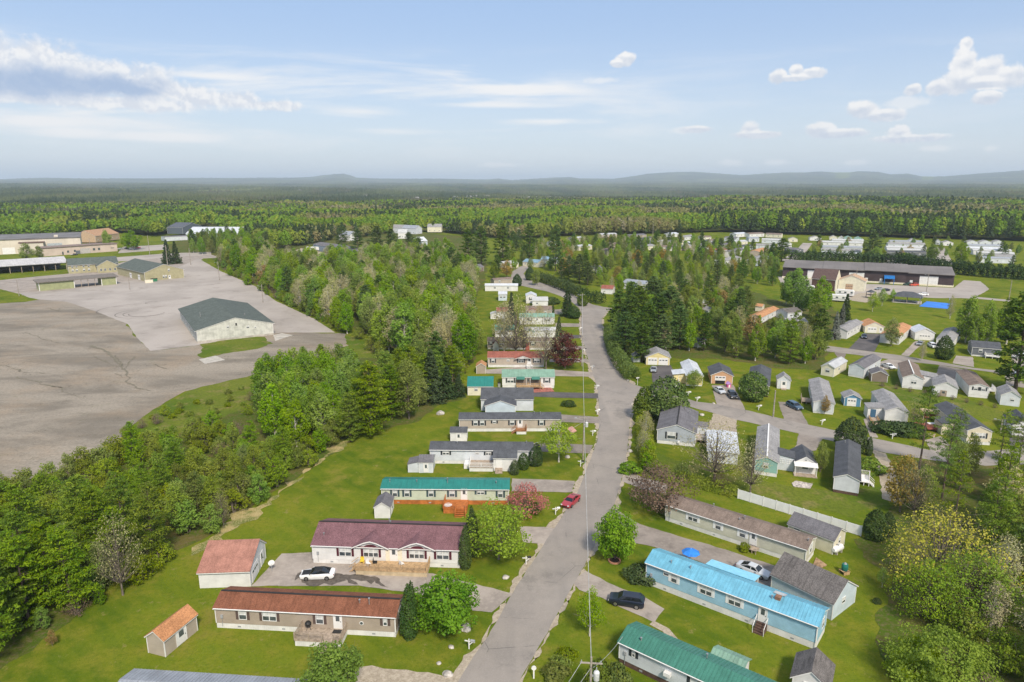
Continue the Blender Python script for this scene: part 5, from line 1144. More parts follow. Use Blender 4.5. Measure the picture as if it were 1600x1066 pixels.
# ---------------------------------------------------------------- poles, wires, posts
POLEW = mat('pole_wood', (.30,.265,.23), .9, .15, 2); WIRE = mat('wire', (.42,.42,.41), .6); CERAM = mat('insulator', (.35,.36,.36), .3)
def pole(p, h, label, arms=True, transformer=False, lamp=False, rz=0.0, r=.16):
    t = thing('utility_pole', label, 'pole', p, rz)
    MB().tube((0,0,-.1),(0,0,h),r,r*.65,n=10).build('shaft', POLEW, t)
    if arms:
        MB().box(-1.1,1.1,-.06,.06,h-.75,h-.63).build('crossarm', POLEW, t)
        for x in (-.95, .0, .95): MB().tube((x,0,h-.63),(x,0,h-.40),.05,n=6).build('insulator', CERAM, t)
    if transformer:
        tr = MB().lathe([(.02,h-2.6),(.28,h-2.55),(.30,h-1.7),(.22,h-1.58),(.04,h-1.52)],14,(.55,0)).build('transformer', mat('transformer_grey', (.55,.56,.56), .5), t)
        MB().box(.1,.32,-.06,.06,h-2.2,h-2.0).build('bracket', GREY, tr)
        MB().tube((.55,.1,h-1.55),(.55,.1,h-1.25),.06,n=6).build('bushing', CERAM, tr)
    if lamp: MB().tube((0,0,h-1.2),(-1.5,0,h-.8),.04).box(-1.9,-1.4,-.12,.12,h-.85,h-.7).build('lamp_arm', GREY, t)
    return t
PH = 9.8
PP = [Vector((7.75,57.9,0)), Vector((14.44,129.7,0)), Vector((21.4,202.0,0)), Vector((29.04,279.0,0))]
lineang = math.atan2(PP[1].y-PP[0].y, PP[1].x-PP[0].x) - PI/2
pole(PP[0], PH, 'utility pole with grey transformer at the bottom edge', transformer=True, rz=lineang)
pole(PP[1], 9.6, 'utility pole with street lamp beside the birch lawn', transformer=True, lamp=True, rz=lineang)
pole(PP[2], 9.6, 'utility pole on the lawn left of the hedge bend', rz=lineang); pole(PP[3], 10.2, 'utility pole at the far road bend', lamp=True, rz=lineang)
def wire(p0, p1, sag, label, n=14, r=.022):
    p0, p1 = Vector(p0), Vector(p1); mb = MB(); pts = []
    for i in range(n+1):
        u = i/n; q = p0.lerp(p1, u); q.z -= sag*4*u*(1-u); pts.append(q)
    mb.path(pts, [r]*(n+1), 5)
    return tag(mb.build('power_line', WIRE), label, 'wire', 'overhead wires along the main road')
hs = [PH, 9.6, 9.6, 10.2]; nx = Vector((1,0,0)); spans = ('first span over the near road','second span beside the road','third span towards the bend')
for i in range(3):
    for dx, dz, nm in ((0,-.42,'upper wire of the '),(0.1,-2.2,'lower cable of the ')):
        a = PP[i]+Vector((dx,0,hs[i]+dz)); b = PP[i+1]+Vector((dx,0,hs[i+1]+dz)); wire(a, b, .7, nm+spans[i], r=.04 if dz < -1 else .026)
wire(PP[0]+Vector((-.9,0,PH-.45)), PP[0]+Vector((-7,-9,7.5)), .2, 'service wire running off the bottom edge, upper'); wire(PP[0]+Vector((0,0,PH-1.2)), PP[0]+Vector((-7,-9,6.6)), .2, 'service wire running off the bottom edge, lower')
wire(PP[1]+Vector((0,0,8.2)), G(832,725.8)+Vector((0,2,3.6)), .6, 'service wire from the lamp pole to the charcoal roofed home'); wire(PP[0]+Vector((.2,0,8.6)), G(966.6,1036)+Vector((.6,.9,3.05)), .4, 'service wire from the bottom pole to the green metal roof')
for (x, y, top, lb, lamp) in ((262,415,383,'lamp pole in front of the dark spruces',1),(266,413,388,'second pole in front of the dark spruces',0),(298,414,388,'pole between the khaki barn and the wood',0),(343,438,408,'double lamp pole at the lot edge by the wood',1),(411,473,444,'lamp pole at the corner of the wood',1),(30,463,437,'lamp pole on the small turf island',1),(203,453,428,'pole at the edge of the pale lot',0),(234,398,368,'pole on the far lawn by the warehouse',0),(142,394,372,'pole in front of the pink annex',0),(1447,460,427,'lamp pole on the warehouse yard',1),(1576,470,438,'leaning pole by the hedge at the right',0),(1337,442,418,'pole at the beige annex roof',0),(1208,652,610,'thin bare pole on the side street verge',0),(1563,676,652,'short lamp post beside the ivory home',1),(1020,370,350,'slender mast at the far dark wood',0)):
    pole(G(x, y), max(4, hgt(x, y, top)), lb, arms=False, lamp=bool(lamp), r=.19 if y > 420 else .24)
PLASTIC = mat('white_plastic', (.75,.75,.74), .5)
def mailbox(px, py, rz, label, boxm=WHITE):
    t = thing('mailbox', label, 'mailbox', G(px, py), rz)
    MB().box(-.06,.06,-.06,.06,0,1.35).box(-.55,.75,-.05,.05,1.0,1.1).prism([(.06,.55),(.5,1.0),(.38,1.0),(.06,.68)],1,-.04,.04).build('post', WHITE, t)
    MB().prism([(-.11,1.1),(.11,1.1),(.11,1.26),(.06,1.36),(-.06,1.36),(-.11,1.26)],0,.2,.75).build('box', boxm, t)
for (x, y, m, lb) in ((733,1014,GREY,'white mailbox post with grey box on the lawn corner near the bottom'),(822,882,BLACK,'white mailbox post with black box by the yellowing lawn'),(868,804,WHITE,'white mailbox post near the red sedan'),(907,729,BLACK,'white mailbox post below the lamp pole'),(926,681,WHITE,'white mailbox post above the lamp pole'),(933,648,WHITE,'white mailbox post by the oval dark bush lawn'),(932,609,WHITE,'white mailbox post by the tarmac drive'),(925,578,GREY,'grey mailbox at the road edge by the pole lawn'),(913,551,BLACK,'black mailbox below the purple tree'),(906,517,WHITE,'white mailbox on the small upper lawn'),(1089,628,WHITE,'white mailbox opposite the slate roofed doublewide'),(1185,641,WHITE,'white mailbox in front of the cream mobile home'),(1284,664,WHITE,'white mailbox in front of the pale weathered home'),(1394,686,GREY,'white mailbox before the wooden ramp'),(1075,619,WHITE,'white lawn post near the yellow home')):
    mailbox(x, y, rng.uniform(-.4,.4), lb, m)
t = thing('street_sign', 'white street sign post at the side street corner', 'sign', G(996,602), .4)
MB().tube((0,0,0),(0,0,2.3),.05,n=8).build('post', WHITE, t); MB().box(-.5,.5,-.02,.02,2.0,2.25).build('blade', WHITE, t)
t = thing('marker_post', 'white round topped marker at the bottom of the right verge', 'marker', G(834,1060), 0); MB().box(-.08,.08,-.06,.06,0,1.1).build('post', WHITE, t); MB().tube((0,-.05,1.35),(0,.05,1.35),.28,n=14).build('disc', WHITE, t)
# rocks
ROCK = mat('rock', (.40,.37,.33), .9, .2, 1.5)
def rock(px, py, s, label, seed, m=ROCK, group=None):
    bm = bmesh.new(); bmesh.ops.create_icosphere(bm, subdivisions=2, radius=1)
    for v in bm.verts:
        n = mnoise.noise(v.co*1.3+Vector((seed*7.1,0,0)))
        v.co *= 1+.35*n; v.co.z = max(v.co.z*.7, -.25)
        v.co *= s
    me = bpy.data.meshes.new('boulder'); bm.to_mesh(me); bm.free(); me.materials.append(m)
    return tag(put('boulder', me, loc=G(px, py)+Vector((0,0,s*.15))), label, 'boulder', group)
for i, (x, y, s, lb) in enumerate(((728,983,.75,'grey boulder under the bright round maple'),(700,1055,.6,'pale boulder by the sandy drive at the bottom'),(686,1037,.3,'small stone on the lawn near the bottom edge'),(705,1012,.35,'flat stone on the lawn below the round maple'),(790,903,.5,'grey boulder on the yellowing lawn'),(887,715,.55,'grey stone beside the birch trunk'),(984,706,.6,'boulder on the right verge of the main road'),(688,647,1.0,'large boulder at the wood edge by the spruces'),(988,632,.5,'stone under the thick cedar at the corner'),(986,648,.45,'lower stone under the thick cedar'),(965,575,.4,'stone along the clipped hedge, lower one'),(955,553,.4,'stone along the clipped hedge, middle one'),(948,537,.4,'stone along the clipped hedge, upper one'),(982,596,.5,'stone at the foot of the hedge near the corner'),(1115,631,.4,'dark boulder at the drive corner below the yellow home'),(1096,649,.6,'pale stone heap beside the slate doublewide'))): rock(x, y, s, lb, i)
# ---------------------------------------------------------------- yard things
def fence(A, B, h, label):
    a, L, r = along(A, B); t = thing('vinyl_fence', label, 'fence', a, r)
    VM = mat('white_vinyl', (.78,.78,.78), .5, .03, 1, stripe=(0,.3,.18)); n = int(L/2.2)
    for i in range(n): MB().box(L*i/n+.07, L*(i+1)/n-.07, -.03, .03, .06, h).build('panel', VM, t)
    for i in range(n+1): MB().box(L*i/n-.07, L*i/n+.07, -.07, .07, 0, h+.1).build('post', WHITE, t)
fence((1152.7,779), (1345,838), 1.75, 'long white panel fence across the lawn')
t = thing('propane_tank', 'white propane tank at the end of the cream shed', 'tank', G(1308,864), .6)
MB().tube((-.9,0,.8),(.9,0,.8),.5,n=16).tube((-1.15,0,.8),(-.9,0,.8),.3,.5,n=16).tube((.9,0,.8),(1.15,0,.8),.5,.3,n=16).build('vessel', PLASTIC, t, smooth=False)
MB().box(-.7,-.5,-.4,.4,0,.5).box(.5,.7,-.4,.4,0,.5).build('feet', CONC, t); MB().box(-.15,.15,-.15,.15,1.25,1.45).build('valve_dome', GREY, t)
t = thing('patio_umbrella', 'bright blue patio umbrella behind the blue roofed home', 'umbrella', G(1078,884), .3)
UB = mat('bright_blue_fabric', (.03,.20,.62), .8)
MB().lathe([(1.35,2.15),(.8,2.5),(.06,2.75)],8).build('canopy', UB, t); MB().tube((0,0,0),(0,0,2.85),.03,n=6).build('pole', WHITE, t); MB().lathe([(.3,0),(.3,.08)],10).build('base', GREY, t)
t = thing('water_barrel', 'teal barrel with wooden frame on the lawn behind the grey garage', 'barrel', G(1319,896), .3)
MB().lathe([(.38,.5),(.45,.8),(.45,1.2),(.38,1.5)],14).build('drum', mat('teal_plastic', (.02,.16,.13), .6), t); MB().box(-.5,.5,-.5,-.4,0,.5).box(-.5,.5,.4,.5,0,.5).box(-.55,.55,-.55,.55,.42,.5).build('frame', DECKWOOD, t); MB().lathe([(.22,1.5),(.12,1.7)],8).build('lid', GREY, t)
t = thing('swing_seat', 'covered wooden garden swing behind the red deck', 'swing', G(1456,655), -.1)
MB().box(-2.6,-.3,-1.2,1.2,2.1,2.2).box(.3,2.6,-1.2,1.2,2.1,2.2).build('awning', mat('tan_canvas', (.55,.42,.27), .8), t); MB().box(-.3,.3,-1.2,1.2,2.05,2.15).build('strap', GREYWOOD, t)
for x in (-2.5,2.5):
    for y in (-1.1,1.1): MB().box(x-.06,x+.06,y-.06,y+.06,0,2.1).build('leg', GREYWOOD, t)
MB().box(-1.8,1.8,-.4,.4,.5,.6).box(-1.8,1.8,.35,.42,.6,1.2).build('seat', REDWOOD, t)
t = thing('garden_deck', 'free standing red stained deck with railing by the side street', 'deck', G(1441,674), -.08)
deck(t, 0, 5.6, 0, 4.2, .6, REDWOOD, sides='FLR'); MB().box(2,4,1.5,2.5,1.2,1.3).box(2.9,3.1,1.9,2.1,.6,1.2).build('deck_table', WHITE, t)
t = thing('sun_lounger', 'pale lounger lying in front of the red deck, left one', 'lounger', G(1445,681), -.5); MB().box(-1,1,-.35,.35,.25,.35).prism([(.4,.3),(1.1,.7),(1.1,.8),(.4,.4)],1,-.35,.35).build('seat', mat('tan_canvas', (.55,.42,.27)), t); MB().box(-.9,-.8,-.3,.3,0,.25).box(.8,.9,-.3,.3,0,.25).build('leg_frame', WHITE, t)
copy_tree(t, loc=G(1452,682.5), label='pale lounger lying in front of the red deck, right one')
t = thing('brick_planter', 'round brick ring planter at the foot of the leaning maple', 'planter', G(960,877), 0)
MB().lathe([(.95,0),(.95,.22),(.75,.22),(.75,.02)],16).build('ring', mat('planter_brick', (.42,.20,.13), .9, .15, 3), t); MB().lathe([(.75,.03),(.75,.12)],14).build('soil', mat('bark_mulch', (.06,.035,.025), .95, .2, 3), t)
def bed(pts, m, label, nm='flower_bed'):
    ps = [G(*p).to_2d() for p in pts]; c = sum(ps, Vector((0,0)))/len(ps)
    mb = MB().prism([tuple(p-c) for p in ps], 2, 0, .14); o = mb.build(nm, m); o.location = (c.x, c.y, .0); return tag(o, label, 'flower bed')
MUL = mat('bark_mulch', (.06,.035,.025)); PB = mat('pink_gravel', (.50,.27,.22), .9, .2, 3)
bed([(885,670),(894,667),(901,674),(893,678)], PB, 'pink gravel bed on the lawn right of the birch'); bed([(1237,756),(1243,752),(1270,757),(1266,764),(1240,761)], mat('stone_edging', (.45,.40,.36), .9, .25, 3), 'stone edged bed on the lawn below the white porch shed'); bed([(826,608),(860,605),(866,612),(830,614)], mat('red_gravel', (.33,.12,.09), .9, .2, 3), 'red gravel bed in front of the pale green roofed home'); bed([(1275,872),(1284,878),(1292,884),(1278,890),(1270,884)], mat('bare_soil', (.30,.20,.12), .95, .2, 2), 'bare soil patch beside the sage home')
t = thing('wheelie_bin', 'grey bin beside the cream garage and white home', 'bin', G(780,604), 0); MB().prism([(-.3,0),(.3,0),(.36,1.0),(-.36,1.0)],1,-.3,.3).build('tub', GREY, t); MB().box(-.38,.38,-.36,.36,1.0,1.08).build('lid', BLACK, t)
t = thing('barbecue_grill', 'black covered barbecue on the tan home deck', 'barbecue', G(478,993,.85)+Vector((0,1.1,0)), -.1); MB().lathe([(.12,.6),(.38,.75),(.4,.95),(.25,1.15),(.03,1.2)],12).build('bowl', BLACK, t)
for k in range(3): MB().tube((.3*math.cos(k*2.1),.3*math.sin(k*2.1),0),(.12*math.cos(k*2.1),.12*math.sin(k*2.1),.7),.025,n=6).build('leg', BLACK, t)
def chair(p, rz, m, label):
    t = thing('garden_chair', label, 'chair', p, rz)
    MB().box(-.27,.27,-.27,.27,.38,.43).build('seat', m, t); MB().box(-.27,.27,.23,.28,.43,.95).build('backrest', m, t)
    for x in (-.24,.24):
        for y in (-.24,.24): MB().box(x-.025,x+.025,y-.025,y+.025,0,.38).build('leg', m, t)
YEL = mat('yellow_plastic', (.70,.50,.05), .5)
dk0 = G(489.5,880); dv = (G(719,888)-dk0); un = dv.normalized(); vn = Vector((-un.y, un.x, 0)); 
for i, (u, v, m, lb) in enumerate(((.35,-1.0,YEL,'yellow chair on the left of the burgundy home deck'),(.40,-1.6,WHITE,'white chair beside the yellow deck chair'),(.44,-1.1,BLACK,'black chair on the burgundy home deck'),(.62,-1.3,WHITE,'white chair alone right of the deck door'))): chair(dk0+dv*u+vn*v+Vector((0,0,.85)), i*.8, m, lb)
t = thing('play_house', 'pink toy play house on the peach garage drive', 'play house', G(1138,605), .2); PK = mat('pink_plastic', (.65,.12,.30), .5); MB().box(-.5,.5,-.5,.5,0,1.0).build('wall', PK, t); MB().prism([(-.65,.95),(.65,.95),(0,1.6)],1,-.6,.6).build('roof', mat('lilac_plastic', (.45,.25,.55), .5), t); MB().box(-.2,.2,-.52,-.5,0,.8).build('door', WHITE, t)
t = thing('satellite_dish', 'white satellite dish beside the pink roofed garage', 'dish', G(425,893), .5); MB().tube((0,0,0),(0,0,1.2),.05,n=6).build('post', GREY, t); MB().tube((0,-.04,1.4),(0,.08,1.4),.45,.15,n=16).build('dish', PLASTIC, t)
t = thing('climbing_frame', 'dark climbing frame on the sand of the park', 'climbing frame', G(1360,466), .3)
MB().box(-1.5,1.5,-1.5,1.5,1.6,1.75).build('platform', S_BROWN, t); MB().add([(-1.7,-1.7,3),(1.7,-1.7,3),(1.7,1.7,3),(-1.7,1.7,3),(0,0,4.2)],[(0,1,4),(1,2,4),(2,3,4),(3,0,4)]).build('roof', R_CHAR, t)
for x in (-1.4,1.4):
    for y in (-1.4,1.4): MB().box(x-.1,x+.1,y-.1,y+.1,0,3.0).build('leg', S_BROWN, t)
# town in the distant valley
TW = [(812,306),(822,305),(830,306.5),(838,305),(846,307),(855,304.5),(862,306),(868,305),(876,304.5),(884,306),(891,305.5),(900,307),(990,306),(1000,305),(1062,306),(1100,307),(1110,306.5),(1122,307),(467,297.5),(568,302.5),(607,303.5),(646,306),(707,305),(730,304),(738,303.5),(757,303)]
HW = None
for i, (x, y) in enumerate(TW):
    if HW is None:
        HW = thing('town_house', 'tiny white house in the far valley', 'house', G(x, y), 0, 'white houses in the far valley')
        gable_body(HW, 16, 10, 6, 4, 'E', S_BEIGE, R_LGREY, 0, .3, trim_on=False); q = HW
    else: q = copy_tree(HW)
    g = G(x, y, 14); g.z = float(elev(g.x, g.y))+4; q.location = g; q.rotation_euler = (0, 0, rng.uniform(-.5,.5))
a = G(992,306,6); t = thing('factory_hall', 'long white factory hall in the far valley', 'hall', (a.x,a.y,float(elev(a.x,a.y))+2), 0); gable_body(t, 90, 40, 7, 3, 'E', S_BEIGE, M_PALE, 0, .3, trim_on=False)
a = G(1062,307,6); t = thing('factory_hall', 'pinkish factory hall at the right end of the far valley', 'hall', (a.x,a.y,float(elev(a.x,a.y))+2), 0); gable_body(t, 60, 40, 10, 3, 'E', S_BEIGE, R_TAUPE, 0, .3, trim_on=False)
# ---------------------------------------------------------------- vegetation
BARK = mat('grey_bark', (.17,.14,.115), .95, .2, 2); PBARK = mat('pine_bark', (.115,.085,.068), .95, .2, 2); WBARK = mat('birch_bark', (.52,.49,.44), .8, .18, 3)
LM = {
 'maple': leaf_mat('maple_leaf', (.115,.250,.008), (.230,.390,.016), trans=.48), 'lime': leaf_mat('lime_leaf', (.205,.320,.010), (.325,.450,.020), trans=.48),
 'aspen': leaf_mat('aspen_leaf', (.155,.275,.012), (.275,.405,.020), trans=.48), 'olive': leaf_mat('olive_bud', (.175,.232,.030), (.305,.355,.055), rnd=.4, trans=.45),
 'rust': leaf_mat('rust_bud', (.290,.190,.036), (.400,.280,.060)), 'grey': leaf_mat('pale_bud', (.330,.310,.120), (.460,.430,.210), rnd=.4),
 'pine': leaf_mat('pine_needle', (.085,.160,.008), (.270,.350,.020), trans=.36), 'dpine': leaf_mat('dark_pine_needle', (.046,.098,.014), (.130,.190,.022), trans=.25),
 'spruce': leaf_mat('spruce_needle', (.030,.058,.016), (.075,.110,.030), trans=.2), 'bspruce': leaf_mat('grey_spruce_needle', (.14,.16,.125), (.23,.25,.20), trans=.15),
 'cedar': leaf_mat('cedar_leaf', (.060,.115,.010), (.160,.215,.020), trans=.25), 'dcedar': leaf_mat('dark_cedar_leaf', (.028,.058,.012), (.066,.105,.018), trans=.15),
 'purple': leaf_mat('purple_leaf', (.075,.022,.020), (.170,.055,.044)), 'pinkred': leaf_mat('crab_leaf', (.34,.095,.085), (.48,.20,.17)),
 'gold': leaf_mat('gold_bud', (.45,.43,.048), (.64,.60,.105)), 'shrub': leaf_mat('shrub_leaf', (.165,.235,.014), (.310,.360,.028), rnd=.45, trans=.45), 'plum': leaf_mat('plum_bud', (.135,.085,.060), (.235,.150,.100)),
}
def leaf_object_mesh(name, C, U, V, tint, m):
    """every leaf cluster a small bent diamond"""
    N = len(C)
    P = np.empty((N, 4, 3), np.float32)
    P[:,0] = C-U; P[:,1] = C-V; P[:,2] = C+U; P[:,3] = C+V
    me = bpy.data.meshes.new(name)
    me.vertices.add(N*4); me.vertices.foreach_set('co', P.ravel())
    me.loops.add(N*4); me.loops.foreach_set('vertex_index', np.arange(N*4, dtype=np.int32))
    me.polygons.add(N); me.polygons.foreach_set('loop_start', np.arange(0, N*4, 4, dtype=np.int32)); me.polygons.foreach_set('loop_total', np.full(N, 4, np.int32))
    a = me.attributes.new('tint', 'FLOAT', 'FACE'); a.data.foreach_set('value', np.clip(tint, 0, 1).astype(np.float32))
    me.update(calc_edges=True)
    if m: me.materials.append(m)
    return me
def unit(a): return a/np.maximum(np.linalg.norm(a, axis=-1, keepdims=True), 1e-6)
def leaf_axes(r, n, nrm_bias, size, asp=.7, rn=.75):
    nrm = unit(r.normal(size=(n, 3))*rn + nrm_bias)
    h = unit(np.cross(nrm, r.normal(size=(n, 3))))
    w = np.cross(nrm, h)
    s = (size*r.uniform(.5, 1.45, n))[:, None]
    return h*s, w*s*asp
def trunk_mesh(paths, m):
    mb = MB()
    for pts, rs, n in paths: mb.path(pts, rs, n)
    return mb.mesh('trunk', m, fix=False, smooth=True)

def broadleaf(seed, H, R, base=.22, nclump=46, leaves=5200, ls=.17, lm='maple', bark=BARK, squash=1.0, topheavy=.0, gap=.35, stems=1, spread=1.0, fine=True, tall=1.0):
    """tapered trunk, limbs to every clump, leaf clusters round each clump"""
    r = np.random.default_rng(seed)
    zc0 = H*base; ch = H-zc0
    cen = []
    tries = 0
    while len(cen) < nclump and tries < 5000:
        tries += 1
        a = r.uniform(0, 2*PI); u = r.uniform(0, 1)
        prof = math.sin(PI*min(1, (u*.92+.08))**(.75+topheavy))**.62 if u < .97 else .25
        lob = 1 + .26*math.sin(a*3+seed+u*5) + .2*math.sin(a*5+2.1*seed-u*7)
        rad = R*prof*max(.25, lob*.86)*r.uniform(.42, 1.0)**.5
        p = np.array([rad*math.cos(a), rad*math.sin(a)*squash, zc0+ch*(.04+.92*u)])
        if all(np.linalg.norm((p-q)/np.array([1,1,.8])) > R*gap for q in cen): cen.append(p)
        elif tries > 1500: gap *= .995
    cen = np.array(cen)
    cr = R*r.uniform(.20, .36, len(cen))
    per = np.maximum(6, (leaves*cr**2/np.sum(cr**2)).astype(int))
    Cs, Us, Vs, Ts = [], [], [], []
    for c, k, n in zip(cen, cr, per):
        d = unit(r.normal(size=(n, 3)))
        q = c + d*(k*r.uniform(.35, 1.08, n)**.6)[:, None]*np.array([1, 1, .8*tall])
        out = unit(c-np.array([0, 0, zc0+ch*.4]))
        U, V = leaf_axes(r, n, d*.7+out*.5+np.array([0, 0, .5]), ls)
        Cs.append(q); Us.append(U); Vs.append(V); Ts.append(np.clip(r.normal(.5, .2)+r.normal(0, .2, n), 0, 1))
    crown = leaf_object_mesh('crown', np.concatenate(Cs), np.concatenate(Us), np.concatenate(Vs), np.concatenate(Ts), LM[lm])
    paths = []; tr = .012*H+.04
    for s in range(stems):
        a = 2*PI*s/max(1, stems)+seed; off = 0 if stems == 1 else .18
        pts = []; n = 6
        for i in range(n):
            u = i/(n-1); z = H*.86*u
            pts.append(Vector((math.cos(a)*off*(1+4*u*(stems > 1))+.12*math.sin(u*5+seed)*u*H*.07, math.sin(a)*off*(1+4*u*(stems > 1))+.1*math.cos(u*4+seed)*u*H*.06, z-.1)))
        paths.append((pts, [tr*(1.25 if i == 0 else 1)*(1-.86*i/(n-1)) for i in range(n)], 8))
        main = pts
    for c in cen:
        z0 = max(H*base*.7, c[2]-R*r.uniform(.5, 1.1)); u = min(1, z0/(H*.86)); k = u*5; i = min(4, int(k))
        b = main[i].lerp(main[i+1], k-i); e = Vector(c)
        mid = b.lerp(e, .5)+Vector((0, 0, -.1*(e-b).length*.3))
        rr_ = tr*.42*(1-u*.7)
        paths.append(([b, mid, e], [rr_, rr_*.6, rr_*.18], 4))
        if fine:
            for _ in range(3):
                dd = Vector(r.normal(size=3))*R*.16; dd.z = abs(dd.z)
                paths.append(([e, e+dd], [rr_*.25, .008], 3))
    return crown, trunk_mesh(paths, bark)
def conifer(seed, H, R, base=.18, whorl=.75, per=5, droop=.05, clump=9, nq=9, ls=.20, lm='pine', kind='pine', bark=PBARK):
    r = np.random.default_rng(seed)
    Cs, Us, Vs, Ts = [], [], [], []; paths = []; tr = .011*H+.05
    lean = r.normal(size=2)*.02*H
    top = lambda z: Vector((lean[0]*(z/H)**2, lean[1]*(z/H)**2, z))
    paths.append(([top(H*u)-Vector((0,0,.1 if u == 0 else 0)) for u in (0, .25, .5, .75, 1)], [tr*1.2, tr*.85, tr*.6, tr*.33, .02], 8))
    z = H*base
    lop = r.uniform(0, 2*PI)
    while z < H*.985:
        u = (z-H*base)/(H*(1-base))
        prof = ((1-u**1.5)**.62*(.62+.38*min(1, u/.25))*r.uniform(.78, 1.12) if kind == 'pine' else (1-u)**.9)
        a0 = r.uniform(0, 2*PI)
        for k in range(per):
            if r.random() < (.14 if kind == 'pine' else .03): continue
            a = a0+2*PI*k/per+r.normal()*.35
            ln = R*prof*r.uniform(.62, 1.15)*(1+.18*math.cos(a-lop) if kind == 'pine' else 1)+.15
            b = top(z+r.uniform(-.3, .3)*whorl); rise = (.10+.42*u*u if kind == 'pine' else -.18-.1*(1-u))
            e = b+Vector((math.cos(a)*ln, math.sin(a)*ln, ln*rise))
            paths.append(([b, b.lerp(e, .55)-Vector((0, 0, .06*ln)), e], [max(.015, .04*ln*.4), .02, .006], 3))
            if kind == 'pine':
                n = max(1, int(round(clump*ln/R)))
                for j in range(n):
                    t_ = (.38+.62*(j+r.random()*.8)/n); w = ln*.30*(1.2-t_*.6)
                    side = r.uniform(-1, 1)*w; k_ = r.uniform(.42, .78)*(.55+.45*min(1, ln/2.2))*R/4.1
                    c = np.array(b.lerp(e, min(1.02, t_)))+np.array([-math.sin(a)*side, math.cos(a)*side, r.uniform(-.05, .22)*k_])
                    d = unit(r.normal(size=(nq, 3)))
                    q = c+d*np.array([1.1, 1.1, .40])*(k_*r.uniform(.4, 1.1, nq)**.5)[:, None]
                    U, V = leaf_axes(r, nq, d*.6+np.array([0, 0, 1.0]), ls*1.25, .33)
                    Cs.append(q); Us.append(U); Vs.append(V); Ts.append(np.clip(r.normal(.45, .22)+r.normal(0, .16, nq), 0, 1))
            else:
                n = max(2, int(clump*ln/R+1))
                for j in range(n):
                    t_ = r.uniform(.28, 1.0)**.7; w = ln*.22*(1.15-t_*.4)
                    side = r.uniform(-1, 1)*w
                    c = np.array(b.lerp(e, t_))+np.array([-math.sin(a)*side, math.cos(a)*side, r.normal()*.07*ln-droop*ln*t_*t_])
                    q = c+r.normal(size=(nq, 3))*np.array([.17, .17, .12])*max(.5, ln*.4)
                    U, V = leaf_axes(r, nq, np.array([math.cos(a)*.8, math.sin(a)*.8, .7]), ls, .55)
                    Cs.append(q); Us.append(U); Vs.append(V); Ts.append(np.clip(r.normal(.45, .22)+r.normal(0, .15, nq), 0, 1))
        z += whorl*(1-.35*u)*r.uniform(.8, 1.2)
    crown = leaf_object_mesh('crown', np.concatenate(Cs), np.concatenate(Us), np.concatenate(Vs), np.concatenate(Ts), LM[lm])
    return crown, trunk_mesh(paths, bark)
def dense(seed, prof, n, ls, lm, stem=True, lump=.16):
    """clipped or naturally dense bush: leaf clusters in a thick uneven skin over a profile r(z)"""
    r = np.random.default_rng(seed)
    H = prof[-1][1]; zz = np.array([p[1] for p in prof]); rr_ = np.array([p[0] for p in prof])
    w = np.interp(np.linspace(0, H, 60), zz, rr_)+.05; cdf = np.cumsum(w)/np.sum(w)
    z = np.interp(r.random(n), cdf, np.linspace(0, H, 60)); a = r.uniform(0, 2*PI, n)
    R = np.interp(z, zz, rr_)
    lob = 1+lump*(np.sin(a*3+seed+z*2.3)+.7*np.sin(a*5-z*3.1+seed*2)+.5*np.sin(z*5.2+a*2))
    rad = R*lob*r.uniform(.55, 1.05, n)**.4
    C = np.stack([rad*np.cos(a), rad*np.sin(a), z+r.normal(0, .04*H, n)*.5], -1); C[:, 2] = np.maximum(C[:, 2], .03)
    U, V = leaf_axes(r, n, np.stack([np.cos(a), np.sin(a), np.full(n, .8)], -1), ls)
    t_ = .45+.22*np.sin(a*3+z*2.3+seed)+r.normal(0, .2, n)
    crown = leaf_object_mesh('crown', C, U, V, t_, LM[lm])
    tr = MB().path([(0,0,-.1), (0,0,H*.9)], [.05+.012*H, .02], 6)
    for k in range(7):
        a_ = k*2.4; tr.path([(0,0,H*.12), (math.cos(a_)*rr_.max()*.6, math.sin(a_)*rr_.max()*.6, H*(.35+.07*k))], [.03, .01], 4)
    return crown, tr.mesh('trunk', BARK, fix=False)
LIB = {}
def lib(key, fn):
    if key not in LIB: LIB[key] = fn()
    return LIB[key]
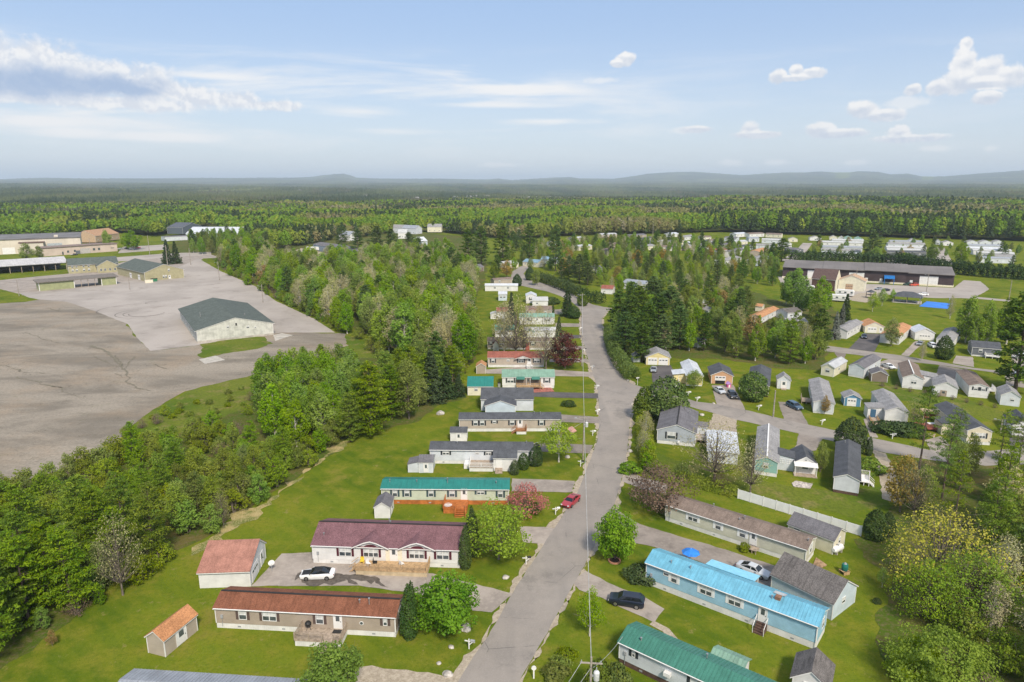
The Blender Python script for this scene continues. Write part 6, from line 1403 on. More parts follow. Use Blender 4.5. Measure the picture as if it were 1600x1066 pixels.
SPEC = {   # kind: (builder of variant v), reference height, how it is called
 'maple':  (lambda v: broadleaf(10+v, 8.0, 3.6, .16, 60, 7600, .17, 'maple'), 8.0, 'maple_tree'),
 'young':  (lambda v: broadleaf(20+v, 7.0, 2.7, .30, 40, 3300, .13, 'lime', WBARK, gap=.42), 7.0, 'birch_tree'),
 'open':   (lambda v: broadleaf(25+v, 7.5, 3.7, .24, 56, 4300, .14, 'lime', gap=.34), 7.5, 'maple_tree'),
 'birch':  (lambda v: broadleaf(30+v, 12, 2.7, .14, 56, 5200, .19, 'aspen', WBARK, topheavy=.1, tall=1.6), 12, 'birch_tree'),
 'lime':   (lambda v: broadleaf(40+v, 12, 2.8, .14, 54, 4800, .19, 'lime', WBARK, tall=1.6), 12, 'poplar_tree'),
 'olive':  (lambda v: broadleaf(50+v, 12, 3.1, .14, 58, 4200, .18, 'olive', gap=.32, tall=1.4), 12, 'ash_tree'),
 'rust':   (lambda v: broadleaf(60+v, 10, 3.4, .2, 46, 2300, .20, 'rust', gap=.34), 10, 'red_maple_tree'),
 'grey':   (lambda v: broadleaf(70+v, 12, 2.7, .16, 70, 2600, .14, 'grey', WBARK, gap=.3, tall=1.5), 12, 'budding_tree'),
 'bare':   (lambda v: broadleaf(80+v, 10, 4.0, .22, 80, 1500, .10, 'grey', BARK, gap=.28), 10, 'bare_tree'),
 'pine':   (lambda v: conifer(90+v, 15, 4.4, .08, .92, 6, .06, 6, 26, .18, 'pine'), 15, 'pine_tree'),
 'pinelo': (lambda v: conifer(95+v, 17, 4.6, .12, 1.05, 6, .05, 5, 17, .30, 'dpine'), 17, 'pine_tree'),
 'tallpine': (lambda v: conifer(98+v, 18, 4.4, .30, 1.3, 5, .05, 5, 22, .18, 'pine'), 18, 'pine_tree'),
 'spruce': (lambda v: conifer(100+v, 11, 2.6, .05, .48, 8, .16, 9, 8, .17, 'spruce', 'spruce'), 11, 'spruce_tree'),
 'bspruce': (lambda v: conifer(105+v, 10, 2.6, .05, .5, 8, .16, 9, 8, .17, 'bspruce', 'spruce'), 10, 'spruce_tree'),
 'column': (lambda v: dense(110+v, [(.55,0),(.85,.8),(.85,2.2),(.6,3.6),(.25,4.6),(.05,5.0)], 3000, .085, 'dcedar', lump=.06), 5.0, 'cypress_shrub'),
 'egg':    (lambda v: dense(115+v, [(.7,0),(1.0,.6),(1.0,1.6),(.75,2.5),(.2,3.1)], 1900, .09, 'dcedar', lump=.05), 3.1, 'cedar_shrub'),
 'cedar':  (lambda v: dense(120+v, [(1.3,0),(2.0,1.0),(2.0,2.6),(1.5,4.2),(.7,5.4),(.1,5.9)], 4200, .14, 'cedar', lump=.12), 5.9, 'cedar_tree'),
 'globe':  (lambda v: dense(125+v, [(1.0,0),(2.4,1.2),(2.7,2.8),(2.2,4.4),(1.1,5.5),(.1,6.0)], 4200, .16, 'cedar', lump=.09), 6.0, 'cedar_tree'),
 'darkround': (lambda v: dense(127+v, [(1.6,0),(2.6,1.2),(2.7,3.0),(2.1,5.0),(1.1,6.4),(.1,7.2)], 4500, .17, 'dcedar', lump=.06), 7.2, 'spruce_tree'),
 'bush':   (lambda v: dense(130+v, [(.8,0),(1.2,.5),(1.1,1.1),(.5,1.6),(.05,1.75)], 1500, .11, 'shrub', lump=.2), 1.75, 'shrub'),
 'gbush':  (lambda v: dense(135+v, [(.8,0),(1.2,.5),(1.1,1.1),(.5,1.6),(.05,1.75)], 1500, .11, 'aspen', lump=.2), 1.75, 'shrub'),
 'dbush':  (lambda v: dense(138+v, [(.9,0),(1.2,.4),(1.1,.9),(.5,1.3),(.05,1.45)], 1500, .09, 'dcedar', lump=.14), 1.45, 'shrub'),
 'thicket': (lambda v: broadleaf(140+v, 5, 2.4, .08, 36, 2200, .14, 'shrub', stems=3, gap=.34), 5, 'wild_shrub'),
 'gthicket': (lambda v: broadleaf(145+v, 6, 2.3, .08, 36, 2400, .15, 'aspen', stems=3, gap=.34), 6, 'wild_shrub'),
 'bthicket': (lambda v: broadleaf(150+v, 4.5, 2.4, .06, 46, 1100, .10, 'plum', stems=3, gap=.3), 4.5, 'bare_shrub'),
 'gold':   (lambda v: broadleaf(155+v, 9, 5.0, .06, 130, 5200, .10, 'gold', stems=3, gap=.22), 9, 'willow_tree'),
 'limebush': (lambda v: broadleaf(158+v, 8, 4.6, .06, 100, 7500, .105, 'lime', stems=3, gap=.24), 8, 'willow_tree'),
 'goldbush': (lambda v: dense(160+v, [(2.6,0),(3.6,1.4),(3.4,2.9),(2.4,4.3),(1.0,5.3),(.1,5.6)], 15000, .095, 'lime', lump=.26), 5.6, 'willow_shrub'),
 'purple': (lambda v: broadleaf(165+v, 7.5, 2.9, .12, 50, 4200, .16, 'purple', gap=.33), 7.5, 'plum_tree'),
 'plum':   (lambda v: broadleaf(168+v, 6.0, 3.6, .16, 60, 3300, .12, 'plum', gap=.3), 6.0, 'crab_apple_tree'),
 'crab':   (lambda v: broadleaf(170+v, 5.0, 2.6, .12, 50, 2300, .11, 'pinkred', gap=.32), 5.0, 'crab_apple_tree'),
}
NVAR = {'maple':2,'birch':4,'lime':3,'olive':4,'rust':2,'grey':3,'bare':3,'pine':4,'pinelo':3,'spruce':2,'thicket':3,'gthicket':2,'bthicket':2,'bush':2,'cedar':2,'tallpine':2}
TREES = []
def tree(kind, p, h, label, rz=None, group=None, cat=None, wide=1.0, name=None):
    fn, ref, nm = SPEC[kind]
    v = int(rng.integers(NVAR.get(kind, 1)))
    crown, trunk = lib((kind, v), lambda: fn(v))
    s = h/ref
    nm = name or nm
    t = thing(nm, label, cat or ('shrub' if 'shrub' in nm else 'tree'), (p[0], p[1], 0), rng.uniform(0, 2*PI) if rz is None else rz, group)
    t.scale = (s*wide*rng.uniform(.94, 1.06), s*wide*rng.uniform(.94, 1.06), s)
    put('crown', crown, t); put('trunk', trunk, t)
    TREES.append(Vector((p[0], p[1])))
    return t
def pt(kind, px, py, top, label, **k):
    """a tree whose foot shows at (px,py) and whose top shows at row top"""
    return tree(kind, G(px, py), hgt(px, py, top), label, **k)
# footprints to keep clear
FOOT = []
for o in list(COL.objects):
    if o.parent is None and o.type == 'EMPTY' and 'L' in o: FOOT.append((o.location.to_2d(), o.rotation_euler.z, o['L'], max(3, max((c.dimensions.y for c in o.children if c.name.startswith('wall')), default=5))))
def clear(p, m):
    for (q, r, L, D) in FOOT:
        d = Vector(p)-q
        if d.length > 70: continue
        x = d.x*math.cos(r)+d.y*math.sin(r); y = -d.x*math.sin(r)+d.y*math.cos(r)
        if -m < x < L+m and -m < y < D+m: return False
    return True
for o in list(COL.objects):
    if 'L' in o: del o['L']
def inside(p, poly):
    c = False; n = len(poly); j = n-1
    for i in range(n):
        a, b = poly[i], poly[j]
        if (a.y > p.y) != (b.y > p.y) and p.x < (b.x-a.x)*(p.y-a.y)/(b.y-a.y)+a.x: c = not c
        j = i
    return c
ROADS = [[p for p in ROAD_LP]+[p for p in ROAD_RP]]
def scatter(px_poly, spacing, mix, seed, margin=2.0, cap=400, wide=1.0):
    """mix: list of (weight, kind, hmin, hmax, label, group)"""
    poly = [G(*p).to_2d() for p in px_poly]; r = np.random.default_rng(seed)
    xs = [p.x for p in poly]; ys = [p.y for p in poly]; got = []
    area = abs(sum(poly[i].x*poly[(i+1) % len(poly)].y-poly[(i+1) % len(poly)].x*poly[i].y for i in range(len(poly))))/2
    n = min(cap, int(area/spacing**2*.78)); w = np.array([m[0] for m in mix], float); w /= w.sum(); tries = 0
    while len(got) < n and tries < n*60:
        tries += 1
        p = Vector((r.uniform(min(xs), max(xs)), r.uniform(min(ys), max(ys))))
        if not inside(p, poly) or not clear(p, margin) or any(inside(p, q) for q in ROADS): continue
        sp = spacing*(.72 if tries < n*30 else .6)
        if any((p-q).length < sp for q in got) or any((p-q).length < spacing*.45 for q in TREES): continue
        got.append(p)
        m = mix[int(r.choice(len(mix), p=w))]
        tree(m[1], p, r.uniform(m[2], m[3]), m[4], group=m[5], wide=wide)
    return len(got)

# ---- single trees one can point to
pt('maple',700,986,898,'round bright green maple beside the grey boulder and tan home')
pt('maple',521,1098,1010,'bright green maple crown at the bottom edge below the tan home')
pt('open',779,874,788,'airy yellow green maple on the yellowing lawn beside the burgundy home',wide=1.05)
pt('maple',961,874,797,'leafy maple standing in the round brick planter',wide=.8)
pt('young',921,994,922,'slim yellow birch sapling on the right lawn by the wires',wide=.65)
pt('young',873,722,661,'young birch on the lawn beside the street lamp pole',wide=1.1)
pt('column',640,996,913,'dark narrow cypress right of the tan home, nearer one',wide=.9); pt('column',644,972,908,'dark narrow cypress right of the tan home, farther one',wide=.75)
pt('column',738,868,792,'dark cypress between burgundy home and airy maple, taller one',wide=.8); pt('column',727,888,822,'dark cypress at the corner of the burgundy home, lower one',wide=.85)
pt('egg',804,741,719,'egg shaped cedar before the porch of the charcoal home, left'); pt('egg',818,733,708,'egg shaped cedar before the porch of the charcoal home, middle'); pt('egg',837,727,698,'egg shaped cedar at the end of the charcoal home, right',wide=1.1); pt('egg',838,714,692,'egg shaped cedar behind the right one at the charcoal home')
pt('crab',822,806,755,'reddish pink crab apple at the end of the green roofed home',wide=1.1)
pt('bush',834,800,785,'low green bush beside the pink crab apple'); pt('dbush',888,634,626,'dark oval bush alone on the striped lawn',wide=1.6)
pt('purple',883,576,520,'dark purple plum tree beside the driveway lawn')
pt('spruce',872,549,494,'slender dark spruce behind the purple plum',wide=.8); pt('spruce',798,520,456,'tall thin spruce in the middle of the left row',wide=.7)
pt('bare',806,560,460,'tall bare tree in front of the grey brown home, left one',wide=.9); pt('bare',853,578,478,'tall bare tree at the right end of the red roofed home',wide=.7); pt('grey',788,556,470,'thin budding tree before the upper left homes',wide=.8); pt('bare',818,556,475,'bare tree in the middle of the left row',wide=.7)
pt('gold',843,500,474,'golden green bush tree by the pinkish beige home',wide=.5); pt('column',864,492,475,'slim dark cypress behind the golden bush',wide=.8)
pt('darkround',896,497,478,'wide dark bush at the inner road bend',wide=1.5); pt('spruce',886,494,446,'dark spruce left of the pole at the road bend'); pt('cedar',910,478,458,'dark cedar behind the pole at the road bend',wide=1.2); pt('dbush',862,475,464,'dark low bush by the lane to the bend',wide=1.3)
pt('darkround',808,447,428,'round dark spruce beside the lane on the left'); pt('darkround',828,438,417,'dark round cedar at the lane bend'); pt('lime',838,446,420,'yellow green tree at the inner lane bend',wide=1.2)
pt('plum',1028,796,730,'dark plum tree at the end of the sage home',wide=1.15)
pt('bthicket',1150+0,0+0+770,748,'thin bush at the fence start') if False else None
pt('dbush',1002,905,884,'dark bush at the end of the blue roofed home',wide=1.3); pt('bush',1163,861,848,'light green bush beside the sage home door',wide=.8)
pt('goldbush',958,1072,1024,'dark green spreading juniper by the bottom pole',name='juniper_shrub') if False else None
for (x, y, tp, lb, w) in ((886,1030,1014,'small round bush on the lower right verge, upper',1.2),(876,1045,1028,'small round bush on the lower right verge, middle',1.2),(868,1060,1040,'small round bush on the lower right verge, lower',1.3)): pt('bush',x,y,tp,lb,wide=w)
pt('cedar',936,1098,1030,'spreading juniper under the bottom pole',wide=1.0,name='juniper_shrub'); pt('cedar',962,1100,1036,'second spreading juniper right of the bottom pole',wide=1.1,name='juniper_shrub')
pt('cedar',1006,655,603,'thick green cedar at the street corner',wide=.85); pt('globe',1040,655,588,'large round olive cedar behind the slate doublewide',wide=1.05)
pt('grey',1008,690,642,'pale budding hedge tree on the right verge, upper',wide=1.1); pt('grey',1004,712,672,'pale budding hedge tree on the right verge, lower',wide=1.2); pt('gthicket',1010,735,708,'green bush hedge at the right verge end'); pt('gbush',983,738,722,'small green bush by the drive corner on the right verge',wide=1.3); pt('gthicket',1012,722,690,'leafy green bush below the budding hedge')
pt('bare',1116,752,655,'bare budding tree in front of the white flat roofed home',wide=1.25); pt('bare',1172,770,682,'thin bare tree left of the teal home',wide=.8)
pt('globe',1176,626,580,'round bushy cedar before the cream home',wide=1.0); pt('open',1084,607,578,'small light green tree before the yellow home',wide=.85)
pt('darkround',1328,704,652,'large rounded dark cedar behind the white charcoal home',wide=1.2); pt('column',1357,712,682,'slim dark cypress beside the white charcoal home'); pt('gbush',1358,738,716,'green bush beside the white steps',wide=1.3)
pt('dbush',1383,675,658,'first of three rounded shrubs at the ramp home gable',wide=1.4); pt('dbush',1402,678,659,'middle of three rounded shrubs at the ramp home gable',wide=1.4); pt('dbush',1424,679,661,'last of three rounded shrubs at the ramp home gable',wide=1.4)
pt('olive',1281,738,690,'olive budding bush tree right of the white porch shed',wide=.8); pt('bare',1425,668,620,'faint bare tree by the covered swing',wide=.6); pt('rust',1288,648,618,'brownish budding tree at the weathered home end',wide=.6)
pt('tallpine',1556,846,690,'tall dark trunked pine in front of the ivory home',wide=.75); pt('tallpine',1488,836,706,'tall pine with pale trunk left of the dark trunked pine',wide=.7)
pt('rust',1406,800,712,'orange brown budding tree at the sandy drive, left',wide=.8); pt('bare',1426,812,712,'bare twisted tree at the sandy drive',wide=.6); pt('olive',1440,800,728,'olive tree behind the gold willow',wide=.9)
pt('gold',1468,925,796,'broad gold budding willow at the lawn edge',wide=1.15); pt('limebush',1512,975,866,'bright lime willow right of the lawn',wide=1.0); pt('limebush',1448,965,880,'olive lime willow at the lawn edge',wide=.95)
pt('goldbush',1470,1080,990,'dense yellow green shrub at the bottom right corner',wide=1.0); pt('goldbush',1432,1062,1000,'dense yellow green shrub left of the bottom right corner',wide=.85); pt('darkround',1366,842,795,'dark rounded cedar at the end of the white fence',wide=.9); pt('dcedar' if False else 'darkround',1385,838,800,'second dark cedar behind the fence end',wide=.8)
pt('young',1378,918,888,'thin yellowish sapling on the right lawn',wide=.7); pt('dbush',1370,942,935,'tiny dark shrub on the right lawn')
pt('pinelo',1586,610,455,'large dark spreading pine at the upper street, right side',wide=1.15); pt('darkround',1474,561,524,'round dark spruce before the grey roofed home',wide=.95); pt('olive',1392,541,497,'olive bush tree before the orange brown home',wide=1.0); pt('grey',1440,564,533,'pale bare bush before the white garage',wide=.8)
pt('bspruce',1304,530,486,'grey green spruce left of the grey roofed home',wide=.8); pt('spruce',1320,500,458,'dark spruce at the park corner',wide=1.0); pt('bspruce',1314,520,474,'greyish spruce behind the dark park spruce',wide=.7)
pt('birch',1252,492,432,'leafy birch by the camper trailers, left'); pt('birch',1280,500,433,'leafy birch by the camper trailers, right'); pt('olive',1274,520,473,'olive tree below the camper birches'); pt('birch',1240,480,420,'bright birch left of the brown walled hall',wide=1.3); pt('birch',1228,476,428,'bright birch behind the long grey home')
pt('young',1363,487,458,'slim young tree on the park lawn, left',wide=.7); pt('young',1378,478,452,'slim young tree on the park lawn, middle',wide=.7); pt('grey',1484,498,460,'thin reddish budding tree right of the blue court',wide=.7); pt('young',1394,472,452,'slim young tree by the picnic pavilion',wide=.5)
pt('birch',1508,535,463,'bright birch clump at the park right, left one'); pt('birch',1540,540,470,'bright birch clump at the park right, middle one',wide=.8); pt('birch',1572,538,466,'bright birch behind the big pine'); pt('lime',1522,540,490,'yellow green tree between the park birches'); pt('lime',1560,528,480,'yellow green tree right of the park birches')
pt('spruce',1222,550,455,'dark pine spire left of the cream home',wide=1.0) if False else None
pt('spruce',262,413,374,'dark spruce behind the lamp pole, left one',wide=1.1); pt('spruce',276,412,376,'dark spruce behind the lamp pole, right one',wide=1.1)
pt('olive',43,407,380,'olive tree in front of the cream warehouse',wide=1.5); pt('olive',62,405,384,'second olive tree in front of the cream warehouse',wide=1.2); pt('birch',208,391,360,'bright tree right of the orange walled house',wide=1.5); pt('lime',168,392,358,'yellow green tree in front of the orange walled house',wide=.9); pt('birch',198,388,364,'second bright tree right of the orange walled house',wide=1.3)
# clipped hedge along the main road, and the dark ones
def hedge(px_pts, w, h, label, lm, n_per=150, ls=.16):
    pts = [G(*p).to_2d() for p in px_pts]; r = np.random.default_rng(len(label))
    Cs = []; Ns = []; 
    c0 = pts[0]
    tot = 0
    for a, b in zip(pts[:-1], pts[1:]):
        L = (b-a).length; n = int(L*n_per); d = (b-a).normalized(); nn = Vector((-d.y, d.x)); tot += L
        u = r.uniform(0, L, n); s = r.uniform(0, PI, n)
        hh = h*(1+.13*np.sin(u*1.3+a.x)+.1*np.sin(u*.5)); ww = w/2*(1+.16*np.sin(u*2.1+a.y))
        q = r.uniform(.72, 1.05, n)
        off = np.cos(s)*ww*q; z = np.abs(np.sin(s))**.55*hh*q
        low = r.random(n) < .35
        z = np.where(low, r.uniform(.05, .8, n)*hh, z); off = np.where(low, np.sign(off)*ww*r.uniform(.85, 1.05, n), off)
        Cs.append(np.stack([a.x-c0.x+d.x*u+nn.x*off, a.y-c0.y+d.y*u+nn.y*off, z], -1)); Ns.append(np.stack([nn.x*np.cos(s), nn.y*np.cos(s), np.sin(s)+.3], -1))
    C = np.concatenate(Cs); N = np.concatenate(Ns); U, V = leaf_axes(r, len(C), N*1.2, ls)
    t_ = .5+.25*np.sin(C[:, 0]*1.7)*np.sin(C[:, 1]*1.3+C[:, 2])+r.normal(0, .2, len(C))
    me = leaf_object_mesh('hedge', C, U, V, t_, LM[lm])
    return tag(put('hedge', me, loc=(c0.x, c0.y, 0)), label, 'hedge')
hedge([(951,528),(958,552),(970,574),(984,592),(993,597)],3.8,4.3,'clipped cedar hedge curving along the right side of the main road','cedar',260)
hedge([(838,437),(860,445),(885,455),(905,464)],4.5,5.0,'dark tall hedge along the outer road bend','dcedar',120,.28); hedge([(908,466),(925,473),(944,475)],4.5,5.0,'dark hedge left of the pale home at the bend','dcedar',120,.28)
hedge([(1395,413),(1460,424),(1530,432),(1600,437),(1660,440)],8,8,'long dark hedge behind the warehouse, right part','dcedar',170,.42); hedge([(1235,408),(1290,407),(1350,409),(1390,412)],6,6.5,'long dark hedge behind the warehouse, left part','dcedar',150,.42)
hedge([(1040,752),(1075,757),(1110,764),(1150,776)],3.0,2.0,'ragged budding hedge left of the white fence','olive',120,.14)

hedge([(1002,645),(1005,668),(1008,700),(1014,732)],3.0,3.2,'loose budding hedge along the right verge below the corner cedar','olive',170,.14)
# ---- woods, tree by tree
NEARP = 'pine in the dense wood left of the mown lawn'
print('w1', scatter([(-150,862),(40,856),(140,842),(205,834),(276,846),(272,866),(214,893),(172,932),(110,972),(58,998),(-6,1054),(-76,1150),(-250,1150)], 4.1,
   [(7,'pine',9,13.2,'sunlit white pine in the dense wood left of the mown lawn','white pines of the lower left wood'),(1.2,'olive',6,9,'olive broadleaf among the white pines of the lower left','broadleaf trees among the lower left pines'),(.8,'thicket',4,6,'wild shrub under the white pines of the lower left','shrubs under the lower left pines'),(.5,'grey',8,11,'half bare tree among the white pines of the lower left','half bare trees among the lower left pines')], 1, cap=135))
print('w1b', scatter([(58,1004),(110,980),(172,938),(214,899),(272,874),(283,868),(276,858),(210,882),(165,922),(104,962),(50,990)], 2.3, [(2,'thicket',2,3.6,'low tangled shrub along the edge of the lower left wood','edge shrubs of the lower left wood'),(1.4,'gthicket',2,3.4,'low green shrub along the edge of the lower left wood','green edge shrubs of the lower left wood'),(1.3,'bthicket',1.8,3,'brown twiggy shrub along the edge of the lower left wood','brown edge shrubs of the lower left wood')], 41, margin=.5, cap=46))
pt('bare',192,930,800,'dead looking pale tree at the lawn edge of the lower left wood',wide=.6); pt('thicket',222,905,868,'tangled shrub at the lawn edge below the dead tree',wide=1.2); pt('rust',82,1010,985,'rusty low shrub at the lower left wood edge',wide=.8,name='wild_shrub'); pt('bare',350,826,762,'thin leaning pale tree over the dry grass bank',wide=.5)
print('w2', scatter([(-140,815),(20,775),(70,765),(120,745),(205,708),(275,685),(330,676),(375,690),(420,722),(476,730),(446,760),(404,788),(350,830),(300,850),(280,842),(210,828),(120,838),(-140,860)], 3.2,
   [(4,'thicket',3.2,6,'yellow green wild shrub between the worn lot and the mown lawn','wild shrubs below the worn lot'),(2.2,'gthicket',3.5,6.5,'fresh green wild shrub between the worn lot and the mown lawn','fresh green shrubs below the worn lot'),(.6,'bthicket',2.5,4.5,'brown leafless shrub between the worn lot and the mown lawn','leafless shrubs below the worn lot'),(1,'olive',5,8,'olive tree rising from the shrubs below the worn lot','olive trees below the worn lot'),(.06,'rust',5,8,'orange budding tree rising from the shrubs below the worn lot','orange budding trees below the worn lot'),(.8,'pine',7,10,'young pine in the shrubs below the worn lot','young pines below the worn lot')], 2, cap=215))
print('w3', scatter([(400,640),(440,600),(520,582),(560,600),(556,640),(520,680),(470,700),(425,690),(398,668)], 3.9,
   [(6,'birch',8.5,13,'fresh green birch in the bright clump below the long green roofed barn','bright birches below the long barn'),(1.6,'lime',9,13,'yellow green poplar in the bright clump below the long barn','yellow green poplars below the long barn'),(.6,'grey',8,12,'bare pale tree in the bright birch clump','bare trees in the bright birch clump')], 3, cap=80))
print('w2c', scatter([(95,742),(175,697),(238,648),(330,622),(398,602),(392,650),(330,668),(260,684),(185,714),(120,744)], 4.2, [(3,'bush',.9,2.0,'low olive bush on the rough grass below the worn lot','low bushes on the rough grass'),(2,'thicket',1.6,3.2,'yellow green scrub on the rough grass below the worn lot','scrub on the rough grass'),(1,'bthicket',1.5,2.6,'brown scrub on the rough grass below the worn lot','brown scrub on the rough grass')], 57, cap=60))
print('w3b', scatter([(425,700),(470,705),(520,690),(556,668),(540,690),(505,706),(478,735),(440,740)], 3.0, [(3,'gthicket',3,5.5,'bright green shrub at the foot of the birch clump','shrubs at the birch clump foot'),(2,'thicket',3,5,'olive shrub at the foot of the birch clump','olive shrubs at the birch clump foot'),(1,'bthicket',3,4.5,'bare brown shrub at the foot of the birch clump','bare shrubs at the birch clump foot')], 33, cap=40))
pt('pine',580,680,565,'broad pale pine at the lawn edge right of the birch clump',wide=1.1); pt('pine',548,690,612,'lower pine at the foot of the birch clump'); pt('pine',565,672,585,'pine between birch clump and lawn')
print('w4', scatter([(562,640),(600,604),(650,596),(690,592),(720,602),(716,616),(685,624),(645,648),(600,662),(568,668)], 4.6,
   [(5,'pine',9,15,'pine in the wood beside the bright green garage roof','pines near the green garage roof'),(2,'olive',9,13,'olive tree in the wood beside the bright green garage roof','olive trees near the green garage roof'),(.5,'rust',8,11,'orange budding tree in the wood beside the green garage roof','orange budding trees near the green garage roof'),(1,'gthicket',4,6,'green shrub in the wood beside the green garage roof','green shrubs near the green garage roof')], 4, cap=70))
pt('olive',639,655,560,'leaning pale birch at the lawn edge before the spruces',wide=.8); pt('spruce',676,628,545,'dark spruce at the lawn edge, left of the green garage',wide=1.2); pt('spruce',700,622,570,'dark spruce nearest the green garage, middle',wide=1.3); pt('spruce',716,620,585,'low dark spruce against the green garage',wide=1.4); pt('pinelo',684,612,520,'tall blue green pine behind the dark spruces')
print('w5', scatter([(346,414),(398,435),(436,463),(490,497),(530,517),(572,538),(640,565),(690,584),(735,584),(742,548),(738,475),(745,440),(700,408),(600,404),(560,418),(500,424),(440,418),(420,402),(352,400)], 4.7,
   [(3.0,'birch',11,18,'fresh green birch in the wood between paved lot and homes','green birches of the middle wood'),(3.4,'lime',11,18,'yellow green poplar in the wood between paved lot and homes','yellow green poplars of the middle wood'),(3.2,'grey',11,17,'pale budding tree in the wood between paved lot and homes','pale budding trees of the middle wood'),(2.4,'olive',10,15,'olive budding tree in the wood between paved lot and homes','olive trees of the middle wood'),(.6,'rust',8,12,'rust brown budding tree in the wood between paved lot and homes','rust brown trees of the middle wood'),(.5,'pinelo',13,17,'dark pine in the wood between paved lot and homes','dark pines of the middle wood'),(.8,'thicket',4,6,'low shrub in the wood between paved lot and homes','low shrubs of the middle wood')], 5, cap=560))
print('w5b', scatter([(335,408),(404,438),(440,462),(500,494),(545,520),(575,540),(640,566),(640,576),(560,541),(498,504),(430,468),(350,426)], 3.4, [(3,'thicket',3,5.5,'low shrub along the paved lot side of the wood','shrubs along the lot side of the wood'),(2,'gthicket',3,6,'fresh green shrub along the paved lot side of the wood','green shrubs along the lot side of the wood'),(1,'bthicket',2.5,4,'twiggy brown shrub along the paved lot side of the wood','brown shrubs along the lot side of the wood')], 55, cap=70))
print('w6', scatter([(285,394),(300,378),(360,372),(430,392),(420,402),(352,402)], 7.5, [(3,'birch',10,14,'green tree behind the paved lot corner','green trees behind the lot corner'),(2,'olive',9,13,'olive tree behind the paved lot corner','olive trees behind the lot corner'),(.7,'pinelo',12,16,'dark pine behind the paved lot corner','dark pines behind the lot corner')], 6, cap=60))
for (x, y, tp) in ((966,520,452),(982,534,462),(996,514,446),(1010,542,472),(988,500,440),(1028,528,458),(1046,512,446),(1062,546,478),(1018,494,432),(976,552,486),(1003,566,505),(1034,556,490)): pt('pinelo',x,y,tp,'dark pine in the dense stand beside the clipped hedge',wide=1.25,group='dark pines beside the clipped hedge')
print('w7c', scatter([(1172,500),(1230,512),(1285,530),(1280,546),(1230,546),(1170,536)], 6, [(2,'olive',4,7,'low olive tree between the rusty orange home and the upper street','low olive trees by the upper street'),(1,'birch',4,7,'low green tree between the rusty orange home and the upper street','low green trees by the upper street'),(1,'thicket',2.5,4,'shrub between the rusty orange home and the upper street','shrubs by the upper street')], 77, cap=26))
print('w7', scatter([(960,520),(975,498),(1010,482),(1080,472),(1150,470),(1168,480),(1166,538),(1230,548),(1285,545),(1285,560),(1268,568),(1200,570),(1140,560),(1060,555),(1000,543),(972,550)], 6.6,
   [(1.3,'pinelo',10,15.5,'dark pine in the grove right of the road bend','dark pines right of the road bend'),(2.6,'pine',9,14,'lighter pine in the grove right of the road bend','lighter pines right of the road bend'),(3,'olive',9,13,'olive tree in the grove right of the road bend','olive trees right of the road bend'),(.35,'rust',8,11,'rust coloured tree in the grove right of the road bend','rust coloured trees right of the road bend'),(1,'grey',9,13,'pale bare tree in the grove right of the road bend','bare trees right of the road bend'),(1,'thicket',3,6,'low shrub in the grove right of the road bend','low shrubs right of the road bend'),(2.2,'birch',8,12,'green birch in the grove right of the road bend','green birches right of the road bend'),(1.4,'lime',8,12,'yellow green tree in the grove right of the road bend','yellow green trees right of the road bend')], 7, cap=240))
print('w8', scatter([(770,440),(775,412),(800,385),(900,380),(1000,376),(1130,384),(1215,402),(1215,446),(1150,458),(1080,462),(1010,470),(975,478),(955,458),(930,445),(880,440),(850,420)], 8.8,
   [(1.3,'pinelo',9,15,'dark pine among the homes beyond the road bend','dark pines beyond the road bend'),(3.4,'olive',6,10,'olive tree among the homes beyond the road bend','olive trees beyond the road bend'),(2,'birch',6,10,'green birch among the homes beyond the road bend','green birches beyond the road bend'),(.35,'rust',8,11,'rust brown tree among the homes beyond the road bend','rust brown trees beyond the road bend'),(1.4,'grey',6,10,'pale tree among the homes beyond the road bend','pale trees beyond the road bend'),(2.4,'lime',6,10,'yellow green tree among the homes beyond the road bend','yellow green trees beyond the road bend')], 8, margin=2, cap=430))
for (x, y, tp, w) in ((752,415,352,1.0),(786,416,350,1.0),(828,412,348,.9),(868,424,352,.8),(732,420,358,.9)): pt('pinelo',x,y,tp,'tall dark pine in the row at the end of the left wood',wide=w,group='tall pines at the end of the left wood')
for (x, y, tp, w) in ((878,440,404,1.2),(905,443,396,1.2),(918,446,408,1.1)): pt('pinelo',x,y,tp,'broad dark pine at the cul de sac centre',wide=w,group='broad pines at the cul de sac')
for (x, y, tp) in ((560,400,358),(590,402,352),(612,404,356),(640,404,362),(535,388,352),(655,410,370)): pt('pinelo',x,y,tp,'dark pine right of the slate workshop',wide=1.2,group='dark pines by the slate workshop')
print('w9', scatter([(1518,860),(1535,810),(1600,775),(1720,800),(1720,1120),(1515,1120),(1502,1010),(1512,930)], 4.0,
   [(2.4,'olive',6,10,'olive budding tree in the grove at the lower right','olive trees of the lower right grove'),(2,'thicket',3,5.5,'tangled shrub in the grove at the lower right','shrubs of the lower right grove'),(1.6,'bthicket',3,5,'brown leafless shrub in the grove at the lower right','leafless shrubs of the lower right grove'),(1.6,'grey',7,12,'bare pale tree in the grove at the lower right','bare trees of the lower right grove'),(1.3,'pine',10,15,'pine in the grove at the lower right','pines of the lower right grove'),(1,'limebush',5,7,'lime green willow in the grove at the lower right','lime willows of the lower right grove')], 9, cap=85))
print('w9b', scatter([(1430,724),(1480,728),(1540,735),(1600,735),(1680,745),(1680,790),(1560,800),(1480,792),(1430,780)], 5.2, [(3,'tallpine',13,17,'pine between the sandy drive and the right edge','pines above the lower right grove'),(2,'olive',7,10,'olive tree between the sandy drive and the right edge','olive trees above the lower right grove'),(1,'grey',8,11,'bare tree between the sandy drive and the right edge','bare trees above the lower right grove')], 10, cap=13, wide=.8))
